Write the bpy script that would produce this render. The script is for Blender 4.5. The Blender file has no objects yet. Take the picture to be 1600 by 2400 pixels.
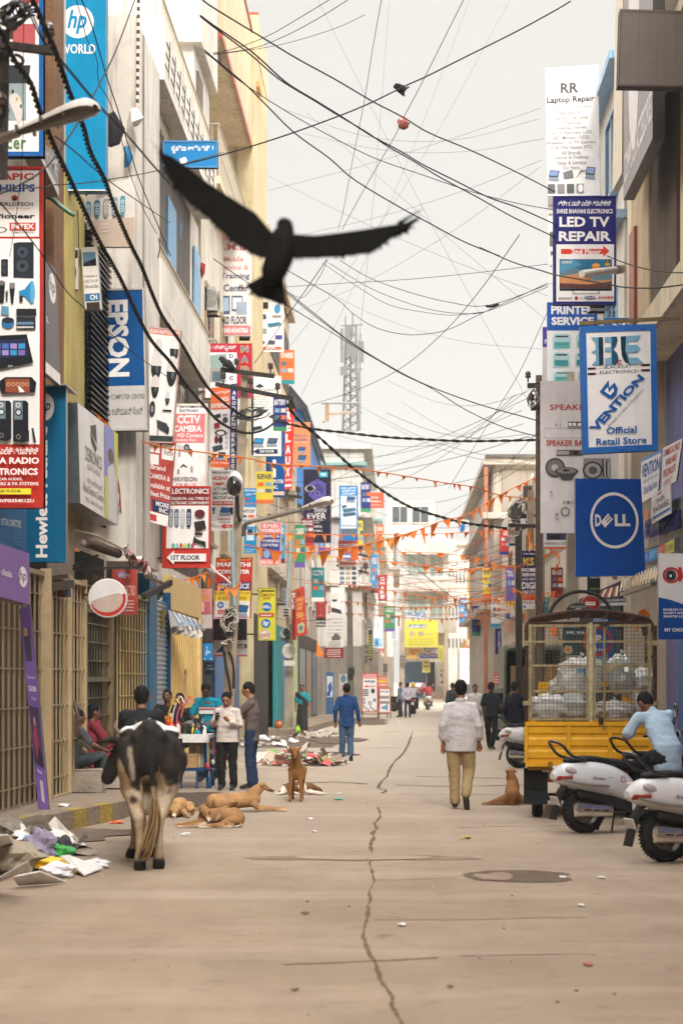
import bpy,bmesh,math,random
import numpy as np
from mathutils import Vector,Matrix,Euler
random.seed(7);rng=np.random.default_rng(7)
SC=bpy.context.scene;COL=SC.collection;PI=math.pi
# ------------------------------------------------------------------ camera
F,CX,HY,CH=4700.0,930.0,1592.0,1.75
cam=bpy.data.cameras.new('camera');camo=bpy.data.objects.new('camera',cam);COL.objects.link(camo)
camo.location=(0,0,CH);camo.rotation_euler=(PI/2,0,0)
cam.sensor_fit='VERTICAL';cam.sensor_height=36;cam.lens=36*F/2400
cam.shift_y=(HY-1200)/2400;cam.shift_x=-(CX-800)/2400
cam.clip_end=3000;cam.clip_start=.1
cam.dof.use_dof=True;cam.dof.focus_distance=29;cam.dof.aperture_fstop=2.7
SC.camera=camo
# ------------------------------------------------------------------ sky: an overcast day, sky texture veiled by bright cloud
w=bpy.data.worlds.new('World');SC.world=w;w.use_nodes=True
SUN_EL,SUN_AZ=math.radians(37),math.radians(168)
def world():
 nt=w.node_tree;N=nt.nodes;L=nt.links
 bg=N['Background'];sky=N.new('ShaderNodeTexSky');sky.sky_type='NISHITA';sky.sun_disc=False
 sky.sun_elevation=SUN_EL;sky.sun_rotation=SUN_AZ;sky.dust_density=4
 tc=N.new('ShaderNodeTexCoord');sep=N.new('ShaderNodeSeparateXYZ');L.new(tc.outputs['Generated'],sep.inputs[0])
 ramp=N.new('ShaderNodeValToRGB');L.new(sep.outputs['Z'],ramp.inputs[0])
 cr=ramp.color_ramp;e=cr.elements
 e[0].position=0;e[0].color=(4.6,4.45,4.12,1)
 e[1].position=.95;e[1].color=(21.5,21.2,20.6,1)
 m=cr.elements.new(.35);m.color=(4.4,4.25,3.92,1)
 m=cr.elements.new(.48);m.color=(23.5,23.1,22.5,1)
 nz=N.new('ShaderNodeTexNoise');nz.inputs['Scale'].default_value=2.2;nz.inputs['Detail'].default_value=5
 mr=N.new('ShaderNodeMapRange');mr.inputs['To Min'].default_value=.93;mr.inputs['To Max'].default_value=1.05
 L.new(tc.outputs['Generated'],nz.inputs['Vector']);L.new(nz.outputs['Fac'],mr.inputs['Value'])
 mul=N.new('ShaderNodeMix');mul.data_type='RGBA';mul.blend_type='MULTIPLY';mul.inputs[0].default_value=1
 L.new(ramp.outputs[0],mul.inputs[6]);L.new(mr.outputs[0],mul.inputs[7])
 mix=N.new('ShaderNodeMix');mix.data_type='RGBA';mix.inputs[0].default_value=.95
 L.new(sky.outputs[0],mix.inputs[6]);L.new(mul.outputs[2],mix.inputs[7]);L.new(mix.outputs[2],bg.inputs['Color'])
 bg.inputs['Strength'].default_value=.1
world()
sun=bpy.data.lights.new('sun','SUN');suno=bpy.data.objects.new('sun',sun);COL.objects.link(suno)
sun.energy=1.5;sun.angle=math.radians(14);sun.color=(1,.97,.91)
suno.rotation_euler=(PI/2-SUN_EL,0,math.radians(12))
SC.view_settings.view_transform='Standard';SC.view_settings.look='None';SC.view_settings.exposure=1.0
SC.cycles.use_denoising=True;SC.cycles.max_bounces=6;SC.cycles.transparent_max_bounces=12
SC.cycles.caustics_reflective=False;SC.cycles.caustics_refractive=False
# ------------------------------------------------------------------ photo pixel -> place
def P(px,py,Y):return Vector(((px-CX)/F*Y,Y,CH-(py-HY)/F*Y))
def GR(px,py,z=0):return P(px,py,F*(CH-z)/(py-HY))
def PW(px,py,X):return P(px,py,X*F/(px-CX))
FU=(0,0,1.0204);A1=(0,0,.2551);A2=(0,350,.2551);A3=(0,850,.2551);A4=(300,300,.3189);A5=(320,900,.3189);B1=(0,1250,.2763)
B2=(1200,0,.2551);B3=(1200,600,.2551);B4=(1150,1150,.287);B5=(1150,1500,.287);C1=(0,1550,.287);C2=(380,1500,.3189)
C3=(640,1200,.3189);C4=(700,1500,.3508);C5=(640,700,.4209);PX=(0,0,1)
def cv(c,x,y):return c[0]+x*c[2],c[1]+y*c[2]
# ------------------------------------------------------------------ materials
def lin(h):
 h=h.lstrip('#')
 if len(h)==3:h=''.join(a*2 for a in h)
 return tuple((c/12.92 if c<=.04045 else((c+.055)/1.055)**2.4)for c in(int(h[i:i+2],16)/255 for i in(0,2,4)))
MC={}
KIND={'print':(.5,0,3.5,.13,0,1,.10),'paint':(.38,0,6,.22,.02,30,.12),'wall':(.85,0,1.1,.26,.10,14,.52),'stone':(.9,0,3,.35,.35,22,.25),'metal':(.32,.9,8,.2,.02,25,.1),'chrome':(.12,1,5,.12,0,1,0),'cloth':(.9,0,9,.16,.12,28,0),'skin':(.55,0,30,.12,.03,60,0),'plastic':(.35,0,6,.1,0,1,0),'rubber':(.8,0,20,.2,.1,90,0),'rust':(.8,.2,14,.6,.15,60,.3),'hair':(.8,0,60,.3,.15,120,0),'gloss':(.1,0,4,.06,0,1,.04),'wood':(.75,0,5,.3,.1,30,.1),'trash':(.6,0,12,.25,.1,30,0)}
def M(col,kind='print',alpha=None):
 key=(col,kind,alpha)
 if key in MC:return MC[key]
 m=bpy.data.materials.new(kind+'_'+col.strip('#'));m.use_nodes=True;MC[key]=m
 N=m.node_tree.nodes;L=m.node_tree.links;b=N['Principled BSDF']
 ro,me,ns,na,bu,bs,st=KIND[kind];c=lin(col)
 geo=N.new('ShaderNodeNewGeometry')
 nz=N.new('ShaderNodeTexNoise');nz.inputs['Scale'].default_value=ns;nz.inputs['Detail'].default_value=6;nz.inputs['Roughness'].default_value=.65
 L.new(geo.outputs['Position'],nz.inputs['Vector'])
 mr=N.new('ShaderNodeMapRange');mr.inputs['From Min'].default_value=.25;mr.inputs['From Max'].default_value=.75
 mr.inputs['To Min'].default_value=1-na;mr.inputs['To Max'].default_value=1+na*.5;L.new(nz.outputs['Fac'],mr.inputs['Value'])
 val=mr.outputs[0]
 if st:
  mp=N.new('ShaderNodeMapping');mp.inputs['Scale'].default_value=(9,9,.55);L.new(geo.outputs['Position'],mp.inputs['Vector'])
  n2=N.new('ShaderNodeTexNoise');n2.inputs['Scale'].default_value=.9;n2.inputs['Detail'].default_value=5;L.new(mp.outputs[0],n2.inputs['Vector'])
  m2=N.new('ShaderNodeMapRange');m2.inputs['From Min'].default_value=.52;m2.inputs['From Max'].default_value=.78
  m2.inputs['To Min'].default_value=1;m2.inputs['To Max'].default_value=1-st;L.new(n2.outputs['Fac'],m2.inputs['Value'])
  mm=N.new('ShaderNodeMath');mm.operation='MULTIPLY';L.new(val,mm.inputs[0]);L.new(m2.outputs[0],mm.inputs[1]);val=mm.outputs[0]
 mx=N.new('ShaderNodeMix');mx.data_type='RGBA';mx.blend_type='MULTIPLY';mx.inputs[0].default_value=1
 mx.inputs[6].default_value=(*c,1);L.new(val,mx.inputs[7]);L.new(mx.outputs[2],b.inputs['Base Color'])
 b.inputs['Roughness'].default_value=ro;b.inputs['Metallic'].default_value=me
 if kind in('print','paint'):b.inputs['Specular IOR Level'].default_value=.06 if kind=='print' else .25
 if kind in('hair','cloth','wall','stone','wood','rubber','rust'):b.inputs['Specular IOR Level'].default_value=.2
 if bu:
  nb=N.new('ShaderNodeTexNoise');nb.inputs['Scale'].default_value=bs;nb.inputs['Detail'].default_value=4
  L.new(geo.outputs['Position'],nb.inputs['Vector'])
  bp=N.new('ShaderNodeBump');bp.inputs['Strength'].default_value=min(1,bu*3);bp.inputs['Distance'].default_value=.02
  L.new(nb.outputs['Fac'],bp.inputs['Height']);L.new(bp.outputs[0],b.inputs['Normal'])
 if alpha is not None:b.inputs['Alpha'].default_value=alpha
 return m
def MV(name,rough=.85,noise=40,bump=.2):
 m=bpy.data.materials.new(name);m.use_nodes=True;N=m.node_tree.nodes;L=m.node_tree.links;b=N['Principled BSDF']
 a=N.new('ShaderNodeAttribute');a.attribute_name='Col'
 tc=N.new('ShaderNodeTexCoord');nz=N.new('ShaderNodeTexNoise');nz.inputs['Scale'].default_value=noise;nz.inputs['Detail'].default_value=6
 L.new(tc.outputs['Object'],nz.inputs['Vector'])
 mr=N.new('ShaderNodeMapRange');mr.inputs['To Min'].default_value=.55;mr.inputs['To Max'].default_value=1.4;L.new(nz.outputs['Fac'],mr.inputs['Value'])
 mx=N.new('ShaderNodeMix');mx.data_type='RGBA';mx.blend_type='MULTIPLY';mx.inputs[0].default_value=1
 L.new(a.outputs['Color'],mx.inputs[6]);L.new(mr.outputs[0],mx.inputs[7]);L.new(mx.outputs[2],b.inputs['Base Color'])
 bp=N.new('ShaderNodeBump');bp.inputs['Strength'].default_value=bump;bp.inputs['Distance'].default_value=.01
 L.new(nz.outputs['Fac'],bp.inputs['Height']);L.new(bp.outputs[0],b.inputs['Normal'])
 b.inputs['Roughness'].default_value=rough;b.inputs['Specular IOR Level'].default_value=.25
 return m
# ------------------------------------------------------------------ meshes and objects
class MB:
 def __init__(s):s.v=[];s.f=[];s.m=[];s.mats=[];s.sm=[]
 def mi(s,mat):
  if mat not in s.mats:s.mats.append(mat)
  return s.mats.index(mat)
 def add(s,vs,fs,mat,smooth=False):
  o=len(s.v);s.v+=[tuple(a)for a in vs];i=s.mi(mat)
  for f in fs:s.f.append([o+k for k in f]);s.m.append(i);s.sm.append(smooth)
 def box(s,c,d,mat,R=None,taper=None):
  c=Vector(c);vs=[]
  for z in(-.5,.5):
   t=taper if(taper and z>0)else 1
   for x,y in((-.5,-.5),(.5,-.5),(.5,.5),(-.5,.5)):
    p=Vector((x*d[0]*t,y*d[1]*t,z*d[2]));vs.append(c+(R@p if R else p))
  s.add(vs,[(3,2,1,0),(4,5,6,7),(0,1,5,4),(1,2,6,5),(2,3,7,6),(3,0,4,7)],mat)
 def bx(s,x0,x1,y0,y1,z0,z1,mat):s.box(((x0+x1)/2,(y0+y1)/2,(z0+z1)/2),(abs(x1-x0),abs(y1-y0),abs(z1-z0)),mat)
 def beam(s,a,b,wd,ht,mat,up=(0,0,1)):
  a=Vector(a);b=Vector(b);d=b-a;L=d.length;y=d.normalized();x=y.cross(Vector(up))
  if x.length<1e-4:x=y.cross(Vector((0,1,0)))
  x.normalize();z=x.cross(y);R=Matrix((x,y,z)).transposed()
  s.box((a+b)/2,(wd,L,ht),mat,R)
 def prism(s,poly,off,mat,side=None):
  n=len(poly);off=Vector(off);vs=[Vector(p)for p in poly];vs+=[p+off for p in vs]
  s.add(vs,[tuple(range(n))[::-1],tuple(range(n,2*n))],mat)
  s.add(vs,[(i,(i+1)%n,n+(i+1)%n,n+i)for i in range(n)],side or mat)
 def tube(s,pts,r,mat,seg=8,caps=True,ref=None,smooth=True):
  pts=[Vector(p)for p in pts];n=len(pts)
  if not isinstance(r,(list,tuple)):r=[r]*n
  vs=[];px=None
  for i,p in enumerate(pts):
   d=(pts[min(i+1,n-1)]-pts[max(i-1,0)]).normalized()
   if px is None:
    q=Vector(ref)if ref else(Vector((0,0,1))if abs(d.z)<.9 else Vector((1,0,0)))
    px=q-d*q.dot(d);
    if px.length<1e-5:px=d.orthogonal()
   else:px=px-d*px.dot(d)
   px=px.normalized();py=d.cross(px)
   rx,ry=r[i]if isinstance(r[i],(list,tuple))else(r[i],r[i])
   for k in range(seg):t=2*PI*k/seg;vs.append(p+px*(rx*math.cos(t))+py*(ry*math.sin(t)))
  fs=[(i*seg+k,i*seg+(k+1)%seg,(i+1)*seg+(k+1)%seg,(i+1)*seg+k)for i in range(n-1)for k in range(seg)]
  if caps:fs+=[tuple(range(seg))[::-1],tuple(range((n-1)*seg,n*seg))]
  s.add(vs,fs,mat,smooth)
 def caps(s,pts,r,mat,seg=12,ref=None):
  pts=[Vector(p)for p in pts];n=len(pts)
  if not isinstance(r,list):r=[r]*n
  r=[a if isinstance(a,tuple)else(a,a)for a in r]
  d0=(pts[0]-pts[1]).normalized();d1=(pts[-1]-pts[-2]).normalized();A=[];RA=[];B=[];RB=[]
  for t in(85,60,30):
   c,q=math.cos(math.radians(t)),math.sin(math.radians(t))
   A.append(pts[0]+d0*(min(r[0])*q));RA.append((r[0][0]*c,r[0][1]*c));B.append(pts[-1]+d1*(min(r[-1])*q));RB.append((r[-1][0]*c,r[-1][1]*c))
  s.tube(A+pts+B[::-1],RA+r+RB[::-1],mat,seg,True,ref)
 def ell(s,c,rad,mat,R=None,seg=16,rings=10,zmin=-1):
  c=Vector(c);vs=[];fs=[]
  for i in range(rings+1):
   ph=PI*i/rings
   for k in range(seg):
    t=2*PI*k/seg;z=max(zmin,math.cos(ph))
    p=Vector((rad[0]*math.sin(ph)*math.cos(t),rad[1]*math.sin(ph)*math.sin(t),rad[2]*z));vs.append(c+(R@p if R else p))
  for i in range(rings):
   for k in range(seg):fs.append((i*seg+k,(i+1)*seg+k,(i+1)*seg+(k+1)%seg,i*seg+(k+1)%seg))
  s.add(vs,fs,mat,True)
 def lathe(s,prof,c,axis,mat,seg=20,smooth=True):
  a=Vector(axis).normalized();x=a.orthogonal().normalized();y=a.cross(x);c=Vector(c);vs=[];n=len(prof)
  for r,h in prof:
   for k in range(seg):t=2*PI*k/seg;vs.append(c+a*h+x*(r*math.cos(t))+y*(r*math.sin(t)))
  fs=[(i*seg+k,i*seg+(k+1)%seg,(i+1)*seg+(k+1)%seg,(i+1)*seg+k)for i in range(n-1)for k in range(seg)]
  s.add(vs,fs,mat,smooth)
 def build(s,name,parent=None,sharp=40,loc=None):
  me=bpy.data.meshes.new(name);me.from_pydata(s.v,[],s.f)
  for m in s.mats:me.materials.append(m)
  me.polygons.foreach_set('material_index',s.m);me.polygons.foreach_set('use_smooth',s.sm);me.update()
  if any(s.sm):me.set_sharp_from_angle(angle=math.radians(sharp))
  return link(name,me,parent)
def link(name,data,parent=None):
 o=bpy.data.objects.new(name,data);COL.objects.link(o)
 if parent is not None:
  o.parent=parent;o.matrix_parent_inverse=Matrix.Translation(parent.location).inverted()if not parent.get('_r')else parent.matrix_basis.inverted()
 return o
def tag(o,label=None,cat=None,group=None,kind=None):
 if label:o['label']=label
 if cat:o['category']=cat
 if group:o['group']=group
 if kind:o['kind']=kind
 return o
def thing(name,label,cat,loc=(0,0,0),group=None):
 o=bpy.data.objects.new(name,None);COL.objects.link(o);o.location=loc;o.empty_display_size=.1
 return tag(o,label,cat,group)
def copy_tree(o,parent=None):
 c=o.copy();COL.objects.link(c);c.parent=parent
 for ch in list(o.children):
  copy_tree(ch,c)
 return c
def remesh(mb,name,parent,vox,mat,smooth=6,colf=None,factor=.5):
 me=bpy.data.meshes.new(name);me.from_pydata(mb.v,[],mb.f);o=bpy.data.objects.new(name,me);COL.objects.link(o)
 r=o.modifiers.new('r','REMESH');r.mode='VOXEL';r.voxel_size=vox;r.use_smooth_shade=True
 s=o.modifiers.new('s','SMOOTH');s.iterations=smooth;s.factor=factor
 dg=bpy.context.evaluated_depsgraph_get();m2=bpy.data.meshes.new_from_object(o.evaluated_get(dg))
 bpy.data.objects.remove(o);bpy.data.meshes.remove(me)
 m2.name=name;m2.materials.clear();m2.materials.append(mat);m2.shade_smooth()
 if colf:
  n=len(m2.vertices);co=np.empty(n*3);m2.vertices.foreach_get('co',co);c=colf(co.reshape(n,3))
  at=m2.color_attributes.new('Col','FLOAT_COLOR','POINT');at.data.foreach_set('color',np.c_[c,np.ones(n)].astype(np.float32).ravel())
 return link(name,m2,parent)
def spline(pts,n=6):
 pts=[np.array(p,float)for p in pts];q=[2*pts[0]-pts[1]]+pts+[2*pts[-1]-pts[-2]];out=[]
 for i in range(1,len(q)-2):
  for k in range(n):
   t=k/n;a,b,c,d=q[i-1:i+3]
   out.append(.5*((2*b)+(-a+c)*t+(2*a-5*b+4*c-d)*t*t+(-a+3*b-3*c+d)*t**3))
 out.append(pts[-1]);return[Vector(p)for p in out]
# ------------------------------------------------------------------ flat printed things: boards, banners, painted plates
TEXTQ=[]
class Sign:
 """a board in its own plane. frontal: origin depth Y (+yaw); wall: plane X=c. Items take zoom-window pixels, or percent of a quad."""
 def __init__(s,name,label,cat='sign',Y=None,X=None,c=PX,yaw=0,tilt=0,quad=None,group=None,pivot=None):
  s.c=c;s.layer=0;s.step=.22*max(1,(Y or 30)/40);s.mb=MB();s.quad=None
  if X is not None:s.n=Vector((1 if X<0 else-1,0,0));s.p0=Vector((X,0,0))
  else:
   s.n=Vector((math.sin(math.radians(yaw)),-math.cos(math.radians(yaw)),math.sin(math.radians(tilt)))).normalized()
   pv=cv(c,*(pivot or((quad[0][0]+quad[2][0])/2,(quad[0][1]+quad[2][1])/2)if quad else pivot or(0,0)));s.p0=P(pv[0],pv[1],Y)
  if quad:
   s.Q=[s.ray(*cv(c,*q))for q in quad]
   s.quad=True
  s.T=thing(name,label,cat,s.Q[3]if quad else s.p0,group)
  s.lab=label
 def ray(s,px,py):
  d=P(px,py,1)-Vector((0,0,CH));o=Vector((0,0,CH));return o+d*((s.p0-o).dot(s.n)/d.dot(s.n))
 def m(s,x,y,lay=None):
  lay=s.layer if lay is None else lay
  if s.quad:
   u,v=x/100,y/100;a=s.Q[0].lerp(s.Q[1],u);b=s.Q[3].lerp(s.Q[2],u);p=a.lerp(b,v)
  else:p=s.ray(*cv(s.c,x,y))
  return p+s.n*(.0025*lay)
 def board(s,x0=0,y0=0,x1=100,y1=100,col='#ddd',t=.1,frame=None,fw=.05,side='#8a8680',pts=None,proud=.012):
  q=pts or[(x0,y0),(x1,y0),(x1,y1),(x0,y1)]
  v=[s.m(x,y,0)for x,y in q];s.bb=q
  s.mb.prism([p-s.n*t for p in v],s.n*t,M(col),M(side,'metal'))
  if frame:
   fb=MB();n=len(v);cen=sum(v,Vector())/n
   for i in range(n):
    a,b=v[i],v[(i+1)%n];d=(b-a).normalized();inn=(cen-a)-d*(cen-a).dot(d);inn.normalize()
    e=d*(0 if i%2 else 0)
    k=fw if i%2==1 else 0
    a2,b2=a+d*k,b-d*k
    fb.prism([a2-s.n*(t+.006),b2-s.n*(t+.006),b2+inn*fw-s.n*(t+.006),a2+inn*fw-s.n*(t+.006)],s.n*(t+.006+proud),M(frame,'paint'))
   fb.build('frame',s.T)
  s.layer=1;return s
 def poly(s,pts,col,kind='print'):
  s.mb.add([s.m(x,y)for x,y in pts],[tuple(range(len(pts)))],M(col,kind));return s
 def draw(s,items,c=None):
  if c:s.c=c
  for it in items:
   k=it[0];s.layer+=s.step
   if k=='r':_,x0,y0,x1,y1,col=it;s.poly([(x0,y0),(x1,y0),(x1,y1),(x0,y1)],col)
   elif k=='p':s.poly(it[1],it[2])
   elif k=='e':
    _,cx,cy,rx,ry,col=it[:6];s.poly([(cx+rx*math.cos(2*PI*i/24),cy+ry*math.sin(2*PI*i/24))for i in range(24)],col)
   elif k=='o':
    _,cx,cy,rx,ry,wd,col=it;vs=[]
    for i in range(32):
     a=2*PI*i/32;ca,sa=math.cos(a),math.sin(a);vs+=[s.m(cx+rx*ca,cy+ry*sa),s.m(cx+(rx-wd)*ca,cy+(ry-wd*ry/rx)*sa)]
    s.mb.add(vs,[(2*i,(2*i+2)%64,(2*i+3)%64,2*i+1)for i in range(32)],M(col))
   elif k=='t':
    txt,x0,y0,x1,y1,col=it[1:7];TEXTQ.append((s,s.layer+.1,txt,(x0,y0,x1,y1),col,it[7]if len(it)>7 else 1,s.c))
   elif k=='+':pass
  return s
 def done(s,name='panel'):SIGNS.append((s,name));return s
SIGNS=[]
def finish_signs():
 obs=[]
 for s,lay,txt,box,col,bold,c_ in TEXTQ:
  c=bpy.data.curves.new('t','FONT');c.body=txt;c.resolution_u=2;c.offset=.022*bold;c.align_x='LEFT'
  o=bpy.data.objects.new('t',c);COL.objects.link(o);obs.append(o)
 dg=bpy.context.evaluated_depsgraph_get()
 for o,(s,lay,txt,box,col,bold,c_)in zip(obs,TEXTQ):
  s.c=c_
  me=bpy.data.meshes.new_from_object(o.evaluated_get(dg));n=len(me.vertices)
  if n:
   co=np.empty(n*3);me.vertices.foreach_get('co',co);co=co.reshape(n,3);lo=co.min(0);hi=co.max(0);sp=np.maximum(hi-lo,1e-6)
   x0,y0,x1,y1=box[:4];u=(co[:,0]-lo[0])/sp[0];v=(hi[1]-co[:,1])/sp[1]
   if isinstance(x0,list):
    (ax,ay),(bx,by),(cx,cy),(dx,dy)=x0
    X=(ax*(1-u)+bx*u)*(1-v)+(dx*(1-u)+cx*u)*v;Yv=(ay*(1-u)+by*u)*(1-v)+(dy*(1-u)+cy*u)*v
   else:X=x0+(x1-x0)*u;Yv=y0+(y1-y0)*v
   s.mb.add([s.m(a,b,lay)for a,b in zip(X,Yv)],[tuple(p.vertices)for p in me.polygons],M(col))
  bpy.data.meshes.remove(me)
 for o in obs:c=o.data;bpy.data.objects.remove(o);bpy.data.curves.remove(c)
 for s,name in SIGNS:s.mb.build(name,s.T)
D1=(500,0,.5102);D2=(500,550,.5102);D3=(560,1050,.472);D4=(1020,1250,.1701);D5=(250,0,.287);D6=(240,1650,.1829);D7=(1400,1050,.1914)
D8=(640,1850,.4847);D9=(380,1240,.1701);D10=(1010,1550,.1573)
# ------------------------------------------------------------------ ground
def road_mat():
 m=bpy.data.materials.new('road_concrete');m.use_nodes=True;N=m.node_tree.nodes;L=m.node_tree.links;b=N['Principled BSDF']
 g=N.new('ShaderNodeNewGeometry')
 def noise(sc,det,mp=None,ro=.6):
  n=N.new('ShaderNodeTexNoise');n.inputs['Scale'].default_value=sc;n.inputs['Detail'].default_value=det;n.inputs['Roughness'].default_value=ro
  if mp:
   q=N.new('ShaderNodeMapping');q.inputs['Scale'].default_value=mp;L.new(g.outputs['Position'],q.inputs['Vector']);L.new(q.outputs[0],n.inputs['Vector'])
  else:L.new(g.outputs['Position'],n.inputs['Vector'])
  return n.outputs['Fac']
 def rng_(v,a,c,lo,hi):
  r=N.new('ShaderNodeMapRange');r.inputs['From Min'].default_value=a;r.inputs['From Max'].default_value=c
  r.inputs['To Min'].default_value=lo;r.inputs['To Max'].default_value=hi;L.new(v,r.inputs['Value']);return r.outputs[0]
 def mixc(fac,c1,c2,mode='MIX'):
  x=N.new('ShaderNodeMix');x.data_type='RGBA';x.blend_type=mode
  if isinstance(fac,float):x.inputs[0].default_value=fac
  else:L.new(fac,x.inputs[0])
  for i,c in((6,c1),(7,c2)):
   if isinstance(c,tuple):x.inputs[i].default_value=(*c,1)
   else:L.new(c,x.inputs[i])
  return x.outputs[2]
 base=mixc(rng_(noise(.35,8),.38,.62,0,1),lin('#8b7966'),lin('#988672'))
 base=mixc(rng_(noise(1.3,8,(1,.35,1)),.42,.68,0,.6),base,lin('#7e6a59'))
 base=mixc(rng_(noise(.6,6,(.25,1.6,1)),.5,.72,0,.6),base,lin('#ac9888'))
 base=mixc(rng_(noise(4,9),.55,.72,0,.5),base,lin('#6f5e50'))
 base=mixc(rng_(noise(45,5),.55,.7,0,.5),base,lin('#7d6b5b'))
 sx=N.new('ShaderNodeSeparateXYZ');L.new(g.outputs['Position'],sx.inputs[0])
 a=N.new('ShaderNodeMath');a.operation='ADD';L.new(sx.outputs['X'],a.inputs[0]);L.new(rng_(noise(.45,5),.2,.8,-1.6,1.6),a.inputs[1])
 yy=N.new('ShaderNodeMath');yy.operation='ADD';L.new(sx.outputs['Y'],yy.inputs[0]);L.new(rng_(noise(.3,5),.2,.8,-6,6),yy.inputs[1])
 base=mixc(rng_(yy.outputs[0],16,46,0,.7),base,lin('#b9ab9c'))  # farther road painted paler to make up for light lost between houses
 side=rng_(a.outputs[0],-2.2,-3.6,0,.55)
 base=mixc(side,base,lin('#7a6a5d'))
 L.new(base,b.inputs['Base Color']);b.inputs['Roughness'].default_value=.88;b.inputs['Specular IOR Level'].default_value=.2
 bp=N.new('ShaderNodeBump');bp.inputs['Strength'].default_value=.35;bp.inputs['Distance'].default_value=.01
 L.new(noise(35,6),bp.inputs['Height']);L.new(bp.outputs[0],b.inputs['Normal'])
 return m
def setting(name,mb):return tag(mb.build(name),kind='structure')
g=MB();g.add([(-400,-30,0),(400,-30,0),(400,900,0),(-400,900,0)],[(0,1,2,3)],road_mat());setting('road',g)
def ribbon(name,pts,wd,mat,z=.004,jit=.25):
 mb=MB();pts=spline(pts,5);vs=[]
 for i,p in enumerate(pts):
  d=(pts[min(i+1,len(pts)-1)]-pts[max(i-1,0)]);n=Vector((-d.y,d.x,0)).normalized()
  wv=wd if not isinstance(wd,list)else np.interp(i/(len(pts)-1),np.linspace(0,1,len(wd)),wd)
  a=wv*(.5+random.uniform(-jit,jit));c=wv*(.5+random.uniform(-jit,jit));vs+=[(p.x+n.x*a,p.y+n.y*a,z),(p.x-n.x*c,p.y-n.y*c,z)]
 mb.add(vs,[(2*i,2*i+2,2*i+3,2*i+1)for i in range(len(pts)-1)],mat);return setting(name,mb)
crackm=M('#6f5846','stone');jointm=M('#7d6553','stone')
def g8(pts):return[GR(*cv(D8,x,y))for x,y in pts]
ribbon('road_crack',g8([(640,1160),(600,1100),(580,1050),(565,985),(520,925),(505,870),(470,800),(440,735),(436,680),(455,610),(460,560)]),.024,crackm,jit=.42)
ribbon('road_crack',g8([(462,555),(472,525),(462,500),(485,450),(478,400),(465,350)]),.022,crackm,jit=.45)
ribbon('road_crack',g8([(480,305),(468,270),(486,235),(480,215),(500,190),(490,165),(518,130),(505,85)]),[.022,.04,.022,.045,.022,.03,.015],crackm,jit=.45)
ribbon('road_crack',g8([(525,20),(545,5)])+[GR(885,1845),GR(905,1820),GR(920,1790),GR(945,1765),GR(960,1735),GR(966,1715)],.045,crackm,jit=.4)
for pts,wd in(([(50,848),(230,842),(470,832),(640,824),(800,815)],.03),([(900,808),(1180,802),(1400,798),(1560,800)],.02),([(470,618),(660,620)],.015),([(480,632),(700,632),(1010,630),(1260,622),(1510,620)],.02),([(600,24),(860,24),(1180,28)],.05),([(880,188),(1060,181),(1300,178),(1500,174)],.03),([(490,442),(700,436),(880,430)],.015),([(490,712),(575,706)],.015)):ribbon('road_joint',g8(pts),wd,jointm)
for a in(((735,1835),(790,1833),(855,1838)),((978,1820),(1080,1822),(1180,1825)),((925,1840),(1060,1843),(1250,1840)),((760,1752),(860,1753),(960,1752)),((900,1716),(960,1713),(1040,1714))):
 ribbon('road_joint',[GR(*p)for p in a],.12,jointm,jit=.4)
def blob(name,c,rx,ry,mat,z,n=40,jit=.12,sd=1):
 r=random.Random(sd);mb=MB();vs=[];ph=[r.uniform(0,6.28)for _ in range(6)]
 for i in range(n):
  t=2*PI*i/n;k=1+jit*sum(math.sin((j+2)*t+ph[j])/(1+j*.5)for j in range(6))/2+r.uniform(-jit,jit)*.3
  vs.append((c.x+rx*k*math.cos(t),c.y+ry*k*math.sin(t),z))
 mb.add(vs,[tuple(range(n))],mat);return setting(name,mb)
c0=GR(855,2011);blob('road_patch',c0,1.0,.34,M('#8a7361','stone'),.004,jit=.22,sd=3);blob('road_patch',c0+Vector((-.02,0,0)),.66,.27,M('#a38f7d','stone'),.008,jit=.04,sd=4)
c1=GR(1215,2054);blob('road_patch',c1,.50,.55,M('#665546','stone'),.004,jit=.12,sd=5);blob('road_patch',c1+Vector((-.22,-.05,0)),.2,.28,M('#937f6d','stone'),.008,jit=.3,sd=6)
damp=M('#57483e','stone');mud=M('#6d5c4e','stone')
for i,(px,py,rx,ry,m)in enumerate(((690,1745,1.5,2.6,mud),(735,1768,1.0,1.3,damp),(640,1735,1.6,3.4,mud),(180,1958,.7,.9,mud),(330,1890,1.1,1.4,damp),(450,1868,.9,1.2,damp),(790,1735,.9,2.5,mud),(850,1690,1.2,6,mud))):
 blob('road_patch',GR(px,py),rx,ry,m,.005+.002*i,jit=.3,sd=20+i)
kb=MB();poly=[(-6.5,14),(-4.62,17.5),(-4.28,21.4),(-3.86,22.9),(-3.42,25.2),(-3.36,27.2),(-3.5,29.4),(-3.9,30.6),(-6.5,31)]
kb.prism([(x,y,-.05)for x,y in poly],(0,0,.27),M('#8d7c6c','stone'));
for i in range(1,7):
 a=Vector((*poly[i-1],0));b=Vector((*poly[i],0));n=int((b-a).length/.42)
 for k in range(n):
  if k%2==0:continue
  p,q=a.lerp(b,k/n),a.lerp(b,(k+1)/n);o=Vector((b.y-a.y,a.x-b.x,0)).normalized()*.004
  col=M('#a08a45','stone')if i<5 else M('#8f806e','stone')
  kb.add([p+o+Vector((0,0,.0)),q+o,q+o+Vector((0,0,.22)),p+o+Vector((0,0,.22))],[(0,1,2,3)],col)
  kb.add([p+Vector((0,0,.223)),q+Vector((0,0,.223)),q-o*40+Vector((0,0,.223)),p-o*40+Vector((0,0,.223))],[(0,1,2,3)],col)
setting('footway',kb)
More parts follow.
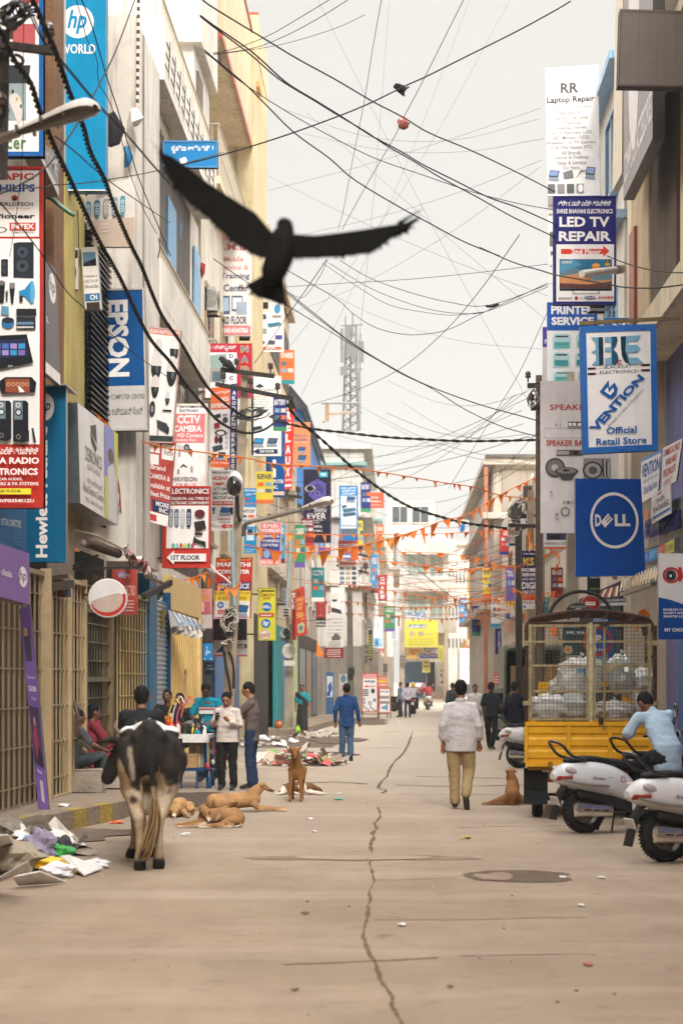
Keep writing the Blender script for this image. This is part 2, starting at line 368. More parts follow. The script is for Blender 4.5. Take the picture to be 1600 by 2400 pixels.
kb=MB();kb.prism([(4.1,10,-.05),(9,10,-.05),(9,60,-.05),(4.3,60,-.05),(3.9,40,-.05)][::-1],(0,0,.2),M('#94816f','stone'));setting('footway',kb)
kb=MB();kb.prism([(-7,62,-.05),(-3.35,62,-.05),(-2.75,66,-.05),(-2.7,70,-.05),(-2.0,84,-.05),(-7,84,-.05)],(0,0,.25),M('#8d7b6b','stone'));setting('footway',kb)
# ------------------------------------------------------------------ buildings
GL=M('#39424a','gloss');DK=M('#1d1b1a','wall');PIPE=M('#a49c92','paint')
def house(name,label,X,y0,y1,H,col,side=-1,depth=9,z0=0,kind='wall',grp=None):
 """one building; side -1 stands left of the street (its face looks to +x)."""
 T=thing(name,label,'building',(X+side*depth/2,(y0+y1)/2,0),grp or 'buildings along the street');b=MB()
 b.bx(X,X+side*depth,y0,y1,z0,H,M(col,kind));b.build('wall',T)
 return T
def part(T,name,fn,parent=None):
 mb=MB();fn(mb);return mb.build(name,parent or T)
def window(T,X,side,ya,yb,za,zb,fr='#cfc8bd',gl=None,bars=0):
 s=-side;mb=MB();d=.05;fm=M(fr,'paint')
 mb.bx(X,X+s*d,ya,ya+.07,za,zb,fm);mb.bx(X,X+s*d,yb-.07,yb,za,zb,fm);mb.bx(X,X+s*d,ya+.07,yb-.07,zb-.07,zb,fm);mb.bx(X-s*.01,X+s*.14,ya-.06,yb+.06,za-.07,za,fm)
 ym=(ya+yb)/2;mb.bx(X,X+s*.035,ym-.025,ym+.025,za,zb-.07,fm)
 for k in range(bars):z=za+(zb-za)*(k+1)/(bars+1);mb.bx(X+s*.036,X+s*.05,ya+.07,yb-.07,z-.012,z+.012,M('#3c3835','metal'))
 w=mb.build('window',T);part(T,'pane',lambda m:m.bx(X+s*.004,X+s*.012,ya+.07,yb-.07,za,zb-.07,gl or GL),w)
def fwindow(T,Y,xa,xb,za,zb,fr='#cfc8bd',gl=None):
 mb=MB();d=.05;fm=M(fr,'paint')
 mb.bx(xa,xa+.08,Y-d,Y,za,zb,fm);mb.bx(xb-.08,xb,Y-d,Y,za,zb,fm);mb.bx(xa+.08,xb-.08,Y-d,Y,zb-.08,zb,fm);mb.bx(xa-.06,xb+.06,Y-.14,Y+.01,za-.08,za,fm)
 xm=(xa+xb)/2;mb.bx(xm-.03,xm+.03,Y-.035,Y,za,zb-.08,fm)
 w=mb.build('window',T);part(T,'pane',lambda m:m.bx(xa+.08,xb-.08,Y-.012,Y-.004,za,zb-.08,gl or GL),w)
def balcony(T,X,side,ya,yb,z,pro=.8,h=.95,col='#d8d0c4',solid=True,grille=True):
 s=-side;m=M(col,'wall')
 def f(mb):
  mb.bx(X,X+s*pro,ya,yb,z-.18,z,m)
  if solid:mb.bx(X+s*(pro-.1),X+s*(pro+.003),ya,yb,z,z+h*.75,m);mb.bx(X,X+s*(pro-.1),ya,ya+.1,z,z+h*.75,m)
 bb=part(T,'balcony',f)
 def r(mb):
  rm=M('#b9ad9a','paint');z1=z+(h*.75 if solid else 0);xx=X+s*(pro-.04)
  mb.tube([(xx,ya,z+h),(xx,yb,z+h)],.025,rm,6);mb.tube([(X,ya+.03,z+h),(xx,ya+.03,z+h)],.025,rm,6)
  if not solid:mb.tube([(xx,ya,z+h*.5),(xx,yb,z+h*.5)],.015,rm,5)
  n=int((yb-ya)/.14)
  for i in range(n+1):y=ya+(yb-ya)*i/n;mb.box((xx,y,(z1+z+h)/2),(.018,.018,z+h-z1),rm)
  for i in range(int(pro/.14)):mb.box((X+s*(.1+i*.14),ya+.03,(z1+z+h)/2),(.018,.018,z+h-z1),rm)
 if grille:part(T,'railing',r,bb)
def shutter(T,X,side,ya,yb,za,zb,col,name='shutter',rib=.09):
 s=-side;m=M(col,'metal')
 def f(mb):
  z=za
  while z<zb-.001:
   z1=min(zb,z+rib);zm=(z+z1)/2
   mb.add([(X,ya,z),(X,yb,z),(X+s*.03,yb,zm),(X+s*.03,ya,zm),(X,yb,z1),(X,ya,z1)],[(0,1,2,3),(3,2,4,5)],m);z=z1
 return part(T,name,f)
def folding_gate(T,A,B,za,zb,col,gap=.10,rows=8,dark=True):
 A=Vector((*A,0));B=Vector((*B,0));L=(B-A).length;d=(B-A)/L;n=Vector((d.y,-d.x,0));
 if n.y>0 and abs(n.y)>abs(n.x):n=-n
 if abs(n.x)>=abs(n.y)and n.x*A.x>0:n=-n
 m=M(col,'paint')
 def f(mb):
  k=max(2,int(L/gap))
  for i in range(k+1):
   p=A+d*(L*i/k)+n*(.022 if i%2 else 0);mb.beam(p+Vector((0,0,za)),p+Vector((0,0,zb)),.3*gap,.014,m,up=n)
  for r in range(rows):
   z=za+(zb-za)*(r+.5)/rows
   for i in range(k):
    p=A+d*(L*i/k);q=A+d*(L*(i+1)/k);dz=.012 if i%2 else-.012
    mb.beam(p+n*.03+Vector((0,0,z-dz)),q+n*.03+Vector((0,0,z+dz)),.008,.010,m,up=n)
  mb.beam(A+n*.02+Vector((0,0,zb+.03)),B+n*.02+Vector((0,0,zb+.03)),.09,.06,m);mb.beam(A+n*.02+Vector((0,0,za-.02)),B+n*.02+Vector((0,0,za-.02)),.09,.04,m)
 g=part(T,'folding_gate',f)
 if dark:
  def bk(mb):
   p,q=A-n*.11,B-n*.11;mb.add([p+Vector((0,0,za)),q+Vector((0,0,za)),q+Vector((0,0,zb)),p+Vector((0,0,zb))],[(0,1,2,3)],M('#65563f','wall'))
  part(T,'shop_back',bk,g)
 return g
XL=-4.55
# --- shop side, near: pebble-dash block
T=house('shop_building','near pebble-dash and concrete block above the cream folding gates, tall blue board on its corner',XL-.15,-24,27.3,14.5,'#8f8172',grp='buildings along the street')  # unseen length behind the camera added to shade the near road and gates
part(T,'corner_pier',lambda m:m.bx(XL-.15,XL+.02,26.5,27.3,3.1,14.5,M('#7a5a40','stone')))
folding_gate(T,(-4.62,21.6),(-4.5,25.3),.22,3.05,'#927e63',gap=.14,rows=6);folding_gate(T,(-4.46,25.45),(-4.42,28.2),.24,3.05,'#a8926f',gap=.13,rows=6)
folding_gate(T,(-4.7,17.8),(-4.62,21.5),.22,3.05,'#a8916f')
for y in(25.33,26.9,28.2):part(T,'gate_post',lambda m:m.bx(-4.5,-4.36,y,y+.09,.2,3.15,M('#b09a78','paint')))
part(T,'gate_latch',lambda m:[m.tube([(-4.34,27.05,1.45),(-4.30,27.1,1.2)],.03,M('#a59b8c','metal'),8),m.box((-4.32,27.08,1.12),(.05,.1,.3),M('#5a4634','rust')),m.tube([(-4.30,27.1,.92),(-4.2,27.45,.8)],.03,M('#8d8478','metal'),8)])
# --- narrow yellow house with the dark barred entrance
T=house('yellow_house','narrow mustard-yellow house with peeling paint above the barred doorway',XL,27.35,31.3,12.5,'#c3b6a4')
part(T,'painted_wall',lambda m:m.bx(XL,XL+.03,27.36,29.04,3.9,8.7,M('#b5a362','wall')))
part(T,'louvre',lambda m:[m.bx(XL,XL+.12,29.1,31.2,z,z+.025,M('#2c2825','metal'))for z in np.arange(4.2,8.3,.09)])
part(T,'recess_shade_panel',lambda m:m.bx(XL,XL+.02,29.05,31.25,4.1,8.4,DK))  # flat sheet, the darkness behind the louvre is in its colour
window(T,XL,-1,27.7,28.5,4.2,5.6,'#8a7a45',M('#23211f','wall'),6)
part(T,'entrance',lambda m:m.bx(XL,XL+.012,28.35,31.1,.2,3.6,M('#141110','wall')))
def ent(mb):
 rm=M('#6d6149','paint')
 for y in np.arange(28.5,31.0,.26):mb.box((XL+.1,y,1.75),(.016,.016,3.1),rm)
 for z in np.arange(.4,3.2,.27):mb.box((XL+.115,29.75,z),(.014,2.6,.016),rm)
 for z in(.9,1.75,2.75):mb.box((XL+.13,29.75,z),(.03,2.6,.07),rm)
 mb.bx(XL,XL+.16,30.95,31.15,.2,3.3,M('#7c6a4e','paint'))
part(T,'grille',ent)
for lab,c,d,rz in(('broken grey masonry block beside the seated woman',(-4.2,27.2,.36),(.5,.45,.34),.2),('low grey stone step below the barred doorway',(-4.05,28.6,.31),(.7,1.5,.2),-.05),('whitewashed block behind the seated woman',(-4.25,30.2,.42),(.35,.5,.45),.1)):
 mb=MB();bm=bmesh.new();bmesh.ops.create_cube(bm,size=1);bmesh.ops.bevel(bm,geom=bm.edges[:],offset=.12,segments=2,affect='EDGES')
 for v in bm.verts:v.co+=Vector((random.uniform(-.05,.05),random.uniform(-.05,.05),random.uniform(-.04,.04)))
 R=Matrix.Rotation(rz,3,'Z');mb.add([R@Vector((v.co.x*d[0],v.co.y*d[1],v.co.z*d[2]))+Vector(c)for v in bm.verts],[[v.index for v in f.verts]for f in bm.faces],M('#8e8172' if 'white' not in lab else '#b9b2a8','stone'));bm.free()
 tag(mb.build('stone_block'),lab,'stone block')
# --- white house with terraces
T=house('white_house','stained white house with crazy-paved terrace railings and a tall pillar front',XL,31.35,46,12.1,'#cec7bd')
part(T,'shop_front',lambda m:[m.bx(XL,XL+.03,31.4,45.9,0,3.5,M('#4a3f36','wall'))])
folding_gate(T,(-4.4,31.6),(-4.36,34.7),.22,3.1,'#c0a46a',gap=.16)
part(T,'blue_pillar',lambda m:m.bx(XL,XL+.25,34.9,36.0,0,3.6,M('#12658a','paint')))
shutter(T,XL+.16,-1,36.02,38.2,.1,3.2,'#8d99a8');part(T,'shutter_rail',lambda m:[m.bx(XL+.1,XL+.24,y,y+.09,0,3.4,M('#175a80','paint'))for y in(35.95,38.2)])
def doors(mb):
 m=M('#e0c07a','paint');n=26
 for i in range(n):y=38.6+5.6*i/n;mb.bx(XL+.10,XL+.13+(.02 if i%2 else 0),y,y+5.6/n,.1,3.1,m)
 mb.bx(XL+.08,XL+.2,38.4,44.6,3.1,3.75,M('#d9bb7c','paint'));mb.bx(XL+.05,XL+.22,44.2,44.6,0,3.1,M('#e3c58c','paint'));mb.bx(XL+.05,XL+.21,44.61,44.8,0,3.1,M('#9c4a32','paint'))
part(T,'folding_doors',doors);part(T,'padlock',lambda m:[m.box((XL+.17,41.6,1.75),(.04,.12,.16),M('#d9cba8','metal')),m.box((XL+.17,41.6,1.9),(.03,.06,.1),M('#8d3a3a','paint'))])
part(T,'pillar',lambda m:[m.bx(XL,-4.08,31.4,34.5,3.6,12.15,M('#cbc4ba','wall')),m.bx(-4.085,-4.06,32.2,32.3,3.6,12.1,M('#8d8478','wall'))])
part(T,'recess_shade_panel',lambda m:[m.bx(XL,XL+.015,35,45.9,z,z+2.2,M('#4d4641','wall'))for z in(4.0,6.4)]+[m.bx(XL,XL+.015,34.6,44,9.3,12,M('#5d564f','wall'))])  # flat panels painted dark for the shade of the open terrace floors
part(T,'blue_door',lambda m:m.bx(XL+.02,XL+.06,44.6,45.9,9.3,11.4,M('#7fa9c6','paint')));part(T,'blue_door',lambda m:m.bx(XL+.02,XL+.05,39.5,41,9.3,11.3,M('#5f8fb3','paint')))
balcony(T,XL,-1,34.5,43.5,8.25,.5,1.0,'#d5cdc2');balcony(T,XL,-1,34.5,44.5,12.25,.55,1.25,'#d9d2c6');balcony(T,XL,-1,38.5,44.5,5.6,.45,1.0,'#dcd7d0')
def zig(mb):
 m=M('#5f564c','wall');x=XL+.557
 for r in range(3):
  y=34.6+r*.1;z=12.35+r*.22
  while y<44:mb.bx(x,x+.006,y,y+.5,z,z+.03,m);mb.bx(x,x+.006,y+.5,y+.55,z-.08,z+.18,m);y+=.85
part(T,'cladding',zig)
part(T,'scallop_trim',lambda m:[m.lathe([(.0,0),(.2,0),(.2,.06),(0,.06)],(XL+.22,33.2+k*.42,11.85),(1,0,0),M('#b8ad99','wall'),14)for k in range(12)])
part(T,'roof_room',lambda m:[m.bx(-9,-4.3,42.5,46,12.3,17.4,M('#cbc5bc','wall')),m.bx(-9,-4.12,42.3,46.1,15.2,18.6,M('#cfc8be','wall')),m.bx(-4.30,-4.25,43,44,12.3,14.8,M('#6d5f52','wood'))])
# --- cream house with red-edged slabs
T=house('cream_house','tall pale yellow house with a red-edged overhanging storey against the sky',-4.0,56,62,19.6,'#c7b58f')
part(T,'lower_block',lambda m:m.bx(-13,-4.5,46.1,55.99,0,13.2,M('#cfc6b6','wall')))
part(T,'overhang',lambda m:[m.bx(-13,-4.06,46.3,55.98,16.6,19.8,M('#cdbb9c','wall')),m.bx(-4.06,-4.03,46.28,55.98,16.55,16.72,M('#a4503c','paint')),m.bx(-13,-4.03,46.26,46.3,16.55,16.7,M('#a4503c','paint')),m.bx(-4.07,-4.02,46.28,56,19.8,19.9,M('#a4503c','paint')),m.bx(-4.6,-4.2,47.5,48.1,16.52,16.6,M('#6d7480','metal'))])
part(T,'parapet',lambda m:[m.bx(-4.3,-3.98,57.5,62,19.6,20.8,M('#cdbb98','wall')),m.bx(-4.32,-3.96,57.5,57.55,20.8,20.88,M('#a4503c','paint')),m.bx(-4.6,-3.9,57,58,18.6,18.75,M('#d9a05c','paint'))])
balcony(T,-4.5,-1,46.3,55.9,13.38,.42,1.2,'#dcc8a8',solid=False);balcony(T,-4.5,-1,46.3,55.9,8.6,.35,1.0,'#d8cfc0')
for z in(5,9.4):
 for k in range(2):window(T,-4.5,-1,47+k*4,49+k*4,z,z+1.7,'#a08c6a')
part(T,'shop_front',lambda m:[m.bx(-4.5,-4.47,46.2,55.9,0,3.7,M('#2b2724','wall')),m.bx(-4.47,-4.37,46.2,55.9,3.7,4.3,M('#6d6052','wall')),m.bx(-4.0,-3.97,56.1,61.9,0,3.6,M('#3a332e','wall'))])
part(T,'blue_door',lambda m:[m.bx(-4.47,-4.38,53,55.8,0,3.3,M('#2b5a8c','paint'))])
part(T,'inner_door',lambda m:m.bx(-4.47,-4.40,48.6,51.2,.1,3.2,M('#2a6aa5','paint')))
# --- dark house with corrugated yellow awnings
T=house('brown_house','weathered brown house with yellow corrugated awnings over its open floors',-4.2,62.1,78,15.6,'#bba88f')
def awn(mb):
 m=M('#c9a644','paint');dm=M('#3a3026','metal')
 for(y0,y1,z0,z1)in((62.6,67,15.4,13.9),(68,76,12.2,10.6)):
  n=16
  for i in range(n):
   a=y0+(y1-y0)*i/n;b=y0+(y1-y0)*(i+1)/n;e=.05 if i%2 else 0
   mb.prism([(-4.2,a,z0+e),(-4.2,b,z0+e),(-3.65,b,z1+e),(-3.65,a,z1+e)],(0,0,.03),m)
  for k in range(5):y=y0+(y1-y0)*k/4;mb.beam((-4.2,y,z0-.05),(-3.65,y,z1-.05),.06,.06,dm)
part(T,'awning',awn)
part(T,'recess_shade_panel',lambda m:[m.bx(-4.2,-4.17,62.5,77.5,z,z+2.2,M('#4b433d','wall'))for z in(12.6,9.2)]+[m.bx(-4.19,-4.16,62.3,77.5,0,3.6,M('#25211f','wall'))])  # shade of the open floors and shops painted as flat dark panels
part(T,'roof_slab',lambda m:m.bx(-9,-3.95,62.1,78,15.6,15.85,M('#b7a893','wall')))
balcony(T,-4.2,-1,62.4,77.5,8.7,.3,1,'#b9aa94');balcony(T,-4.2,-1,62.4,77.5,5.4,.3,1,'#c4b6a0')
def tin(mb):
 for(ya,yb,c)in((64.2,67.5,'#2f8a8c'),(67.5,70.5,'#4a78a8'),(70.5,74,'#7d8796'),(74,77.5,'#a9b58a')):
  y=ya
  while y<yb:mb.bx(-3.97,-3.86+(.03 if int(y*5)%2 else 0),y,y+.2,.05,3.5,M(c,'paint'));y+=.2
part(T,'tin_doors',tin)
# --- blue tin shed on a roof
T=house('blue_shed','bright blue corrugated tin block with a dark sloping roof edge',-3.9,78.1,98,10,'#b5a898')
def shed(mb):
 y=78.2
 while y<97:mb.bx(-8,-3.75+(.05 if int(y*2)%2 else 0),y,y+.5,8.6,12.3,M('#3f7fc0','paint'));y+=.5
 mb.prism([(-8,77.6,13.5),(-4.1,77.6,13.1),(-3.45,77.6,12.3),(-3.45,77.6,12.15),(-4.15,77.6,12.9),(-8,77.6,13.3)],(0,20.5,0),M('#4a5058','metal'))
part(T,'tin_storey',shed)
part(T,'recess_shade_panel',lambda m:m.bx(-3.9,-3.86,78.5,97,0,3.6,M('#4d453f','wall')))  # flat dark panel paints shade into the ground-floor openings
for k in range(3):shutter(T,-3.85,-1,79+k*6,84+k*6,.1,3,('#8d99a0','#a5876a','#5f7f9c')[k])
for k in range(4):window(T,-3.9,-1,79+k*4.5,81+k*4.5,5,6.8,'#c5baa8')
# --- white houses beyond, the street bends towards them
def storeys(T,X,side,y0,y1,xf0,xf1,H,fl=3.4,col='#ccc6bc',trim='#7fa6a0',dark='#857a6e',seed=0):
 r=random.Random(seed);z=3.9
 part(T,'shop_front',lambda m:[m.bx(X,X-side*.03,y0+.1,y1-.1,0,3.5,M(dark,'wall')),m.bx(xf0,xf1,y0-.03,y0,0,3.4,M(dark,'wall'))])
 while z+1.6<H:
  n=max(2,int((y1-y0)/3.6))
  for k in range(n):
   a=y0+(y1-y0)*(k+.25)/n;window(T,X,side,a,a+1.5,z+.9,z+2.3,'#d8d0c4',bars=3)
  if abs(xf1-xf0)>1.2:
   a,b=min(xf0,xf1),max(xf0,xf1);fwindow(T,y0,a+(b-a)*.3,a+(b-a)*.3+min(1.5,(b-a)*.5),z+.8,z+2.3)
  part(T,'sunshade',lambda m:[m.bx(X,X-side*.5,y0-.4,y1,z+2.5,z+2.62,M(col,'wall')),m.bx(xf0,xf1,y0-.4,y0,z+2.5,z+2.62,M(col,'wall')),m.bx(X-side*.5,X-side*.51,y0-.41,y1,z+2.48,z+2.64,M(trim,'paint'))])
  z+=fl
 part(T,'parapet',lambda m:[m.bx(min(xf0,xf1)-.1,max(xf0,xf1)+.25,y0-.3,y1,H,H+.14,M(trim,'paint')),m.bx(min(xf0,xf1),max(xf0,xf1)+.1,y0-.12,y1,H+.14,H+.9,M(col,'wall'))])
T=house('tower_house','white house carrying the telecom mast, teal trim under its roof',-1.75,100,122,12.4,'#cfc9c0');part(T,'roof_room',lambda m:m.bx(-2.9,-1.9,108,114,12.4,14.4,M('#e4dfd8','wall')));part(T,'roof_room',lambda m:m.bx(-6,-3.1,101,112,12.4,14.1,M('#d8d2ca','wall')));storeys(T,-1.75,-1,100,122,-7,-1.75,12.4,seed=1,dark='#8d8478')
T=house('white_shop_house','small white house with balconies beyond the mast house',-1.15,122.5,146,11.4,'#d4cec6');storeys(T,-1.15,-1,122.5,146,-5,-1.15,11.4,seed=2,col='#d4cec6')
balcony(T,-1.15,-1,123,145,6.8,.5);balcony(T,-1.15,-1,123,145,9.6,.5)
T=house('grey_shop_house','pale grey house with a bracketed roof next to the street end',-.3,146.5,176,12,'#ddd6cc');storeys(T,-.3,-1,146.5,176,-4,-.3,12,seed=3,col='#c9c2b7',dark='#9a9084')
# --- the building closing the street
T=house('street_end_building','white four-storey building closing the street, banded balconies above a yellow hoarding',4.6,180,196,15.0,'#d0cbc4',depth=4.4)
def band(mb,z):
 if z:
  mb.bx(.5,4.5,178.6,180,z,z+.12,M('#d6d1ca','wall'));mb.bx(.5,4.5,178.5,178.6,z,z+1.3,M('#c9c4bd','wall'));mb.prism([(4.5,178.5,z),(5.3,179.8,z),(5.3,180,z),(4.5,180,z)],(0,0,1.3),M('#c8c4be','wall'))
  for k in range(5):mb.bx(.5,4.5,178.48,178.5,z+.15+k*.22,z+.18+k*.22,M('#b5b1ab','wall'))
for z in(5.9,9.6,12.9):part(T,'balcony',lambda mb:band(mb,z))
for z in(7.3,11):fwindow(T,180,.9,2.6,z,z+2.1,gl=M('#9aa79f','gloss'));fwindow(T,180,2.9,4.2,z,z+2.1,gl=M('#8b9892','gloss'))
part(T,'roof_room',lambda m:m.bx(-.9,3.4,181,192,15.0,17.9,M('#cfc9c1','wall')))
fwindow(T,181,-.5,1,15.9,17.4);fwindow(T,181,1.3,2.9,15.9,17.4)
def shut(mb):
 for k in range(38):z=.1+k*.085;mb.add([(.65,179.9,z),(2.6,179.9,z),(2.6,179.86,z+.045),(.65,179.86,z+.045),(2.6,179.9,z+.085),(.65,179.9,z+.085)],[(0,1,2,3),(3,2,4,5)],M('#7d97ad','metal'))
 mb.bx(2.7,3.4,179.93,179.97,.1,3.3,M('#22262a','wall'));mb.bx(3.5,4.5,179.9,179.97,.1,3.3,M('#b9b2a6','wall'))
part(T,'shutter',shut);part(T,'steps',lambda m:[m.bx(2.4,5.2,177.4,180,0,.35,M('#a08d7b','stone')),m.bx(2.6,5.2,178.4,180,.35,.7,M('#ab9988','stone'))])
T=house('white_house','plain white block with small slotted vents right of the street-end building',7.5,192,215,14.6,'#d6d2cb',depth=2.9)
for z in(11.4,8.2,5.2):
 for k in range(6):part(T,'vent',lambda m:m.box((5.0+.35*k,191.97,z),(.13,.05,.9),M('#5b5853','wall')))
fwindow(T,192,6,6.9,2.9,4.6);part(T,'roof_slab',lambda m:m.bx(4.4,7.8,191.6,215,14.6,14.9,M('#dcd8d2','wall')))
T=house('yellow_house','orange-yellow house with a rust-red awning far down the open side',6.2,160,178,11.4,'#e8bd72',side=1)
part(T,'balcony',lambda m:[m.bx(5.6,6.2,160,177,z,z+1,M('#e2c48c','wall'))for z in(3.9,7.4)]+[m.bx(5.5,8.6,159,160,7.4,8.6,M('#edc885','wall')),m.bx(5.6,8.6,159.9,159.97,5.2,7.2,M('#8d6b55','wall'))])
part(T,'awning',lambda m:m.prism([(5.4,158.6,3.6),(8,158.6,3.6),(8,160,4.4),(5.4,160,4.4)],(0,0,.05),M('#b06a4e','rust')))
fwindow(T,160,6.5,7.6,8.9,10.4)
# --- open side (right): far and middle blocks
T=house('concrete_house','unfinished pale concrete house with open storeys behind the pole cluster',3.95,82,110,10.7,'#bfb3a3',side=1,depth=7)
part(T,'slab',lambda m:[m.bx(3.5,8,81.6,110,z,z+.25,M('#c2b7a8','wall'))for z in(4.6,8.3,10.5)]+[m.bx(3.55,3.7,81.7,82.0,0,10.4,M('#b8785a','wall'))])
part(T,'recess_shade_panel',lambda m:[m.bx(4.3,8,81.93,81.99,z,z+1.7,M('#a2978a','wall'))for z in(5.1,8.6)])  # shade of the open storeys painted as flat greyer panels
part(T,'wall_panel',lambda m:[m.bx(4.3,6.6,81.85,81.92,z,z+1.5,M('#c9beb0','wall'))for z in(4.9,)]);part(T,'roof_slab',lambda m:m.bx(3.6,9,81.5,110,10.76,10.9,M('#6d665e','wall')))
for z in(5.2,8.9):window(T,3.95,1,84,87,z,z+1.6,'#a8684a',M('#4c4038','wall'),4)
T=house('mid_shop_house','soot-streaked shop house behind the large loudspeaker board',4.25,46.5,81.5,8.1,'#d5cabb',side=1)
for k in range(6):
 for z in(4.6,):window(T,4.25,1,48+k*5.2,50+k*5.2,z,z+1.9,'#9c7a5c',bars=5)
for k in range(6):shutter(T,4.24,1,47+k*5.6,51.6+k*5.6,.15,3.1,('#8d99a0','#a5876a','#5f7f9c','#b0a390','#7a4a3c','#8d8a7c')[k])
balcony(T,4.25,1,47,80,4.1,.3)
T=house('blue_trim_house','roughcast house with sky-blue window boxes behind the white banner',4.25,37.6,46.4,13.6,'#cfc6ba',side=1)
part(T,'trim',lambda m:[m.bx(3.98,4.25,37.6,46.4,z,z+.16,M('#7fa3c4','paint'))for z in(10.4,13.4)]+[m.bx(4.05,9,37.55,37.6,z,z+.16,M('#8fa9c0','paint'))for z in(10.4,11.2,13.4)])
part(T,'window_box',lambda m:[m.bx(4.35,4.75,37.5,37.6,z,z+.5,M('#7da6cc','paint'))for z in(9.5,10.8,11.9,13.0)])
for z in(4.4,7.6,11.2):window(T,4.25,1,38.6,40.6,z,z+1.7,'#8fb0cc');window(T,4.25,1,42,44,z,z+1.7,'#8fb0cc')
part(T,'shop_front',lambda m:[m.bx(4.2,4.25,37.7,46.3,0,3.6,M('#25262b','wall')),m.bx(4.05,4.2,38.6,41.5,.1,3,M('#1d5f9e','paint'))])
part(T,'corner_pillar',lambda m:m.bx(3.13,3.33,36.9,37.2,0,4.6,M('#a79c8d','wall')))
T=house('corner_shop_building','cream shop building with a deep overhang above the mauve and blue shopfront',4.3,-24,37.5,13.5,'#d9cbae',side=1,z0=7.6)  # carried on unseen behind the camera so that it shades the foreground
part(T,'lower_wall',lambda m:m.bx(4.95,13,-24,37.5,0,7.6,M('#6c6c94','wall')))
part(T,'soffit_beam',lambda m:[m.bx(4.22,4.3,12,37.4,7.55,8.0,M('#c3b59c','wall')),m.bx(4.3,4.95,36.9,37.5,0,7.6,M('#b9ab95','wall')),m.bx(4.0,4.3,12,37.3,11.2,11.4,M('#a89a84','wall'))])
part(T,'soot_shadow_wall',lambda m:[m.bx(4.24,4.3,30.5,33.6,8.0,11.0,M('#5a4c40','wall')),m.bx(4.26,4.3,34,36.5,8.0,11.1,M('#b49f82','wall')),m.bx(4.2,4.3,35.6,36.4,8.1,9.8,M('#8d4a38','paint'))])  # darkest panel carries both soot and shadow in its brown
window(T,4.3,1,27.2,29,8.6,10.2,'#c2b08e',DK)
def bdoor(mb):
 y=30.0
 while y<34.6:mb.bx(4.88,4.95-(.04 if int(y*8)%2 else 0),y,y+.125,.15,3.2,M('#1a5d9e','paint'));y+=.125
 y=24.0
 while y<29.6:mb.bx(4.6,4.7-(.05 if int(y*8)%2 else 0),y,y+.125,.15,3.4,M('#17507f','paint'));y+=.125
 mb.bx(4.3,4.6,29.6,29.95,.15,4.6,M('#d6cfc8','wall'));mb.bx(4.5,4.95,24,29.6,3.4,4.3,M('#3d4650','wall'));mb.bx(4.86,4.95,29.9,30,.1,7.4,M('#1e64a6','paint'));mb.bx(4.9,4.95,24,29.5,4.3,7.5,M('#175a9c','paint'))
part(T,'tin_doors',bdoor)
# ------------------------------------------------------------------ signs
WH='#ebe6e3';BK='#262423';RD='#c63a2c';BL='#0e4c9c';NV='#27265f';OR='#d8663a';DR='#7e2c28';YE='#e3d33c';GY='#8f8a86';LG='#c9c4c0';TL='#3f9aa8';PK='#d9797c'
def logo_hp(x,y,rx,ry,bg=WH,fg='#0a86b8'):
 return[('e',x,y,rx,ry,bg),('+',),('t','hp',[(x-rx*.42,y-ry*.72),(x+rx*.72,y-ry*.72),(x+rx*.42,y+ry*.75),(x-rx*.72,y+ry*.75)],0,0,0,fg,1.2)]
def arrow(x0,y0,x1,y1,col,left=True,sh=.28):
 h=(y1-y0);hd=min(h*.9,abs(x1-x0)*.4);ym=(y0+y1)/2;a,b=(x0,x1)if left else(x1,x0);k=1 if left else-1
 return[('p',[(a,ym),(a+k*hd,y0),(a+k*hd,ym-h*sh),(b,ym-h*sh),(b,ym+h*sh),(a+k*hd,ym+h*sh),(a+k*hd,y1)],col)]
def spk(x,y,w_,h,c1='#2b3036',c2='#3f4a55'):
 return[('p',[(x,y+h*.03),(x+w_*.25,y),(x+w_,y),(x+w_,y+h),(x,y+h*.98)],c1),('+',),('e',x+w_*.45,y+h*.28,w_*.27,h*.15,c2),('e',x+w_*.45,y+h*.66,w_*.30,h*.17,c2),('+',),('e',x+w_*.45,y+h*.28,w_*.1,h*.055,BK),('e',x+w_*.45,y+h*.66,w_*.12,h*.065,BK)]
def tower(x,y,w_,h):
 return[('p',[(x,y),(x+w_*.85,y),(x+w_,y+h*.06),(x+w_,y+h*.94),(x+w_*.75,y+h),(x,y+h*.97)],'#23242a'),('+',),('r',x+w_*.08,y+h*.02,x+w_*.62,y+h*.45,'#6f7f8a'),('+',),('o',x+w_*.33,y+h*.11,w_*.15,h*.055,w_*.05,WH),('o',x+w_*.36,y+h*.28,w_*.22,h*.085,w_*.06,BK),('e',x+w_*.36,y+h*.28,w_*.13,h*.05,'#c9d3d8'),('o',x+w_*.36,y+h*.86,w_*.15,h*.06,w_*.04,GY)]
def laptop(x,y,w_,h,c='#2f5f94'):
 return[('p',[(x+w_*.18,y),(x+w_,y+h*.06),(x+w_*.86,y+h*.6),(x+w_*.04,y+h*.55)],'#2c3440'),('p',[(x+w_*.04,y+h*.6),(x+w_*.86,y+h*.64),(x+w_*.95,y+h*.95),(x,y+h*.9)],'#8b97a4'),('+',),('p',[(x+w_*.24,y+h*.06),(x+w_*.92,y+h*.11),(x+w_*.8,y+h*.54),(x+w_*.12,y+h*.49)],c)]
def board_(x,y,w_,h,c='#4d86b4'):
 r=[('p',[(x,y+h*.3),(x+w_*.9,y),(x+w_,y+h*.6),(x+w_*.12,y+h)],c),('+',)]
 for k in range(4):r.append(('p',[(x+w_*(.05+.03*k),y+h*(.38+.16*k)),(x+w_*(.88+.025*k),y+h*(.1+.15*k)),(x+w_*(.885+.025*k),y+h*(.15+.15*k)),(x+w_*(.055+.03*k),y+h*(.43+.16*k))],'#25323e'))
 return r
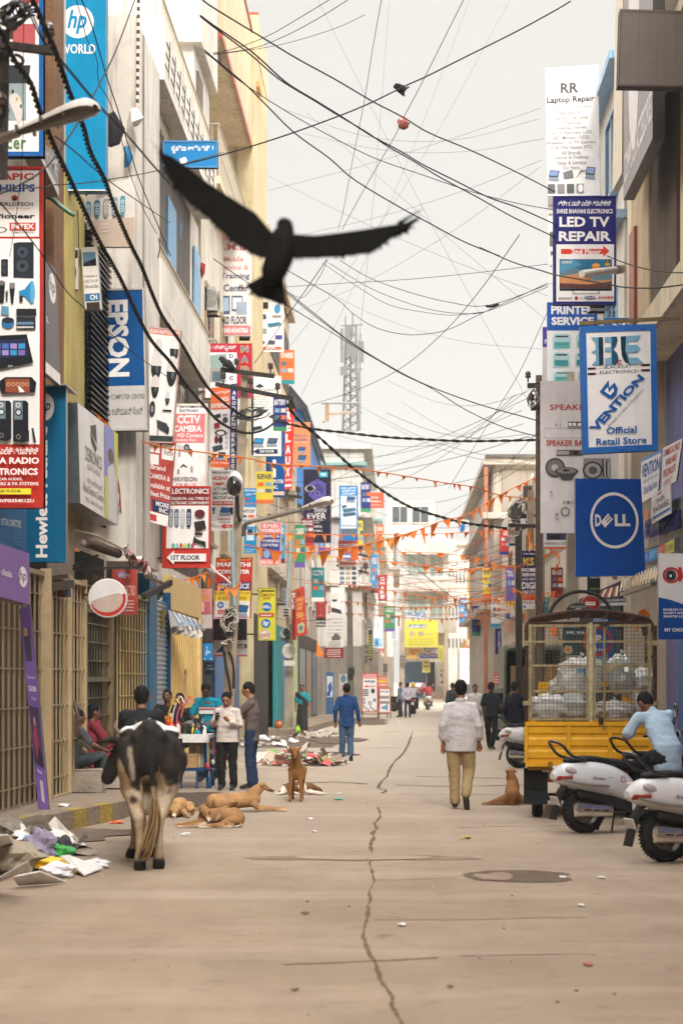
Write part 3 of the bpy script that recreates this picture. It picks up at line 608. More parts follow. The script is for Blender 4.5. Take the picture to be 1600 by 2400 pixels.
def remote(x,y,w_,h,c='#57616b',k='#dfe4e6'):
 r=[('p',[(x+w_*.15,y),(x+w_*.85,y),(x+w_,y+h*.12),(x+w_*.95,y+h*.85),(x+w_*.7,y+h),(x+w_*.3,y+h),(x+w_*.05,y+h*.85),(x,y+h*.12)],c),('+',),('o',x+w_*.5,y+h*.3,w_*.3,h*.1,w_*.1,k)]
 for i in range(5):
  for j in range(3):r.append(('r',x+w_*(.2+.22*j),y+h*(.48+.08*i),x+w_*(.34+.22*j),y+h*(.52+.08*i),k))
 return r
def dome(x,y,r,c='#2c2f30',cap='#d0cac6'):
 return[('e',x,y,r,r*.72,cap),('+',),('p',[(x+r*.95*math.cos(t),y+r*.15+r*.8*math.sin(t))for t in np.linspace(0,PI,14)],c),('+',),('e',x+r*.2,y+r*.35,r*.22,r*.2,'#5b6266')]
def bullet(x,y,w_,h,c='#c9c4c2'):
 return[('p',[(x,y),(x+w_*.8,y+h*.25),(x+w_,y+h*.6),(x+w_*.9,y+h),(x+w_*.1,y+h*.6)],c),('+',),('e',x+w_*.9,y+h*.75,w_*.14,h*.3,'#2c2f30'),('r',x+w_*.1,y+h*.65,x+w_*.2,y+h*1.3,GY)]
def printer(x,y,w_,h,c='#5aa3a3'):
 return[('p',[(x+w_*.05,y+h*.25),(x+w_*.15,y),(x+w_*.9,y+h*.02),(x+w_,y+h*.28),(x+w_*.97,y+h*.92),(x+w_*.06,y+h)],'#a9c8cc'),('+',),('r',x+w_*.14,y+h*.5,x+w_*.9,y+h*.9,c),('r',x+w_*.2,y+h*.12,x+w_*.84,y+h*.22,'#2b3a40'),('+',),('r',x+w_*.2,y+h*.62,x+w_*.85,y+h*.66,'#3d7f86')]
def lines(x0,y0,x1,y1,n,col,fill=.45,seed=0):
 r=random.Random(seed);o=[];h=(y1-y0)/n
 for i in range(n):
  x=x0+(x1-x0)*r.uniform(0,.12);e=x1-(x1-x0)*r.uniform(0,.15)
  while x<e:
   wv=min(e-x,(x1-x0)*r.uniform(.06,.2));o.append(('r',x,y0+h*(i+.25),x+wv,y0+h*(i+.25+fill),col));x+=wv+(x1-x0)*.03
 return o
def S(label,c,rect,col,items=(),Y=None,X=None,quad=None,frame=None,fw=.05,t=.1,side='#8a8680',yaw=0,name='sign_board',cat='sign',group='signboards along the street',pivot=None,arm=0,tilt=0):
 if quad and not rect:
  s=Sign(name,label,cat,Y,X,c,yaw,tilt,quad,group);s.board(col=col,frame=frame,fw=fw,t=t,side=side)
 else:
  x0,y0,x1,y1=rect;s=Sign(name,label,cat,Y,X,c,yaw,tilt,None,group,pivot=((x0+x1)/2,(y0+y1)/2));s.board(x0,y0,x1,y1,col=col,frame=frame,fw=fw,t=t,side=side,pts=quad)
 if arm:
  a,b=(s.m(*s.bb[0],0),s.m(*s.bb[3],0))if arm<0 else(s.m(*s.bb[1],0),s.m(*s.bb[2],0))
  for f in(.12,.88):
   p=a.lerp(b,f)-s.n*t*.5;mb=MB();mb.beam(p+Vector((-.02*arm,0,0)),(p.x+arm*abs(arm)**0*abs(arm),p.y,p.z),.04,.04,M('#5b534b','metal'));mb.build('bracket',s.T)
 s.draw(items);s.done();return s
# ---- near left
S('white and blue service board with a circuit-board photo, topmost beside the street lamp',A1,(-90,-160,400,1435),WH,[('r',200,-20,360,28,'#b8443c'),('t','SERVICE',5,75,330,150,NV,1.3),('r',120,220,328,425,'#b0585a'),('p',[(20,600),(285,600),(262,765),(60,765)],'#34373a'),('r',-60,770,245,1105,'#8d9a9c'),('+',),('p',[(90,880),(150,850),(190,900),(215,985),(205,1080),(190,1140),(160,1120),(120,1010),(85,930)],'#cfc3bd'),*[('r',-40+i*38,800+(i*67)%240,-20+i*38,830+(i*67)%240,('#3d6a70','#262a2c','#a7a25a')[i%3])for i in range(7)],('t','Lenovo',-40,1180,120,1255,'#c0525a',.6),('t','acer',5,1285,245,1368,'#4d7d4c',.3),('r',-90,1395,400,1435,'#1a5c9e'),('r',362,-160,400,1400,'#1a5c9e')],Y=21,t=.12,frame='#1a5c9e',fw=.025,arm=-1.1)
s=S('tall red-bordered audio board with loudspeaker, microphone and car-stereo pictures',A2,(-90,157,403,3295),'#b8352a',[('r',-70,195,362,802,WH),('r',-70,822,367,2710,WH),('+',),('t','DAPIC',-78,220,315,282,RD,1.4),('t','PHILIPS',-66,322,325,392,BL,1.5),('e',138,448,32,28,'#c65a3a'),('+',),('e',138,455,20,20,'#4d3532'),('t','WORLDTECH',-62,487,305,522,'#3a3230',.8),('t','move in Style',30,536,285,556,'#c98a4a',.3),('t','Pioneer',-40,592,325,636,'#3a2230',1.4),('o',10,740,58,26,12,'#3a2a2a'),('r',93,675,332,746,RD),('+',),('t','INTEX',110,686,318,735,WH,1.6),('t','DEMAND MORE',112,755,315,772,'#8d6a62',.2),*spk(128,855,186,330),*spk(15,1012,64,155,'#26282c'),('e',22,1235,34,28,'#6f6a68'),('p',[(-12,1250),(52,1250),(40,1415),(0,1415)],'#24262a'),('e',68,1312,14,12,GY),('p',[(58,1320),(78,1320),(74,1400),(62,1400)],'#24262a'),('r',92,1230,144,1280,'#7a7674'),('p',[(94,1285),(142,1285),(128,1420),(108,1420)],'#24262a'),('p',[(180,1305),(230,1290),(290,1215),(310,1210),(328,1300),(310,1415),(290,1418),(232,1350),(185,1345)],'#2f86b8'),('+',),('e',305,1315,22,104,'#57a4cc'),('r',185,1350,215,1405,'#2b3036'),('p',[(20,1440),(88,1450),(90,1530),(15,1520)],'#5d93a8'),('r',157,1468,340,1530,'#26282c'),('e',80,1600,58,48,'#2f6f9c'),('e',80,1575,56,28,'#2b3440'),('r',157,1545,333,1658,'#2b2f33'),('+',),*[('r',165+i*14,1590,174+i*14,1615,'#6f9ac0')for i in range(11)],*[('r',165+i*14,1632,174+i*14,1648,WH)for i in range(11)],('p',[(-70,1720),(255,1705),(315,1965),(-70,2040)],'#202126'),('+',),('p',[(-60,1760),(245,1745),(272,1905),(-60,1930)],'#2a2f4c'),('+',),*[('r',-45+i*75,1790+60*j,15+i*75,1838+60*j,('#7a6aa8','#4a6fb4','#9a86c0','#3f8fc0')[(i+j)%4])for i in range(4)for j in range(2)],('t','JVC',85,1990,125,2010,WH,.6),('p',[(10,2130),(60,2098),(300,2098),(345,2150),(330,2240),(30,2250),(0,2180)],'#202126'),('+',),('r',60,2115,282,2240,'#8d4a34'),('+',),*[('o',88+i*43,2165,18,18,5,'#d8b08a')for i in range(5)],('p',[(175,2180),(200,2190),(240,2235),(190,2240)],WH),*tower(-25,2315,140,370),*tower(132,2315,140,385),('p',[(300,2568),(320,2568),(345,2700),(325,2705)],'#2b2c32'),('p',[(258,2590),(280,2590),(280,2690),(258,2690)],'#2b2c32')],Y=21.6,t=.12,frame='#b03026',fw=.03,arm=-1)
s.draw([('t','ರೇಡಿಯೋ ಎಲೆಕ್ಟ್ರಾನಿಕ್ಸ್',-210,780,365,850,WH,.8),('t','A RADIO',5,875,372,935,WH,1.5),('t','TRONICS',0,975,360,1038,WH,1.5),('t','CAR AUDIO,',0,1062,220,1090,WH,1),('t','ERS & PA SYSTEMS',0,1103,366,1132,WH,1),('r',-80,1160,298,1215,YE),('+',),('t','ND FLOOR',0,1172,207,1198,BK,1),('t','BVPI5554K1ZU',0,1258,325,1288,WH,1.2)],A3)
S('huge sky-blue hanging board with a round white emblem at its head',A1,(545,-60,975,1752),'#0d86b4',[*logo_hp(717,200,148,152,WH,'#0d86b4'),('r',545,1742,975,1752,WH),('r',545,-60,551,1752,WH),('t','WORLD',552,405,880,495,WH,.9)],Y=27.6,t=.22,side='#1c7ea6')
S('grey fascia panel with pale emblem letters, squeezed beside the sky-blue board',PX,None,'#827c79',[('t','DOME',10,18,90,60,'#b3adaa',.8),('r',0,80,100,100,'#b9b2ae')],X=-4.35,quad=[(96,330),(138,365),(138,462),(96,372)],t=.2)
S('plain grey upright panel with a white oval emblem on the wall corner',A2,None,'#77706f',[('e',62,20,26,13,WH),('+',),('t','hp',[(44,12),(84,12),(78,27),(40,27)],0,0,0,'#77706f',1),('r',0,90,100,100,WH),('t','is.',5,48,30,55,WH,.5)],X=-4.2,quad=[(405,985),(520,1110),(555,2170),(405,2040)],t=.06)
s=S('dark-blue upright shop board lettered along its height, above the air conditioner',A3,(235,220,608,1838),'#0b5d84',[('o',420,405,80,125,14,WH),('e',420,405,72,115,WH),('+',),('t','hp',[(395,340),(480,340),(455,470),(370,470)],0,0,0,'#0b5d84',1.2),('t','Hewlett-Packard',[(332,1790),(332,590),(440,590),(440,1790)],0,0,0,WH,1.6)],Y=25.5,t=.14,side='#a9a29c')
part(s.T,'rain_hood',lambda m:m.prism([P(100,903,25.3),P(156,903,25.3),P(184,928,26.2),P(104,905,26.4)],(0,0,.02),M('#c8c0b8','metal')))
S('purple fascia over the nearest folding gate',B1,None,'#84669e',[('t','college deals',10,45,62,62,WH,.5),('e',85,50,9,20,WH),('+',),('t','hp',[(78,38),(94,36),(91,61),(76,64)],0,0,0,'#84669e',1)],X=-3.95,quad=[(-180,25),(252,170),(255,605),(-180,490)],t=.14,side='#6d5684')
S('small dark-blue panel with a faint web address above the purple fascia',A3,None,'#1f5f8e',[('t','ESTDIA.COM/STORE',22,28,80,45,'#c8d4dc',.6),*lines(55,50,85,90,5,'#3f78a0')],X=-4.3,quad=[(-60,1330),(250,1340),(250,1760),(-60,1650)],t=.1)
s=S('tall thin purple banner leaning against the folding gates',B1,None,'#77599a',[('r',20,10,78,26,'#4a4350'),('+',),('r',22,10,60,14,'#a98a72'),('t','Savings on laptops',20,33,90,35,'#cdbcd8',.2),('t','5,8,300',20,38,88,41,WH,.5),('t','on laptops',35,43,80,45,'#cdbcd8',.2),('r',10,48,95,76,'#4d4159'),('+',),('p',[(22,62),(50,54),(62,63),(72,72),(40,73)],'#a24458'),('e',46,55,10,2.2,'#a98a7c'),('p',[(60,66),(95,72),(80,76),(40,75)],'#3a3340'),('r',45,83,72,93,'#b7b4bc'),('t','Grab yours',30,78,70,80,WH,.3)],X=None,Y=23.6,quad=[(165,640),(255,605),(425,2440),(330,2350)],t=.03,yaw=-24,side='#b8b2ba')
# ---- left middle
S('white tube-lit shop board with a grey emblem and a cheering man, seen edge-on',A3,None,'#dcd8d3',[('p',[(28,14),(42,8),(44,28),(30,20)],'#5b5753'),('p',[(28,20),(36,26),(44,32),(40,38),(30,30)],'#4f4b48'),('t','ZEBRONICS',14,38,56,52,'#8a8580',.3),('t','ALWAYS AHEAD',18,54,52,60,'#a09b96',.2),('t','ಗಣಕ ಯಂತ್ರಗಳ ಅಂಗಡಿ',18,68,56,74,'#8f8a85',.2),('t','Raju Electro Centre',8,77,60,87,'#7f7a76',.5),('t','THE COMPUTER SHOP',12,90,58,94,'#8a8580',.3),('p',[(63,0),(100,0),(100,100),(63,100)],'#8d93c4'),('+',),('r',63,55,72,100,'#cfc75e'),('p',[(88,0),(100,0),(100,60),(92,40)],'#cfc75e'),('e',80,30,8,8,'#6d5c54'),('p',[(70,45),(86,36),(96,50),(98,100),(72,100)],'#cfcac8')],X=-4.2,quad=[(715,365),(1080,655),(1080,1495),(740,1290)],t=.32,side='#a9abac')
S('navy upright board lettered sideways in white with a pale name strip below',A2,None,'#0d4f8c',[('t','EPSON',[(64,8),(64,62),(17,62),(17,8)],0,0,0,WH,1.9),('r',0,68.5,100,100,'#c4bfbb'),('+',),('t','RAJU COMPUTER CENTRE',2,74.5,95,79,'#5a5654',.4),('t','ರಾಜು ಕಂಪ್ಯೂಟರ್ ಸೆಂಟರ್',6,83,90,89,'#4d4947',.3)],Y=30.9,quad=[(905,1285),(1325,1270),(1360,2580),(935,2590)],t=.2,frame='#b9b2ab',fw=.03,side='#c9c2bb')
S('white leaning board full of black dome cameras',A2,None,WH,[('r',0,0,100,6,'#cf8069'),('t','ಕರೂಪ ಕಂಪ್ಯೂಟರ್',12,.8,95,5,WH,.3),*dome(38,18,12),*dome(85,15,14,cap='#dcd6d2'),*dome(35,31,16),*dome(82,35,16),*dome(35,50,12),('e',30,71,9,7,'#35383a'),('+',),('e',30,71,4,3,'#8a8f92'),*bullet(45,80,40,12,'#3a4248'),('r',62,71,90,72.5,BK),('r',20,94,100,98.5,'#35413f'),*dome(75,60,7)],Y=33.1,quad=[(1345,1625),(1665,1660),(1590,2700),(1300,2690)],t=.06,yaw=-8,frame='#c9a59c',fw=.02)
S('red and white board of dome-camera prices hanging below the camera board',A5,None,'#b04a45',[('r',5,2,48,16,WH),('r',55,4,98,22,WH),('+',),('t','Vintron',62,10,95,17,'#5a3a38',.5),('r',0,18,45,30,WH),('t','Brand',15,30,72,36,WH,.8),('t','CAMERA &',8,41,92,47,WH,.8),('t','available at',2,52,95,58,WH,.8),('t','Best Price',12,62,98,68,WH,.8),('r',20,72,100,86,'#27355f'),('+',),('t','MORE',36,73,98,79,WH,1.2),('t','INC.',52,80,98,85.5,WH,1.2),('r',0,87,100,100,WH),('+',),('r',0,90,40,98,'#b8453c')],Y=33.2,quad=[(70,395),(288,430),(230,1050),(95,1010)],t=.05,yaw=-8)
S('white surveillance board with a pink heading on the pole side of the lane',A5,(255,145,525,875),WH,[('t','JAI COMPUTERS',318,160,510,182,NV,.8),('t','ELECTRONICS',318,186,455,206,NV,.8),('p',[(260,218),(505,218),(498,432),(260,432)],PK),('+',),('t','CCTV',300,228,470,292,WH,2),('t','CAMERA',275,305,480,352,WH,1.8),('t','HD Camera',300,362,490,392,WH,1),('t','Available Here',285,400,440,422,WH,.5),*bullet(300,445,110,70),('e',370,470,22,28,'#3c4042'),('+',),('e',370,470,12,14,'#8b9296'),('p',[(322,610),(345,588),(375,610),(370,615),(345,600),(328,615)],BK),('r',302,625,316,662,GY),('r',400,605,414,648,GY),('t','HIKVISION',262,682,445,716,'#6d5a5c',.7),('t','CP PLUS',292,730,438,757,'#c96a6a',.5),('t','enhancing vision',290,765,440,782,GY,.2),('r',255,802,480,834,BL),('+',),('t','GROUND FLOOR',270,808,452,827,WH,1)],Y=34.5,frame='#d5cdc0',fw=.04,arm=-.7)
s=S('red components board with remote controls and a large white floor arrow',A5,None,'#c43a2e',[('r',17,0,100,23,'#7d2b2a'),('+',),('t','ELECTRONICS',12,3,97,9.5,WH,1),('t','DEALERS IN : ALL TYPES OF',12,13.5,97,17,WH,.7),('t','ELECTRONIC COMPONENTS',12,18.8,97,22.3,WH,.7),('r',8,24,96,76,WH),('+',),*remote(12,28,10,23,'#8d9498'),*remote(24,28,10,23,'#5c6a74'),*remote(37,28,10,23,'#b4b8ba'),*remote(50,28,10,23,'#2d3f5c'),('e',78,34,11,5,'#5c2b3a'),('p',[(66,44),(88,42),(92,52),(70,56)],'#34312f'),('r',68,57,84,60,'#34312f'),('p',[(66,62),(76,66),(90,68),(92,76),(86,73),(72,70),(64,70)],'#34312f'),*[('p',[(20+8*i,72),(24+8*i,69),(27+8*i,72),(26+8*i,75),(21+8*i,75)],('#5aa39a','#7fb8ae','#c0503c','#c9c94a','#4aa07a','#c04a5a')[i])for i in range(6)],*arrow(10,79,92,96,WH),('+',),('t','1ST FLOOR',19,84.5,79,90.5,'#2a2b48',1.6)],Y=34.2,quad=[(200,750),(545,750),(542,1352),(187,1352)],t=.12,frame='#c23629',fw=.03,arm=-.6)
S('blue and white board in curling local script fixed high on the terrace',D5,(460,1148,908,1370),'#2378b0',[('t','ಕೃಷ್ಣ ಆರ್ಟ್ಸ್',530,1185,845,1255,WH,1),('r',865,1190,871,1225,WH),('p',[(595,1300),(640,1280),(660,1310),(640,1340),(665,1370),(640,1345),(600,1335)],WH)],Y=35,t=.1,frame='#3f7fae',fw=.03,arm=-.5)
S('faded tall mobile-service banner with a red telephone number strip',A4,None,'#e0d8d2',[('t','ಎಸ್.ಎಂ.ಡಿ',12,2,70,7,'#c98a82',.6),('t','S.M.D',4,10,90,17,'#c47a72',1.6),('t','Mobile',20,23,76,28,'#c98a82',1),('t','Service &',4,31,92,36,'#cf918a',1),('t','Training',10,39,94,46,'#55536f',1),('t','Center',18,50,92,57,'#55536f',1),('r',8,61,36,79,'#56627d'),('+',),('r',11,63,33,76,'#a3b4cc'),('r',42,61,74,76,'#5d6270'),('+',),('r',45,63,71,74,'#dfe2e6'),('r',55,67,86,79,'#9aa5b4'),('t','3RD FLOOR',10,81,86,88.5,'#4f4d5e',1.2),('r',3,90,97,99,PK),('+',),('t','9845434786',7,92,90,97.5,WH,1.2)],Y=52,quad=[(652,770),(910,770),(908,1528),(660,1528)],t=.05)
s=S('white accessory banner with keyboards and a red fifth-floor arrow',A4,(916,950,1145,1645),WH,[*board_(920,1300,50,55),('r',970,1265,1045,1350,'#cfc6b4'),('+',),('r',985,1280,1030,1330,BK),('e',1097,1330,24,34,'#3f88b0'),*board_(925,1365,95,60,'#3a5f80'),('r',1060,1375,1125,1395,GY),*laptop(930,1430,60,40),*board_(1022,1425,105,42,'#4d93b8'),('r',925,1475,1020,1490,'#5f8f8a'),('r',920,1495,1020,1512,'#8a9290'),('r',918,1525,970,1552,'#2f84b4'),('r',1082,1523,1134,1552,'#514b94'),('r',920,1562,972,1590,'#5a5f66'),('e',997,1578,9,11,BK),('r',1030,1562,1080,1590,'#4d4f52'),*arrow(935,1598,1128,1638,'#d8584a',sh=.22),('+',),('t','5TH FLOOR',1010,1610,1082,1628,WH,.8)],Y=60,t=.05)
S('magenta and white video board with yellow-blue upright letters',A4,(565,1583,912,1985),'#bd2c40',[('t','ಎಂಟರ್‌ಪ್ರೈಸಸ್',560,1595,795,1640,WH,.8),('r',568,1650,800,1985,WH),('+',),('p',[(600,1670),(720,1660),(735,1760),(610,1770)],'#8fa59c'),('r',590,1760,720,1870,'#9b9a96'),('+',),('r',620,1790,690,1860,'#5b6a70'),*[('t',ch,745,1662+i*54,776,1690+i*54,NV,1.2)for i,ch in enumerate('DVDC')],*[('t',ch,828,1600+i*75,886,1650+i*75,'#e8cf3c',3.5)for i,ch in enumerate('NAKO')],('+',),*[('t',ch,832,1604+i*75,882,1646+i*75,'#1f62b0',1)for i,ch in enumerate('NAKO')]],Y=46,t=.1,arm=-.5)
S('orange-headed video and disc board with a navy strip lettered down its edge',A5,None,WH,[('r',0,-2,73,27,'#d8683c'),('+',),('t','ಎಂಟರ್‌ಪ್ರೈಸಸ್',12,3,70,8,WH,.4),('t','NAKODA',38,11,68,17,WH,1),('t','ENTERPRISES',2,19,70,25,WH,1),*board_(10,32,28,8,'#3c3e40'),('t','DVD',46,33,62,36,BK,1),('e',55,41,10,4,'#3e4852'),('p',[(12,45),(36,43),(34,51),(14,52)],'#a03a40'),('e',38,57,22,4,'#4c3a2e'),('+',),('e',38,57.5,14,2.5,WH),('e',22,66,8,5,'#7a2c3c'),('e',38,66,8,5,'#2e2a34'),*board_(6,72,42,10,'#4b555c'),('r',30,82,58,88,'#3c3e40'),*[('t',ch,57,56+i*6,64,60+i*6,NV,.8)for i,ch in enumerate('DVCD')],('r',0,89,73,93,'#2e3f78'),('+',),('t','IST FLOOR',8,89.8,55,92.3,WH,.6),('r',0,93,73,102,OR),('+',),('t','22354448 : 9341080000',2,95,70,97,WH,.2),('r',74,-4,100,104,'#2a2a66'),('+',),*[('t',ch,80,-2+i*6.6,94,3.2+i*6.6,WH,1.4)for i,ch in enumerate('NAKODAENTERPRISES')]],Y=45,quad=[(545,40),(745,20),(735,610),(545,600)],t=.08,arm=-.4)
S('white used-laptop sales board with red lettering just above the lane',A5,(545,632,722,1078),WH,[('t','ಲಕ್ಷ್ಮಿಯ ಕಂಪ್ಯೂಟರ್',545,640,722,660,BK,.5),('t','LAKSHAYA',520,678,735,706,RD,1.4),('t','COMPUTERS',520,722,760,748,RD,1.4),('t','MULTI BRAND',528,760,735,782,BK,.9),('t','USED LAPTOP',528,792,738,815,BK,.9),('t','DESKTOP SALE',528,825,738,847,BK,.9),('r',545,862,710,890,RD),('+',),('t','# Quality & Best',545,866,708,886,WH,.8),*laptop(545,905,35,55),*laptop(608,905,90,70),('r',690,905,710,960,BK),('o',567,990,14,16,3,'#7a9ab8'),('t','Lenovo',595,978,690,1000,'#b0454a',.9),('t','ASUS',610,1008,690,1022,'#6f7a8c',.4),('t','Mob:',548,1025,578,1035,BK,.4),('t','9986333',548,1042,610,1054,BK,.5),*arrow(615,1025,705,1065,RD),('+',),('t','1st',660,1037,690,1054,WH,1)],Y=46.5,t=.08)
S('red and navy market board half hidden by the near pole',A5,None,'#c53b30',[('t','ಮಾರುತಿ ಕಂಪ್ಯೂಟರ್',6,1.5,96,5,YE,.6),('t','MARUTHI',4,8,95,15.5,WH,1.8),('t','COMPUTER',3,20,94,27,WH,1.8),('t','MALL',36,30.5,64,36.5,WH,1.8),('r',0,41,100,54,'#33347a'),('+',),('t','BEST PRICE',10,43,94,51.5,WH,1.5),('r',-2,55,98,72,'#e4d23c'),('+',),('t','LAPTOP DESKTOP',3,57,94,61.5,'#b03a2c',.8),('t','& ACCESSORIES',10,64.5,88,69.5,'#b03a2c',.8),('r',-1,72,97,101,WH),('+',),*logo_hp(17,78.5,9,5.5,'#1667a8',WH),('r',10,87,32,93.5,RD),('+',),('t','Lenovo',13,88.2,31,92.2,WH,.6),*laptop(62,78,32,22)],Y=46,quad=[(585,1275),(853,1275),(838,1720),(568,1720)],t=.1,frame='#b8352b',fw=.02)
S('dark board with a white floor arrow low behind the near pole',D9,(695,1225,1170,1755),'#a9a39f',[('r',700,1230,1168,1530,'#2e2c2c'),('p',[(735,1700),(850,1590),(850,1690)],'#272c4e'),('r',1010,1590,1170,1640,'#2b2b33'),('+',),('t','FLOOR',1025,1603,1140,1632,WH,.9),('r',695,1735,1170,1755,'#a23a38'),('r',695,1225,712,1755,'#a23a38')],Y=47,t=.06)
S('blue mobile-repair banner behind the near pole',A5,(790,765,880,1245),'#1f7fb6',[('t','9845434786',795,775,872,790,WH,.4),('t','ಎಸ್ ಎಂ ಡಿ',805,800,875,820,WH,.4),('t','SMD',795,832,832,856,RD,1.2),('t','Service',795,868,872,886,'#d07a6a',1),('t','Software, Display',792,900,874,914,WH,.5),('t','Screen Repair',800,918,866,932,WH,.5),('p',[(800,980),(815,960),(870,985),(855,1010)],BK),('r',808,1045,862,1150,'#bcd2de'),('+',),('r',815,1055,856,1110,'#2c3a48'),('t','1st Floor, Shop No. 1',794,1212,874,1222,WH,.3),('t','Bangalore - 2',800,1228,860,1238,WH,.3)],Y=54,t=.05)
S('pink and navy mobile training board under the arm of the second street lamp',A5,None,'#32468c',[('r',0,0,100,26,PK),('+',),('t','S.M.D.',14,5,86,13,WH,1.3),('t','MOBILES',10,16,92,23.5,WH,1.3),('t','SERVICE &',9,30,90,35.5,WH,1),('t','TRAINING',9,40,90,46,WH,1),('t','CENTRE',12,50,86,55.5,WH,1),('e',35,73,16,10,'#8aa0c4'),('r',55,66,85,80,'#6f86b4'),('r',0,84,100,100,PK),('+',),('t','2ND FLOOR',8,88,90,95,WH,1.2)],Y=57,quad=[(908,1012),(1068,1012),(1058,1340),(897,1335)],t=.06,frame='#c9b7b2',fw=.03)
S('white repair-services board with a navy second-floor arrow',A5,(838,-60,1065,530),WH,[('t','TECHFIX',855,35,1045,55,'#2e3238',.5),('p',[(870,20),(905,-5),(940,20),(905,30)],'#3c4148'),('t','LAPTOP',860,85,965,102,'#d8986a',.6),*[('t',tx,852,108+i*19,a,118+i*19,'#5a5a5c',.3)for i,(tx,a)in enumerate((('DESKTOP SERVICE',970),('DATA RECOVERY',980),('MEMORY ASSISTANCE',972),('CHIPLEVEL SERVICE REPAIR',1025),('SCREEN & MAIN BOARD REPAIR',1040),('SALES & BANKING SOLUTION',1048)))],('p',[(965,240),(1000,222),(1050,245),(1010,262)],'#3c3c40'),*board_(850,305,75,40,'#33454f'),*laptop(855,395,85,75,'#2f86b4'),*laptop(955,395,85,70,'#4b5f74'),*arrow(858,475,1038,515,'#1f3454',sh=.4),('+',),('t','2ND FLOOR',905,485,1010,505,WH,1)],Y=56,t=.08,frame='#cfc9c2',fw=.02)
S('navy computer board with a first-floor arrow beside the red upright',A5,(950,225,1088,832),'#10508e',[('r',1000,240,1032,520,'#10508e'),('r',1000,555,1025,590,WH),('r',1002,620,1024,685,WH),('t','COMPUTER',955,702,1080,730,WH,1),('t','INC.',985,745,1042,770,WH,1.2),*arrow(955,785,1083,822,'#e2d3cc',sh=.35),('+',),('t','1ST FLOOR',985,795,1075,812,OR,.6)],Y=58,t=.08)
S('bright red upright board with tall white letters',A5,None,'#d53a2a',[*[('t',ch,18,2+i*14.2,72,13+i*14.2,WH,1.8)for i,ch in enumerate('RELAUX')],('t','COMPUTER',5,87,96,90,WH,1),('r',10,94,92,97,WH)],Y=60,quad=[(1082,195),(1160,180),(1140,770),(1085,775)],t=.08)
S('orange consumables banner on the blue tin storey',A5,(1152,280,1278,610),'#d88a5c',[('t','Electronic',1156,368,1258,388,'#6d6a8c',.8),('t','Consumables',1140,395,1252,418,'#6d6a8c',.8),('t','Repair, Refilling',1156,425,1265,432,WH,.2),*laptop(1180,460,65,50),*laptop(1180,520,70,62)],Y=66,t=.05)
S('black hard-drive poster with a violet hexagon',A5,(1222,625,1430,1170),'#201f33',[('r',1342,645,1405,685,'#2fa0b4'),('+',),('t','WD',1352,654,1394,676,WH,1.3),('p',[(1330,695),(1392,735),(1392,815),(1330,880),(1262,815),(1262,735)],'#5a4f9a'),('+',),('p',[(1330,730),(1370,758),(1370,800),(1330,835),(1285,800),(1285,758)],'#3e3878'),('+',),('o',1275,768,38,24,10,'#b9b4b0'),('e',1275,768,22,22,'#151419'),('o',1328,805,22,18,5,'#8f86c0'),('t','GREATER THAN',1245,895,1392,903,WH,.3),('t','THAN',1300,912,1392,945,WH,.2),('t','EVER',1255,950,1392,992,WH,.2),('t','SURVEILLANCE FEATURED',1262,998,1372,1008,WH,.2),('t','STORAGE',1300,1014,1345,1022,WH,.2),('t','WD PURPLE',1250,1040,1362,1056,WH,.6),('t','UPTO TO SIMPLE',1248,1073,1365,1086,WH,.6)],Y=72,t=.08,frame='#59587a',fw=.03)
S('yellow computer-shop board with round brand emblems in a column',A5,(893,1498,1025,1885),'#cfc63c',[*arrow(912,1512,1015,1530,'#2d2a22',sh=.3),('t','COMPUTER',905,1540,1015,1562,'#a4432c',1),('t','SHOP',930,1565,986,1584,'#a4432c',1),('e',957,1637,36,34,'#1866a4'),('+',),('t','DELL',927,1626,987,1648,WH,1.4),('r',900,1683,1008,1713,'#b93a34'),('+',),('t','Lenovo',913,1689,994,1706,WH,1),*logo_hp(950,1760,34,33,'#1667a8',WH),('e',943,1843,42,40,'#d9cfb8'),('+',),('o',943,1843,38,36,4,'#9a5a4c'),('p',[(903,1845),(978,1828),(982,1850),(907,1866)],'#b05a50'),('+',),('t','BEST PRICE',[(910,1850),(976,1834),(978,1846),(912,1862)],0,0,0,WH,.8)],Y=52,t=.1,frame='#b3ab34',fw=.02,arm=-.6)
S('small blue cable-brand box on the shutter side of the near pole',D9,(570,1575,695,1810),'#1c79b8',[('t','fine',[(600,1740),(610,1610),(628,1610),(618,1740)],0,0,0,WH,1),('t','one',615,1680,665,1710,WH,.7),('r',572,1780,600,1795,'#8fc0dc'),('r',655,1780,690,1795,'#8fc0dc')],Y=42.5,t=.2)
S('dark blue meter plate with a stencilled code',D9,(590,1840,728,2010),'#1d2f4e',[('t','SJP',620,1872,680,1900,'#aab6c6',.6),('t','23 0162',600,1912,708,1938,'#aab6c6',.6)],Y=43,t=.25)
S('pinkish faded photo-panel beside the folding doors',D9,(425,820,690,1370),'#c98f88',[('t','INFRA',445,838,630,870,'#c9764a',1),('r',430,890,640,980,'#c9855c'),('r',430,1180,690,1365,'#cfc4c0'),('+',),*[('r',440+i*20,1190,444+i*20,1360,'#a89c98')for i in range(12)],('r',440,1000,660,1170,'#b8656a'),('+',),('r',480,1020,530,1090,'#d6a09c'),('r',545,1010,580,1140,'#dcb0ac')],Y=45,t=.05)
S('small pink poster of strips beside the corrugated hood',D9,(190,800,400,1200),'#b9777c',[('r',320,830,400,1200,'#aaa5a2'),('+',),*lines(200,1090,310,1190,5,'#d6a8a8'),('r',200,820,300,1060,'#cc8c90')],Y=43,t=.05)
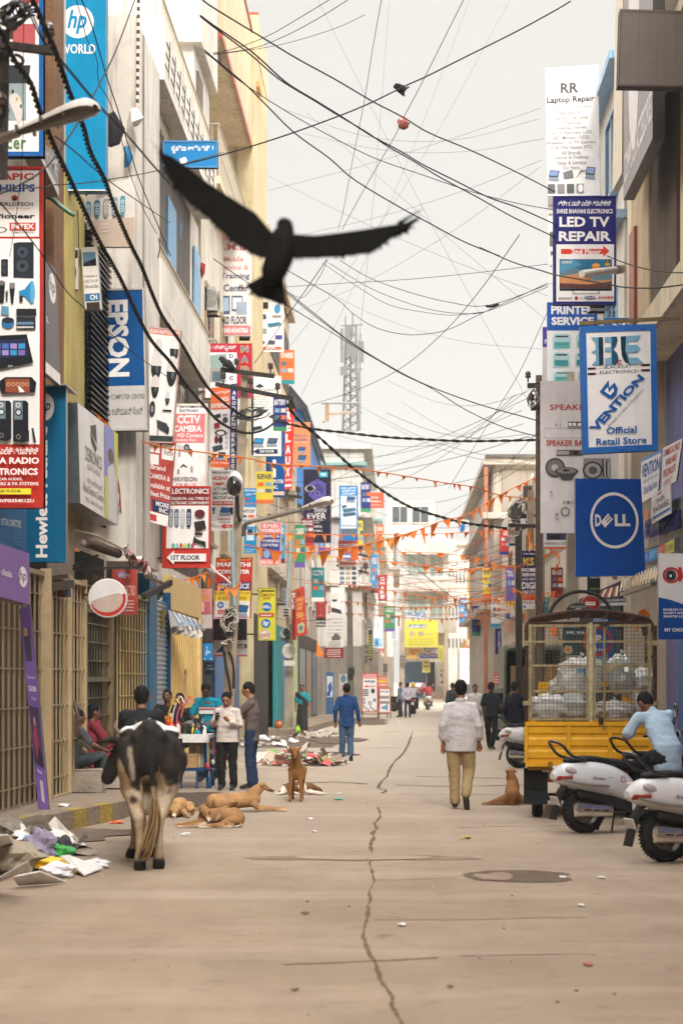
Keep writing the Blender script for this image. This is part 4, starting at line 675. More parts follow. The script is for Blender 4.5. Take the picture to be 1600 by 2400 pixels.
S('yellow cloth board hanging askew above the blue shutter',A5,None,'#b59a44',[('t','ದೀಪಕ್',22,10,80,26,'#a4502e',.6),*lines(12,32,88,52,2,'#a4502e'),*lines(10,60,80,95,4,'#7a6a3a')],Y=37.2,quad=[(110,1645),(215,1660),(180,1870),(65,1845)],t=.02)
S('white notice in a thick blue frame by the striped awning',A5,None,'#ded9d6',[('r',20,25,50,65,'#4d4a5c'),('r',55,30,80,70,'#c9bdb8'),('r',20,75,80,85,'#3f6f9c')],Y=38,quad=[(70,1598),(240,1590),(240,1730),(190,1735)],t=.04,frame='#2f6fae',fw=.04)
S('red shop board squeezed under the white tube-lit board',A3,(1085,1018,1182,1370),'#b3454a',[('t','SMS',1092,1060,1135,1130,WH,.4),('t','ELECTRONICS',1092,1185,1180,1235,WH,1),*lines(1092,1260,1175,1350,4,WH)],Y=32.8,t=.05)
S('tattered red and grey price list above the awning roller',A3,(1005,1370,1195,1780),'#c9bcb8',[*[('r',1010+i*16,1400+(i*37)%90,1020+i*16,1640-(i*53)%80,('#b0484a','#5f5c5a')[i%2])for i in range(11)],('r',1130,1560,1150,1600,BK),('r',1130,1620,1150,1660,BK),('r',1130,1680,1150,1720,BK),('r',1005,1375,1012,1720,'#b04a44')],Y=33,t=.04)
S('red wall board with faded white lines behind the round lamp',B1,(950,305,1165,690),'#a8453c',[('e',1040,350,40,28,'#8a7fa0'),('+',),('t','ಶ್ರೀ',1010,335,1100,380,'#c9b0b0',.6),('t','ELECTRO',1045,440,1150,530,'#d8a49c',.8),*lines(1040,560,1150,670,4,'#d8a49c')],Y=31.2,t=.05)
S('maroon strip of shop slogans over the gate leaf',A3,(340,2060,655,2155),'#6b3a38',[('r',580,2060,655,2150,'#4a4a58'),*lines(350,2080,520,2140,3,'#b88a84')],Y=26.2,t=.03)
for i,(lab,rect,a,b)in enumerate((('grey and white remote-control banner sagging beneath the huge sky-blue board',None,0,0),)):
 S(lab,A2,None,'#cfc6be',[*[x for k in range(6)for x in remote(6+12.5*k,25,8,28,('#4d6f80','#3c4042','#5f8496','#3f6478','#8d8a86','#7f9098')[k],'#cfd6d8')],*remote(80,25,7,28,'#4f8a9c'),('r',5,3,35,17,'#3a3836'),('p',[(45,12),(62,6),(64,14),(50,18)],'#2e2c2a'),('r',0,58,100,100,'#b9a595'),('+',),*lines(50,62,66,80,3,'#c9bdb2')],Y=29.4,quad=[(580,385),(1245,260),(1240,905),(590,905)],t=.03)
S('rolled banner end with a guitar picture',A2,(592,905,722,1285),'#b9ad9c',[('r',597,925,718,1000,'#2c2a28'),('e',650,1130,52,100,'#2e2c2a'),('+',),('o',650,1140,38,62,6,'#8a8782')],Y=28.2,t=.12)
S('rolled white computer banner with a torn blue foot',A2,None,'#dad4ce',[('r',5,8,90,30,'#5f7f98'),('+',),('p',[(5,25),(90,18),(90,30),(5,30)],'#22242a'),('t','Computer, L',4,44,92,49,'#4d4b4a',.3),('t','LCD, TV UP',4,52,92,57,'#4d4b4a',.3),('t','Old and Elec',6,60,92,65,'#4d4b4a',.3),('r',4,74,96,86,'#2f6a98'),('+',),('t','CN',35,76,80,84,WH,1),('r',10,88,92,100,'#3d3029')],Y=28.6,quad=[(750,900),(890,895),(935,1470),(785,1480)],t=.14)
# ---- further down the shop side
S('red cloth sale banner offering something for fifty',A5,None,'#b5402f',[('r',18,6,45,16,'#6a4a44'),('t','MOBILES',10,20,90,28,'#d8a860',1),('t','HANDS',16,30,80,37,'#d8a860',1),('t','FREE',18,39,70,46,'#d8a860',1),('t','50/-',14,50,86,62,'#dcae62',1.4),('t','ONLY',50,63,86,68,'#d8a860',.6),('p',[(20,76),(60,72),(85,78),(70,94),(25,94)],'#a9ae84'),('+',),('e',48,84,16,6,'#5d6f74')],Y=63.5,quad=[(1165,1510),(1232,1485),(1255,1840),(1165,1860)],t=.03)
S('dark red strip banner with big white letters against the second pole',A5,(1140,1520,1172,1880),'#8d2f2a',[*[('t',ch,1143,1535+i*42,1168,1572+i*42,WH,1.4)for i,ch in enumerate('SUR')],('r',1140,1850,1170,1880,'#a33b30')],Y=63.8,t=.03)
S('maroon fan-shop strip board with a black name plate below',A5,(1318,1470,1390,1785),'#9c3a34',[('t','incia',1320,1492,1382,1515,WH,1),('p',[(1335,1590),(1372,1590),(1365,1615),(1342,1615)],'#c06a62'),('r',1352,1540,1356,1590,'#c06a62'),('p',[(1330,1705),(1378,1705),(1355,1690)],'#c06a62'),('r',1352,1640,1356,1700,'#c06a62'),('r',1318,1718,1388,1785,'#2b2624'),('+',),('t','ERIK KAY',1320,1738,1386,1752,WH,.8),('t','ERPRISES',1320,1762,1386,1776,WH,.8)],Y=76,t=.06)
S('white camera poster beside the maroon strip',A5,(1425,1495,1530,1700),'#dedad6',[('e',1460,1560,28,26,'#cfcac6'),*dome(1455,1580,22),('p',[(1430,1640),(1500,1660),(1510,1690),(1430,1675)],'#3a3c40')],Y=80,t=.05)
S('cream cloth sign full of service lines and a machine drawing',A5,(1390,1690,1520,1935),'#cfcac2',[*[('t',tx,1402,1722+i*26,1512,1733+i*26,'#6d6a68',.3)for i,tx in enumerate(('COMPUTER & LAPTOP','CCTV CAMERA & DVR','MOBILE PHONE','COOL CAMERA','CALL & SERVICE','CCTV ACCESSORIES'))],('p',[(1430,1870),(1460,1830),(1490,1845),(1500,1880),(1440,1885)],'#5b5856'),*lines(1405,1890,1512,1932,3,'#8d8a86')],Y=79,t=.04)
S('maroon cable-dealer plate under the cream cloth sign',A5,(1378,1938,1520,2015),'#7d2f33',lines(1392,1948,1512,2010,4,'#d0b0ac'),Y=79,t=.05)
S('tall white used-laptop board in a blue frame',D3,(497,187,590,460),'#dfe3e6',[('r',497,187,590,237,'#2588bf'),('+',),('t','USED LAPTOP',503,194,584,204,WH,1),('t','& DESKTOP',510,208,578,218,WH,1),('t','AVAILABLE',510,222,578,232,WH,1),*laptop(530,240,50,34),*board_(510,282,25,18,'#5c6a74'),*board_(512,295,70,26,'#5a86a4'),*board_(512,318,70,22,'#4a7a9c'),('r',506,350,584,385,'#c9d0d4'),('r',506,400,584,448,'#5b6a74'),('r',497,430,590,460,'#2a6ea8')],Y=84,t=.06,frame='#2779b4',fw=.06)
S('small red and white computers plate under the used-laptop board',D3,(492,460,592,556),'#cf5a45',[('t','COMPUTERS',497,475,590,492,WH,1.2),('t','CARE',540,500,584,512,WH,1),('r',494,524,556,553,'#2a7ab4'),('+',),*arrow(497,528,552,550,WH)],Y=84.5,t=.05)
S('white leaflet board with small product rows below the red plate',D3,(492,560,590,690),'#e2ded9',[('r',497,566,585,580,'#c97a6a'),*[('r',500+(i%3)*30,590+(i//3)*24,522+(i%3)*30,606+(i//3)*24,('#6f8494','#b4a48c','#4f5a60')[i%3])for i in range(12)]],Y=85,t=.05)
S('orange square board high on the far white house',D3,(652,220,719,298),'#dd6140',[('t','Security',655,240,690,253,WH,1),('t','Solutions',655,258,705,269,WH,1),('t','www.store.in',655,279,705,286,WH,.2)],Y=104,t=.08)
S('narrow crimson upright board with spaced letters',C3,(770,465,835,650),'#b33845',[*[('t',ch,786,478+i*33,818,505+i*33,WH,1.2)for i,ch in enumerate('GHARI')]],Y=112,t=.08)
S('blue brand strip high on the street-end house',C3,(960,740,1115,778),'#2a8ac2',[('t','Labelkraft',940,744,1110,776,WH,1.2)],Y=176,t=.1)
S('large yellow hoarding over the blue shutter at the street end',C3,(962,795,1210,993),'#d8d24a',[('r',988,826,1128,853,'#5d7a9a'),('+',),('t','Labelkraft',990,828,1125,851,WH,.8),('e',1020,895,22,20,'#b8ae8c'),('e',1085,895,24,18,'#a8a47c'),('r',1120,885,1170,905,'#c9c06a'),*lines(975,925,1200,985,3,'#a89f48',.25)],Y=176,t=.1)
S('blue and orange travel board under the yellow hoarding',C3,(960,998,1210,1076),'#e0b860',[('p',[(1075,1076),(1105,998),(1210,998),(1210,1076)],'#2a3a7c'),('+',),('t','INDIAN',1092,1003,1206,1047,WH,1.4),('t','Pooja And Masala',1095,1052,1205,1064,WH,.5),('p',[(1055,1060),(1085,1035),(1085,1055),(1060,1072)],'#4a9ac0'),('e',985,1022,13,18,WH),('t','SUGUNA',1003,1008,1068,1022,'#c97a3a',.7),('p',[(1015,1035),(1045,1035),(1030,1055)],'#c9503a')],Y=177,t=.1)
S('narrow yellow strip to the side of the travel board',C3,(1212,980,1250,1092),'#d6cf52',lines(1216,1000,1246,1080,6,'#b0a840'),Y=176.5,t=.1)
S('pale yellow poster beside the far blue shutter',C3,(1095,1085,1152,1180),'#d9d27a',[('e',1115,1105,9,9,'#8a7a4a'),('e',1135,1105,9,9,'#8a7a4a'),('e',1115,1135,9,9,'#6d8a5a'),('e',1135,1135,9,9,'#8a7a4a'),('e',1125,1160,9,8,'#8a7a4a')],Y=178.3,t=.04)
S('white poster of cooking things at the far steps',C3,(1222,1145,1265,1280),'#bdb5aa',[('e',1232,1165,8,6,'#5d4a40'),('e',1252,1170,8,7,'#5d4a40'),('e',1234,1200,9,10,'#4d3f38'),('e',1253,1215,8,10,'#5d4a40'),('e',1240,1250,10,12,'#7a3a34')],Y=178,t=.04)
for lab,rect,col,its in(('white far banner strip with blue bottle pictures',(735,770,806,995),'#e3e4e4',[('r',740,925,800,990,'#7fb0d0'),('+',),('e',760,960,14,24,'#3f7fb0'),('e',785,950,12,28,'#a8cbe0'),('r',765,810,775,860,'#9fb4c0')]),('white far strip with small grey column of print',(705,640,770,765),'#e6e2dd',[('r',725,680,735,720,'#b0504a'),*lines(712,700,764,760,4,'#b0aba6')]),('narrow white board with a column of tiny blue words',(862,780,912,938),'#e4e2e0',lines(868,790,906,930,9,'#6f8aa8')),('black strip with yellow words behind the thin far pole',(698,868,728,1090),'#35322c',lines(701,900,726,1080,9,'#b8ae4a')),('red upright strip with white telephone figures',(508,935,548,1112),'#c9402f',[*[('t',ch,515,950+i*36,542,980+i*36,WH,1.4)for i,ch in enumerate('8932')]]),('tall orange-red banner next to the third pole',(595,930,622,1125),'#d64a30',lines(599,945,618,1110,6,WH)),('slim blue and white banner beside the orange-red one',(622,860,646,1110),'#3a66b0',[('r',630,870,638,1100,WH)]),('yellow-orange poster with small phones past the third pole',(580,780,628,928),'#dca94e',lines(584,790,624,920,5,'#c9683a')),('white poster with blue gadgets past the third pole',(575,600,624,735),'#dfe0e0',[('r',580,610,618,630,'#7f9aac'),('r',582,660,600,690,'#4a6f8a'),('r',585,700,612,730,'#2f86b8')]),('small crimson plate below the bottle banner',(772,1003,812,1034),'#b33a44',lines(776,1010,808,1030,2,WH))):
 S(lab,C3,rect,col,its,Y=100+rect[0]*.03,t=.05)
S('white standing board of gadgets with a red heading, on legs at the roadside',C3,(652,1185,768,1470),WH,[('r',652,1185,768,1224,'#cf4a34'),('+',),('t','CHAMUNDA',658,1189,762,1203,WH,1.2),('t','ELECTRONICS',660,1207,762,1220,WH,1.2),('t','AHUJA',666,1236,752,1257,'#2a2c6a',1.8),*arrow(670,1270,752,1292,'#d6503a',sh=.15),*[('r',660,1302+i*14,700,1310+i*14,'#44464a')for i in range(4)],('r',720,1300,745,1330,'#33363a'),('e',745,1382,12,13,'#5d8aa4'),('o',668,1388,10,24,5,'#6d7074'),*[('r',662+(i%6)*17,1420+(i*13)%34,670+(i%6)*17,1440+(i*13)%34,'#4d5054')for i in range(6)],*[('r',700+(i%2)*14,1390+(i//2)*16,708+(i%2)*14,1402+(i//2)*16,'#5d6064')for i in range(4)]],Y=89,t=.08,frame='#cf4a34',fw=.04,name='standing_sign')
S('smaller standing board with a blue horn loudspeaker',C3,(778,1295,862,1475),WH,[('t','AHUJA',781,1314,850,1330,'#4a4c8a',1.6),('r',785,1350,852,1374,'#8d8a8a'),('r',785,1388,852,1410,'#8d8a8a'),('p',[(795,1430),(820,1425),(842,1408),(842,1465),(825,1450),(797,1448)],'#5f93b4')],Y=90,t=.06,frame='#cf5a40',fw=.04,name='standing_sign')
S('orange camera board standing behind the horn board',C3,(770,1208,838,1290),'#d8623e',[('r',772,1235,836,1255,'#e0c04a'),('+',),('t','Contact',776,1215,834,1230,WH,1),('t','CAMERA',774,1262,832,1280,WH,1.2)],Y=91,t=.06,name='standing_sign')
for s,_ in SIGNS[-3:]:
 mb=MB();bb=s.bb;a=s.m(*bb[3],0);b=s.m(*bb[2],0)
 for p in(a,b):mb.beam((p.x,p.y,p.z+.02),(p.x,p.y,0),.04,.04,M('#6d4a3a','rust'));mb.beam((p.x,p.y+.05,p.z),(p.x,p.y+.5,0),.04,.04,M('#6d4a3a','rust'))
 mb.beam((a.x,a.y,.2),(b.x,b.y,.2),.03,.03,M('#6d4a3a','rust'));mb.build('stand',s.T)
# ---- open side
S('very tall white laptop-repair banner standing against the sky',B2,None,WH,[('t','RR',28,12.5,62,20.5,'#5d5a5a',1.3),('t','Laptop Repair',2,23,92,29,'#4d4a4a',1.2),('t','Any Brand, Any Problem',12,30,84,33.2,'#9a9694',.2),*[('t',tx,a,34.5+i*3.83,b,37.6+i*3.83,'#8d8988',.3)for i,(tx,a,b)in enumerate((('Specialist in:',24,68),('Laptop Chip Level',15,78),('IT Service,',29,65),('Desktop, Server,',17,77),('DATA, Recovery, LCD,',7,87),('LED, Monitor, HDD,',12,82),('Projector, CCTV Camera,',1,94),('DVR, Play Station ETC.',7,87),('All Brands',28,64),('Laptop & Desktop',15,79),('Sales & Service',20,74),('Do Here.',31,63)))],*laptop(2,80,22,9,'#7f93c0'),('p',[(30,82),(48,80),(50,86),(32,87)],'#7d7a7a'),('p',[(54,87),(64,80),(74,81),(64,82)],'#8d8a8a'),*laptop(72,78,20,10,'#93a6cf'),*[('r',1+18*i,91,15+18*i,98,('#6d6a6a','#8a8786','#5d6462','#8d8a8a')[i])for i in range(4)],('+',),('e',63,94.5,5,3,WH)],Y=40,quad=[(303,625),(787,595),(805,1795),(320,1800)],t=.06,side='#b5aeaa')
def arc_text(s,txt,cx,cy,r,a0,a1,h,wd,col):
 for i,ch in enumerate(txt):
  if ch==' ':continue
  a=a0+(a1-a0)*(i+.5)/len(txt);u=(math.cos(a),-math.sin(a));t=(math.sin(a),math.cos(a));u=(u[0],u[1]*.405);t=(t[0],t[1]*.405);p=(cx+r*u[0],cy+r*u[1])
  k=.5 if ch in 'IiLl&' else 1
  q=[(p[0]-t[0]*wd*k/2+u[0]*h,p[1]-t[1]*wd*k/2+u[1]*h),(p[0]+t[0]*wd*k/2+u[0]*h,p[1]+t[1]*wd*k/2+u[1]*h),(p[0]+t[0]*wd*k/2,p[1]+t[1]*wd*k/2),(p[0]-t[0]*wd*k/2,p[1]-t[1]*wd*k/2)]
  TEXTQ.append((s,2.3,ch,(q,0,0,0),col,.3,s.c))
arc_text(SIGNS[-1][0],'LAPTOP & DESKTOP SALES & SERVICE',46,20,33,PI*1.0,0,2.6,2.6,'#9a9694')
S('narrow white strip hanging below the tall laptop-repair banner',B2,(325,1800,390,2600),'#dcd7d4',[('r',330,1885,368,1895,GY),('r',332,1960,366,1985,GY),('r',340,2130,372,2265,'#6d6a68'),('t','M',350,2300,374,2350,'#5d5a5a',1),('t','#1',340,2430,372,2460,'#6d6a68',.4)],Y=40.3,t=.04)
S('dark-blue television-repair board with a red second-floor arrow',B2,(375,1800,952,2800),'#25256c',[('t','ಶ್ರೀ ಭವಾನಿ ಎಲೆಕ್ಟ್ರಾನಿಕ್ಸ್',420,1840,905,1900,WH,.8),('t','SHREE BHAVANI ELECTRONICS',405,1920,920,1962,WH,1),('t','LED TV',430,1992,890,2085,WH,1.6),('t','REPAIR',425,2125,905,2215,WH,1.6),('r',402,2245,932,2770,WH),('+',),('p',[(445,2288),(832,2288),(832,2255),(890,2308),(832,2362),(832,2335),(445,2335)],'#d8412c'),('+',),('t','2nd Floor',540,2288,812,2335,WH,1.6),('r',432,2382,912,2672,'#241f22'),('+',),('r',436,2386,908,2655,'#2d6f92')],Y=34,t=.12,side='#77706a',frame='#25256c',fw=.02)
s=SIGNS[-1][0]
s.draw([('p',[(436,150),(560,90),(700,200),(905,120),(905,290),(436,290)],'#5f7f90'),('p',[(436,190),(600,160),(760,230),(905,215),(905,295),(436,295)],'#c98a5c'),('p',[(436,250),(700,262),(905,235),(905,300),(436,300)],'#5d3a38'),('p',[(436,40),(560,30),(640,80),(520,130),(436,150)],'#4f8fae'),('+',),('e',765,98,38,32,'#d9832c'),('e',695,210,25,28,'#a8763c'),('+',),('e',768,85,34,15,'#e0a64a'),('t','SONY',450,48,552,70,WH,1),('r',850,40,892,65,BK),('r',850,66,892,92,'#d0a63a'),('+',),('t','4K',856,44,886,62,'#d0a63a',1),('p',[(552,318),(560,318),(560,345),(790,345),(790,318),(798,318),(798,350),(552,350)],'#5d5a5a'),('t','SONY',425,380,552,402,'#3a3636',.8),('e',585,388,16,18,'#b0343c'),('t','LG',614,378,642,398,'#6d6a6a',.8),('e',712,385,54,15,'#2a2f7c'),('+',),('t','SAMSUNG',672,378,754,392,WH,1),('t','SHARP',785,370,925,395,'#b5343a',1.4)],B3)
S('blue-headed printer-service board with printer pictures',B3,(318,425,780,1148),'#dfe0e0',[('r',318,425,780,685,'#1d56a8'),('+',),('t','PRINTER',355,455,748,535,WH,1.8),('t','SERVICE',358,560,748,635,WH,1.8),*printer(358,715,182,148),*printer(578,710,160,140,'#4f9aa0'),*printer(362,885,165,142,'#3f8f94'),*printer(565,890,170,130,'#35777c'),*printer(365,1060,200,100,'#5fa8a4'),*printer(590,1055,170,100),('r',500,1065,568,1148,'#a49c8c')],Y=42,t=.08)
S('small violet plate at the outer edge of the printer board',B3,(277,652,320,838),'#5a479e',[('t','PS',296,765,328,808,WH,1.2)],Y=43,t=.06)
S('tall white strip behind the printer board',B3,(277,838,322,1150),'#d9d6d4',[],Y=43,t=.05)
S('blue plate with big white letters behind the cable-connector board',B3,(838,568,1110,720),'#1f6ab0',[('t','SP',915,600,1095,690,WH,1.4)],Y=37,t=.08)
s=S('white cable-connector board in a bright blue frame',B3,None,WH,[('t','BLACKCAT',31,31.5,67,34,'#3d3a3a',.4),('t','ELECTRONICS',25,35.5,73,38,'#3d3a3a',.4),*[('r',a,b,a+11,b+1.8,'#2b2626')for a,b in((9,32.5),(9,36.7),(80,31.3),(80,35.4))],*[('r',a,b,a+2.4,b+1.8,'#a33a3e')for a,b in((17.5,32.5),(17.5,36.7),(79,31.3),(79,35.4))],*[('r',a,b,c,b+.25,'#8a8786')for a,b,c in((20,33.3,31),(67,32.3,80),(20,37.5,25),(73,36.3,80))],('p',[(14,9),(30,9),(30,31),(14,31),(20,27),(20,22),(14,20.5),(20,18.5),(20,13.5)],'#6f9eb8'),('p',[(24,9),(30,9),(30,31),(24,31)],'#1c3442'),('p',[(32,9),(48,8.8),(49,12),(47,16),(43,19),(48,22),(50,27),(46,31),(32,31),(32,26),(40,25),(40,21),(32,20.5),(32,17.5),(40,17),(40,13),(32,13)],'#74a2bc'),('p',[(41,9),(48,8.8),(49,12),(47,16),(43,19),(48,22),(50,27),(46,31),(41,31)],'#1d4c66'),('p',[(53,9),(80,8.5),(75,13),(64,13),(62,16),(74,16),(79,19),(74,22),(62,22),(64,26),(75,26),(83,31),(62,31),(56,27),(53,18)],'#79a8c2'),('p',[(53,9),(60,8.9),(59,20),(64,31),(58,29),(54,24)],'#16303e'),('t','C',47.5,27.5,54,31,'#b5343c',2.2),('p',[(24,52),(36,43),(37,49),(44,45),(48,50),(46,55),(40,58),(35,57)],'#1b5aa0'),('+',),('p',[(30,51.5),(35,48.5),(36,53),(42,49),(43,52),(38,55)],WH),('t','VENTION',[(8,80),(76,39),(84,43),(19,84)],0,0,0,'#1b5aa0',1.8),('t','All kinds of Cables & Connectors',[(33,79),(80,50.5),(82,52),(35,80.5)],0,0,0,'#6a6d78',.2),('t','Official',32,80,72,85.5,'#1b5aa0',1.1),('t','Retail Store',18,88.5,85,94,'#1b5aa0',1.1)],Y=28.2,quad=[(618,648),(1320,625),(1335,1785),(645,1818)],t=.14,frame='#1660ac',fw=.085,side='#37527a')
part(s.T,'hanger',lambda m:m.beam(P(1358,758,28.3),P(1590,745,28.6),.05,.05,M('#8a7350','rust')))
s=S('large white board of loudspeakers with red lettering',B3,(258,1148,972,2545),'#d6d0cd',[('r',338,1340,640,1343,LG),('r',486,1265,496,1340,LG),('t','SPEAKERS',342,1362,760,1415,'#b0343a',.8),('t','5.1',392,1540,440,1565,'#5d5a5a',.3),('r',508,1522,700,1586,'#2e2b2b'),('+',),('r',514,1532,545,1562,WH),('r',552,1532,584,1562,WH),('t','DIGITAL',514,1567,690,1582,WH,.8),('r',598,1534,690,1562,WH),('o',480,1625,10,10,1,LG),('r',288,1580,660,1583,'#8d8a88'),('r',288,1670,660,1673,'#8d8a88'),('r',288,1580,291,1673,'#8d8a88'),('t','SPEAKER BABU',310,1690,720,1745,'#b0433a',1),('r',404,1782,640,1836,'#55534f'),('+',),('r',410,1792,520,1826,'#a8a49e'),('r',560,1792,600,1826,'#2b2927'),('e',392,1945,92,90,'#4c4a48'),('+',),('e',392,1945,74,72,'#77736f'),('+',),('e',388,1945,32,30,'#b9b4b0'),('e',495,1978,108,38,'#4a4846'),('+',),('e',495,1974,88,27,'#85807c'),('+',),('e',490,1970,32,12,'#3a3836'),('p',[(415,2000),(580,2000),(545,2058),(450,2058)],'#4a4644'),('r',650,1860,895,2050,'#8d8884'),('+',),('e',735,1970,92,80,'#35332f'),('+',),('e',735,1970,75,66,'#a8a39f'),('+',),('e',738,1970,40,36,'#5a5754'),*[('p',[(820+i*18,1870+i*8),(832+i*18,1868+i*8),(842+i*14,2030),(830+i*14,2036)],('#2e2c2a','#b5b0ab')[i%2])for i in range(4)]],Y=36,t=.08,side='#b9b4b0')
s.draw([('e',490,12,10,9,GY),('o',490,42,14,14,3,GY),('o',596,96,14,14,4,'#6d6a68'),('e',629,96,13,12,'#6d6a68'),('o',660,96,14,14,4,'#6d6a68'),('o',604,172,38,38,9,'#5d5a58'),('e',535,195,12,12,GY),('o',535,228,15,15,5,GY)],B4)
S('royal-blue square board with a ring emblem',B4,None,'#04479f',[('o',57.5,43,36,29,3.8,WH),('+',),('t','D',29,36.5,38,49,WH,2),('t','E',[(37,44.5),(49,35.5),(55.5,41.5),(43.5,50.5)],0,0,0,WH,2.4),('t','LL',58,36.5,81,49,WH,2)],Y=30,quad=[(688,-100),(1222,-95),(1262,690),(690,700)],t=.2,side='#0f4f96')
S('white and blue standing board with a red ring letter at the lane edge',B4,(1366,512,1640,1215),'#d9d4d1',[('p',[(1366,870),(1460,890),(1560,925),(1640,935),(1640,1215),(1366,1215)],'#15468c'),('+',),('o',1470,690,72,66,20,'#b8343a'),('e',1466,692,46,46,'#4f4c4c'),('+',),('t','a',1440,660,1495,722,BK,2),('e',1464,696,10,12,WH),('p',[(1525,625),(1550,625),(1568,700),(1545,745),(1530,740)],'#b8343a'),('t','ENABLING A SMART',1404,962,1640,980,WH,.8),('t','SOCIETY AND SAFE',1404,990,1640,1008,WH,.8),('t','SMARTER LIVING',1404,1018,1620,1036,WH,.8),('t','MY CHOICE',1414,1122,1615,1152,WH,1.2)],Y=25.6,t=.12,arm=.9,side='#b5b0ae')
s=S('tall oblique grey fascia with a pale oval and slanting white words',B2,None,'#8f8a88',[('e',38,42,20,46,'#cfc8c6'),('+',),('t','COMPUTER ACCESSORIES',[(4,82),(98,78),(98,91),(4,95)],0,0,0,'#d6d0cd',1)],X=3.7,quad=[(1018,-330),(1290,-900),(1285,1270),(1018,1840)],t=.18,side='#3d3a38')
S('bare cream back of a fascia panel beside the grey one',B2,None,'#cfc0ab',[],X=3.72,quad=[(952,-300),(1016,-400),(1005,1585),(915,1760)],t=.12)
s=S('dark woven-looking screen panel jutting over the shop building',B2,None,'#6b625d',[*[('r',0,i*2.5,100,i*2.5+.5,'#5a524e')for i in range(40)],*[('r',i*2.4,0,i*2.4+.4,100,'#7a716b')for i in range(42)],*[('r',24*i+.5,0,24*i+1,100,'#544c48')for i in range(1,4)]],Y=27,quad=[(985,85),(1700,105),(1700,805),(965,790)],t=.2,frame='#3d302b',fw=.03,side='#4a3f3a')
s=S('white shop cloth in blue letters tied across the corner fascia',D7,None,'#cfcbcb',[('r',0,0,100,6,'#5a7ab8'),('+',),('t','VENTION',6,14,98,45,'#3f5f9a',1),('t','All kinds of Cables & Connectors',15,50,95,58,'#7a86a4',.2),('t','Official Retail Store',20,66,92,84,'#4a6aa8',.6)],X=3.95,quad=[(530,140),(775,20),(735,545),(515,690)],t=.02)
s=S('hand-lettered red notice cloth beside the white shop cloth',D7,None,'#d9d4d2',[('r',2,0,7,100,'#3f6fae'),('t','COMMERCIAL SPACE',12,6,92,22,'#b8504c',.8),('t','AVAILABLE',24,30,84,46,'#b8504c',.8),('t','SPECIALIST',16,54,84,72,'#b8504c',.8),('t','CONTACT',18,80,70,92,'#c07470',.5)],X=3.9,quad=[(780,10),(1035,-120),(960,400),(760,545)],t=.02)
s=S('lower white cloth notice in dark lettering with a blue foot',D7,None,'#d5d1cf',[('t','OFFICE',30,4,60,14,'#b8504c',.4),('t','SHOPS',28,22,72,40,'#6d6a70',.6),('t','TO-ANTHAR REGD.',8,46,96,68,'#6d6a70',.5),('r',5,78,98,86,'#3f6fae')],X=3.85,quad=[(655,590),(880,440),(890,800),(660,930)],t=.02)
s=Sign('shop_fascia','row of raised dark-blue shop letters over a multicoloured strip','fascia sign',None,4.0,D7,quad=[(560,770),(1060,590),(1060,1100),(560,1240)],group='signboards along the street');s.board(col='#9a958e',t=.15);s.layer=30
for i in range(3):s.layer=14+8*i;s.draw([('t','AYZ COMPUTERS',14,30,100,78,('#20265a','#262c68','#2c3272')[i],1.6)])
s.layer=4;s.draw([('p',[(2,2),(18,2),(14,40),(9,40)],'#c0765a'),('t','Hashgate',66,-8,100,20,'#6d6a66',.5)]);s.done()
S('strip of blue, cyan, orange and yellow service panels under the raised letters',D7,None,'#4d4a4a',[('r',0,0,22,100,'#3f72c0'),('r',22,0,44,100,'#3f9ad0'),('r',44,0,66,100,'#cf7a68'),('r',66,0,88,100,'#d0c86a'),('+',),('t','CCTV DISPLAY',68,30,87,75,'#7a7440',.6),*lines(2,20,20,80,3,'#9ab8e0'),*lines(24,20,42,80,3,'#a8d4ec'),*lines(46,20,64,80,3,'#e6b4a8')],X=3.92,quad=[(545,1300),(1000,1085),(1000,1240),(545,1430)],t=.3)
S('small grey-blue computer shop plate under the striped awning',B4,None,'#5d6b7a',[('r',0,62,100,100,'#d0cbc8'),('t','JAINEX COMPUTER',4,14,98,48,WH,1)],Y=33,quad=[(890,885),(1100,875),(1098,935),(895,940)],t=.12)
S('dark green desktop dealer plate under the royal-blue board',B4,(785,690,890,850),'#2c3431',[('t','lenovo',810,700,945,716,WH,.8),('t','DESKTOPS',808,795,886,808,'#b8b04a',.6)],Y=37,t=.05)
S('white surveillance plate with an orange foot behind the tall white board',B4,(428,330,622,475),'#d9d5d2',[('r',452,345,615,402,'#3a3f54'),('p',[(480,370),(560,355),(575,390),(500,398)],'#23262c'),('r',428,460,622,475,'#d8683a'),('t','HIKVISION',434,422,552,440,'#7a4a4c',.8),('t','CP',566,420,612,440,'#8a8786',.8)],Y=40.5,t=.05)
S('navy mobile-service banner behind the grey pole',B4,(248,490,396,850),'#26275c',[('t','Gadget',262,508,372,524,WH,.6),('t','KS',262,545,352,612,'#c9c24a',1.4),('t','MOBILE',252,632,392,662,WH,1.8),('t','SERVICE',252,672,394,700,WH,1.8),('t','AND SERVICE',252,712,394,732,WH,.8),('t','DIGI4',252,745,392,804,WH,1.6),('t','ONE STORE',252,815,394,840,WH,1)],Y=49,t=.06)
S('small red, white and black arrow plate below the navy banner',B4,(258,850,398,965),'#dcd7d3',[('r',258,850,398,895,'#d0472f'),('+',),('t','Floor',262,905,345,922,BK,.8),*arrow(355,890,395,930,BK,False),('r',262,940,285,955,'#3a66b0'),('r',330,940,390,955,'#c9c4c0')],Y=49,t=.06)
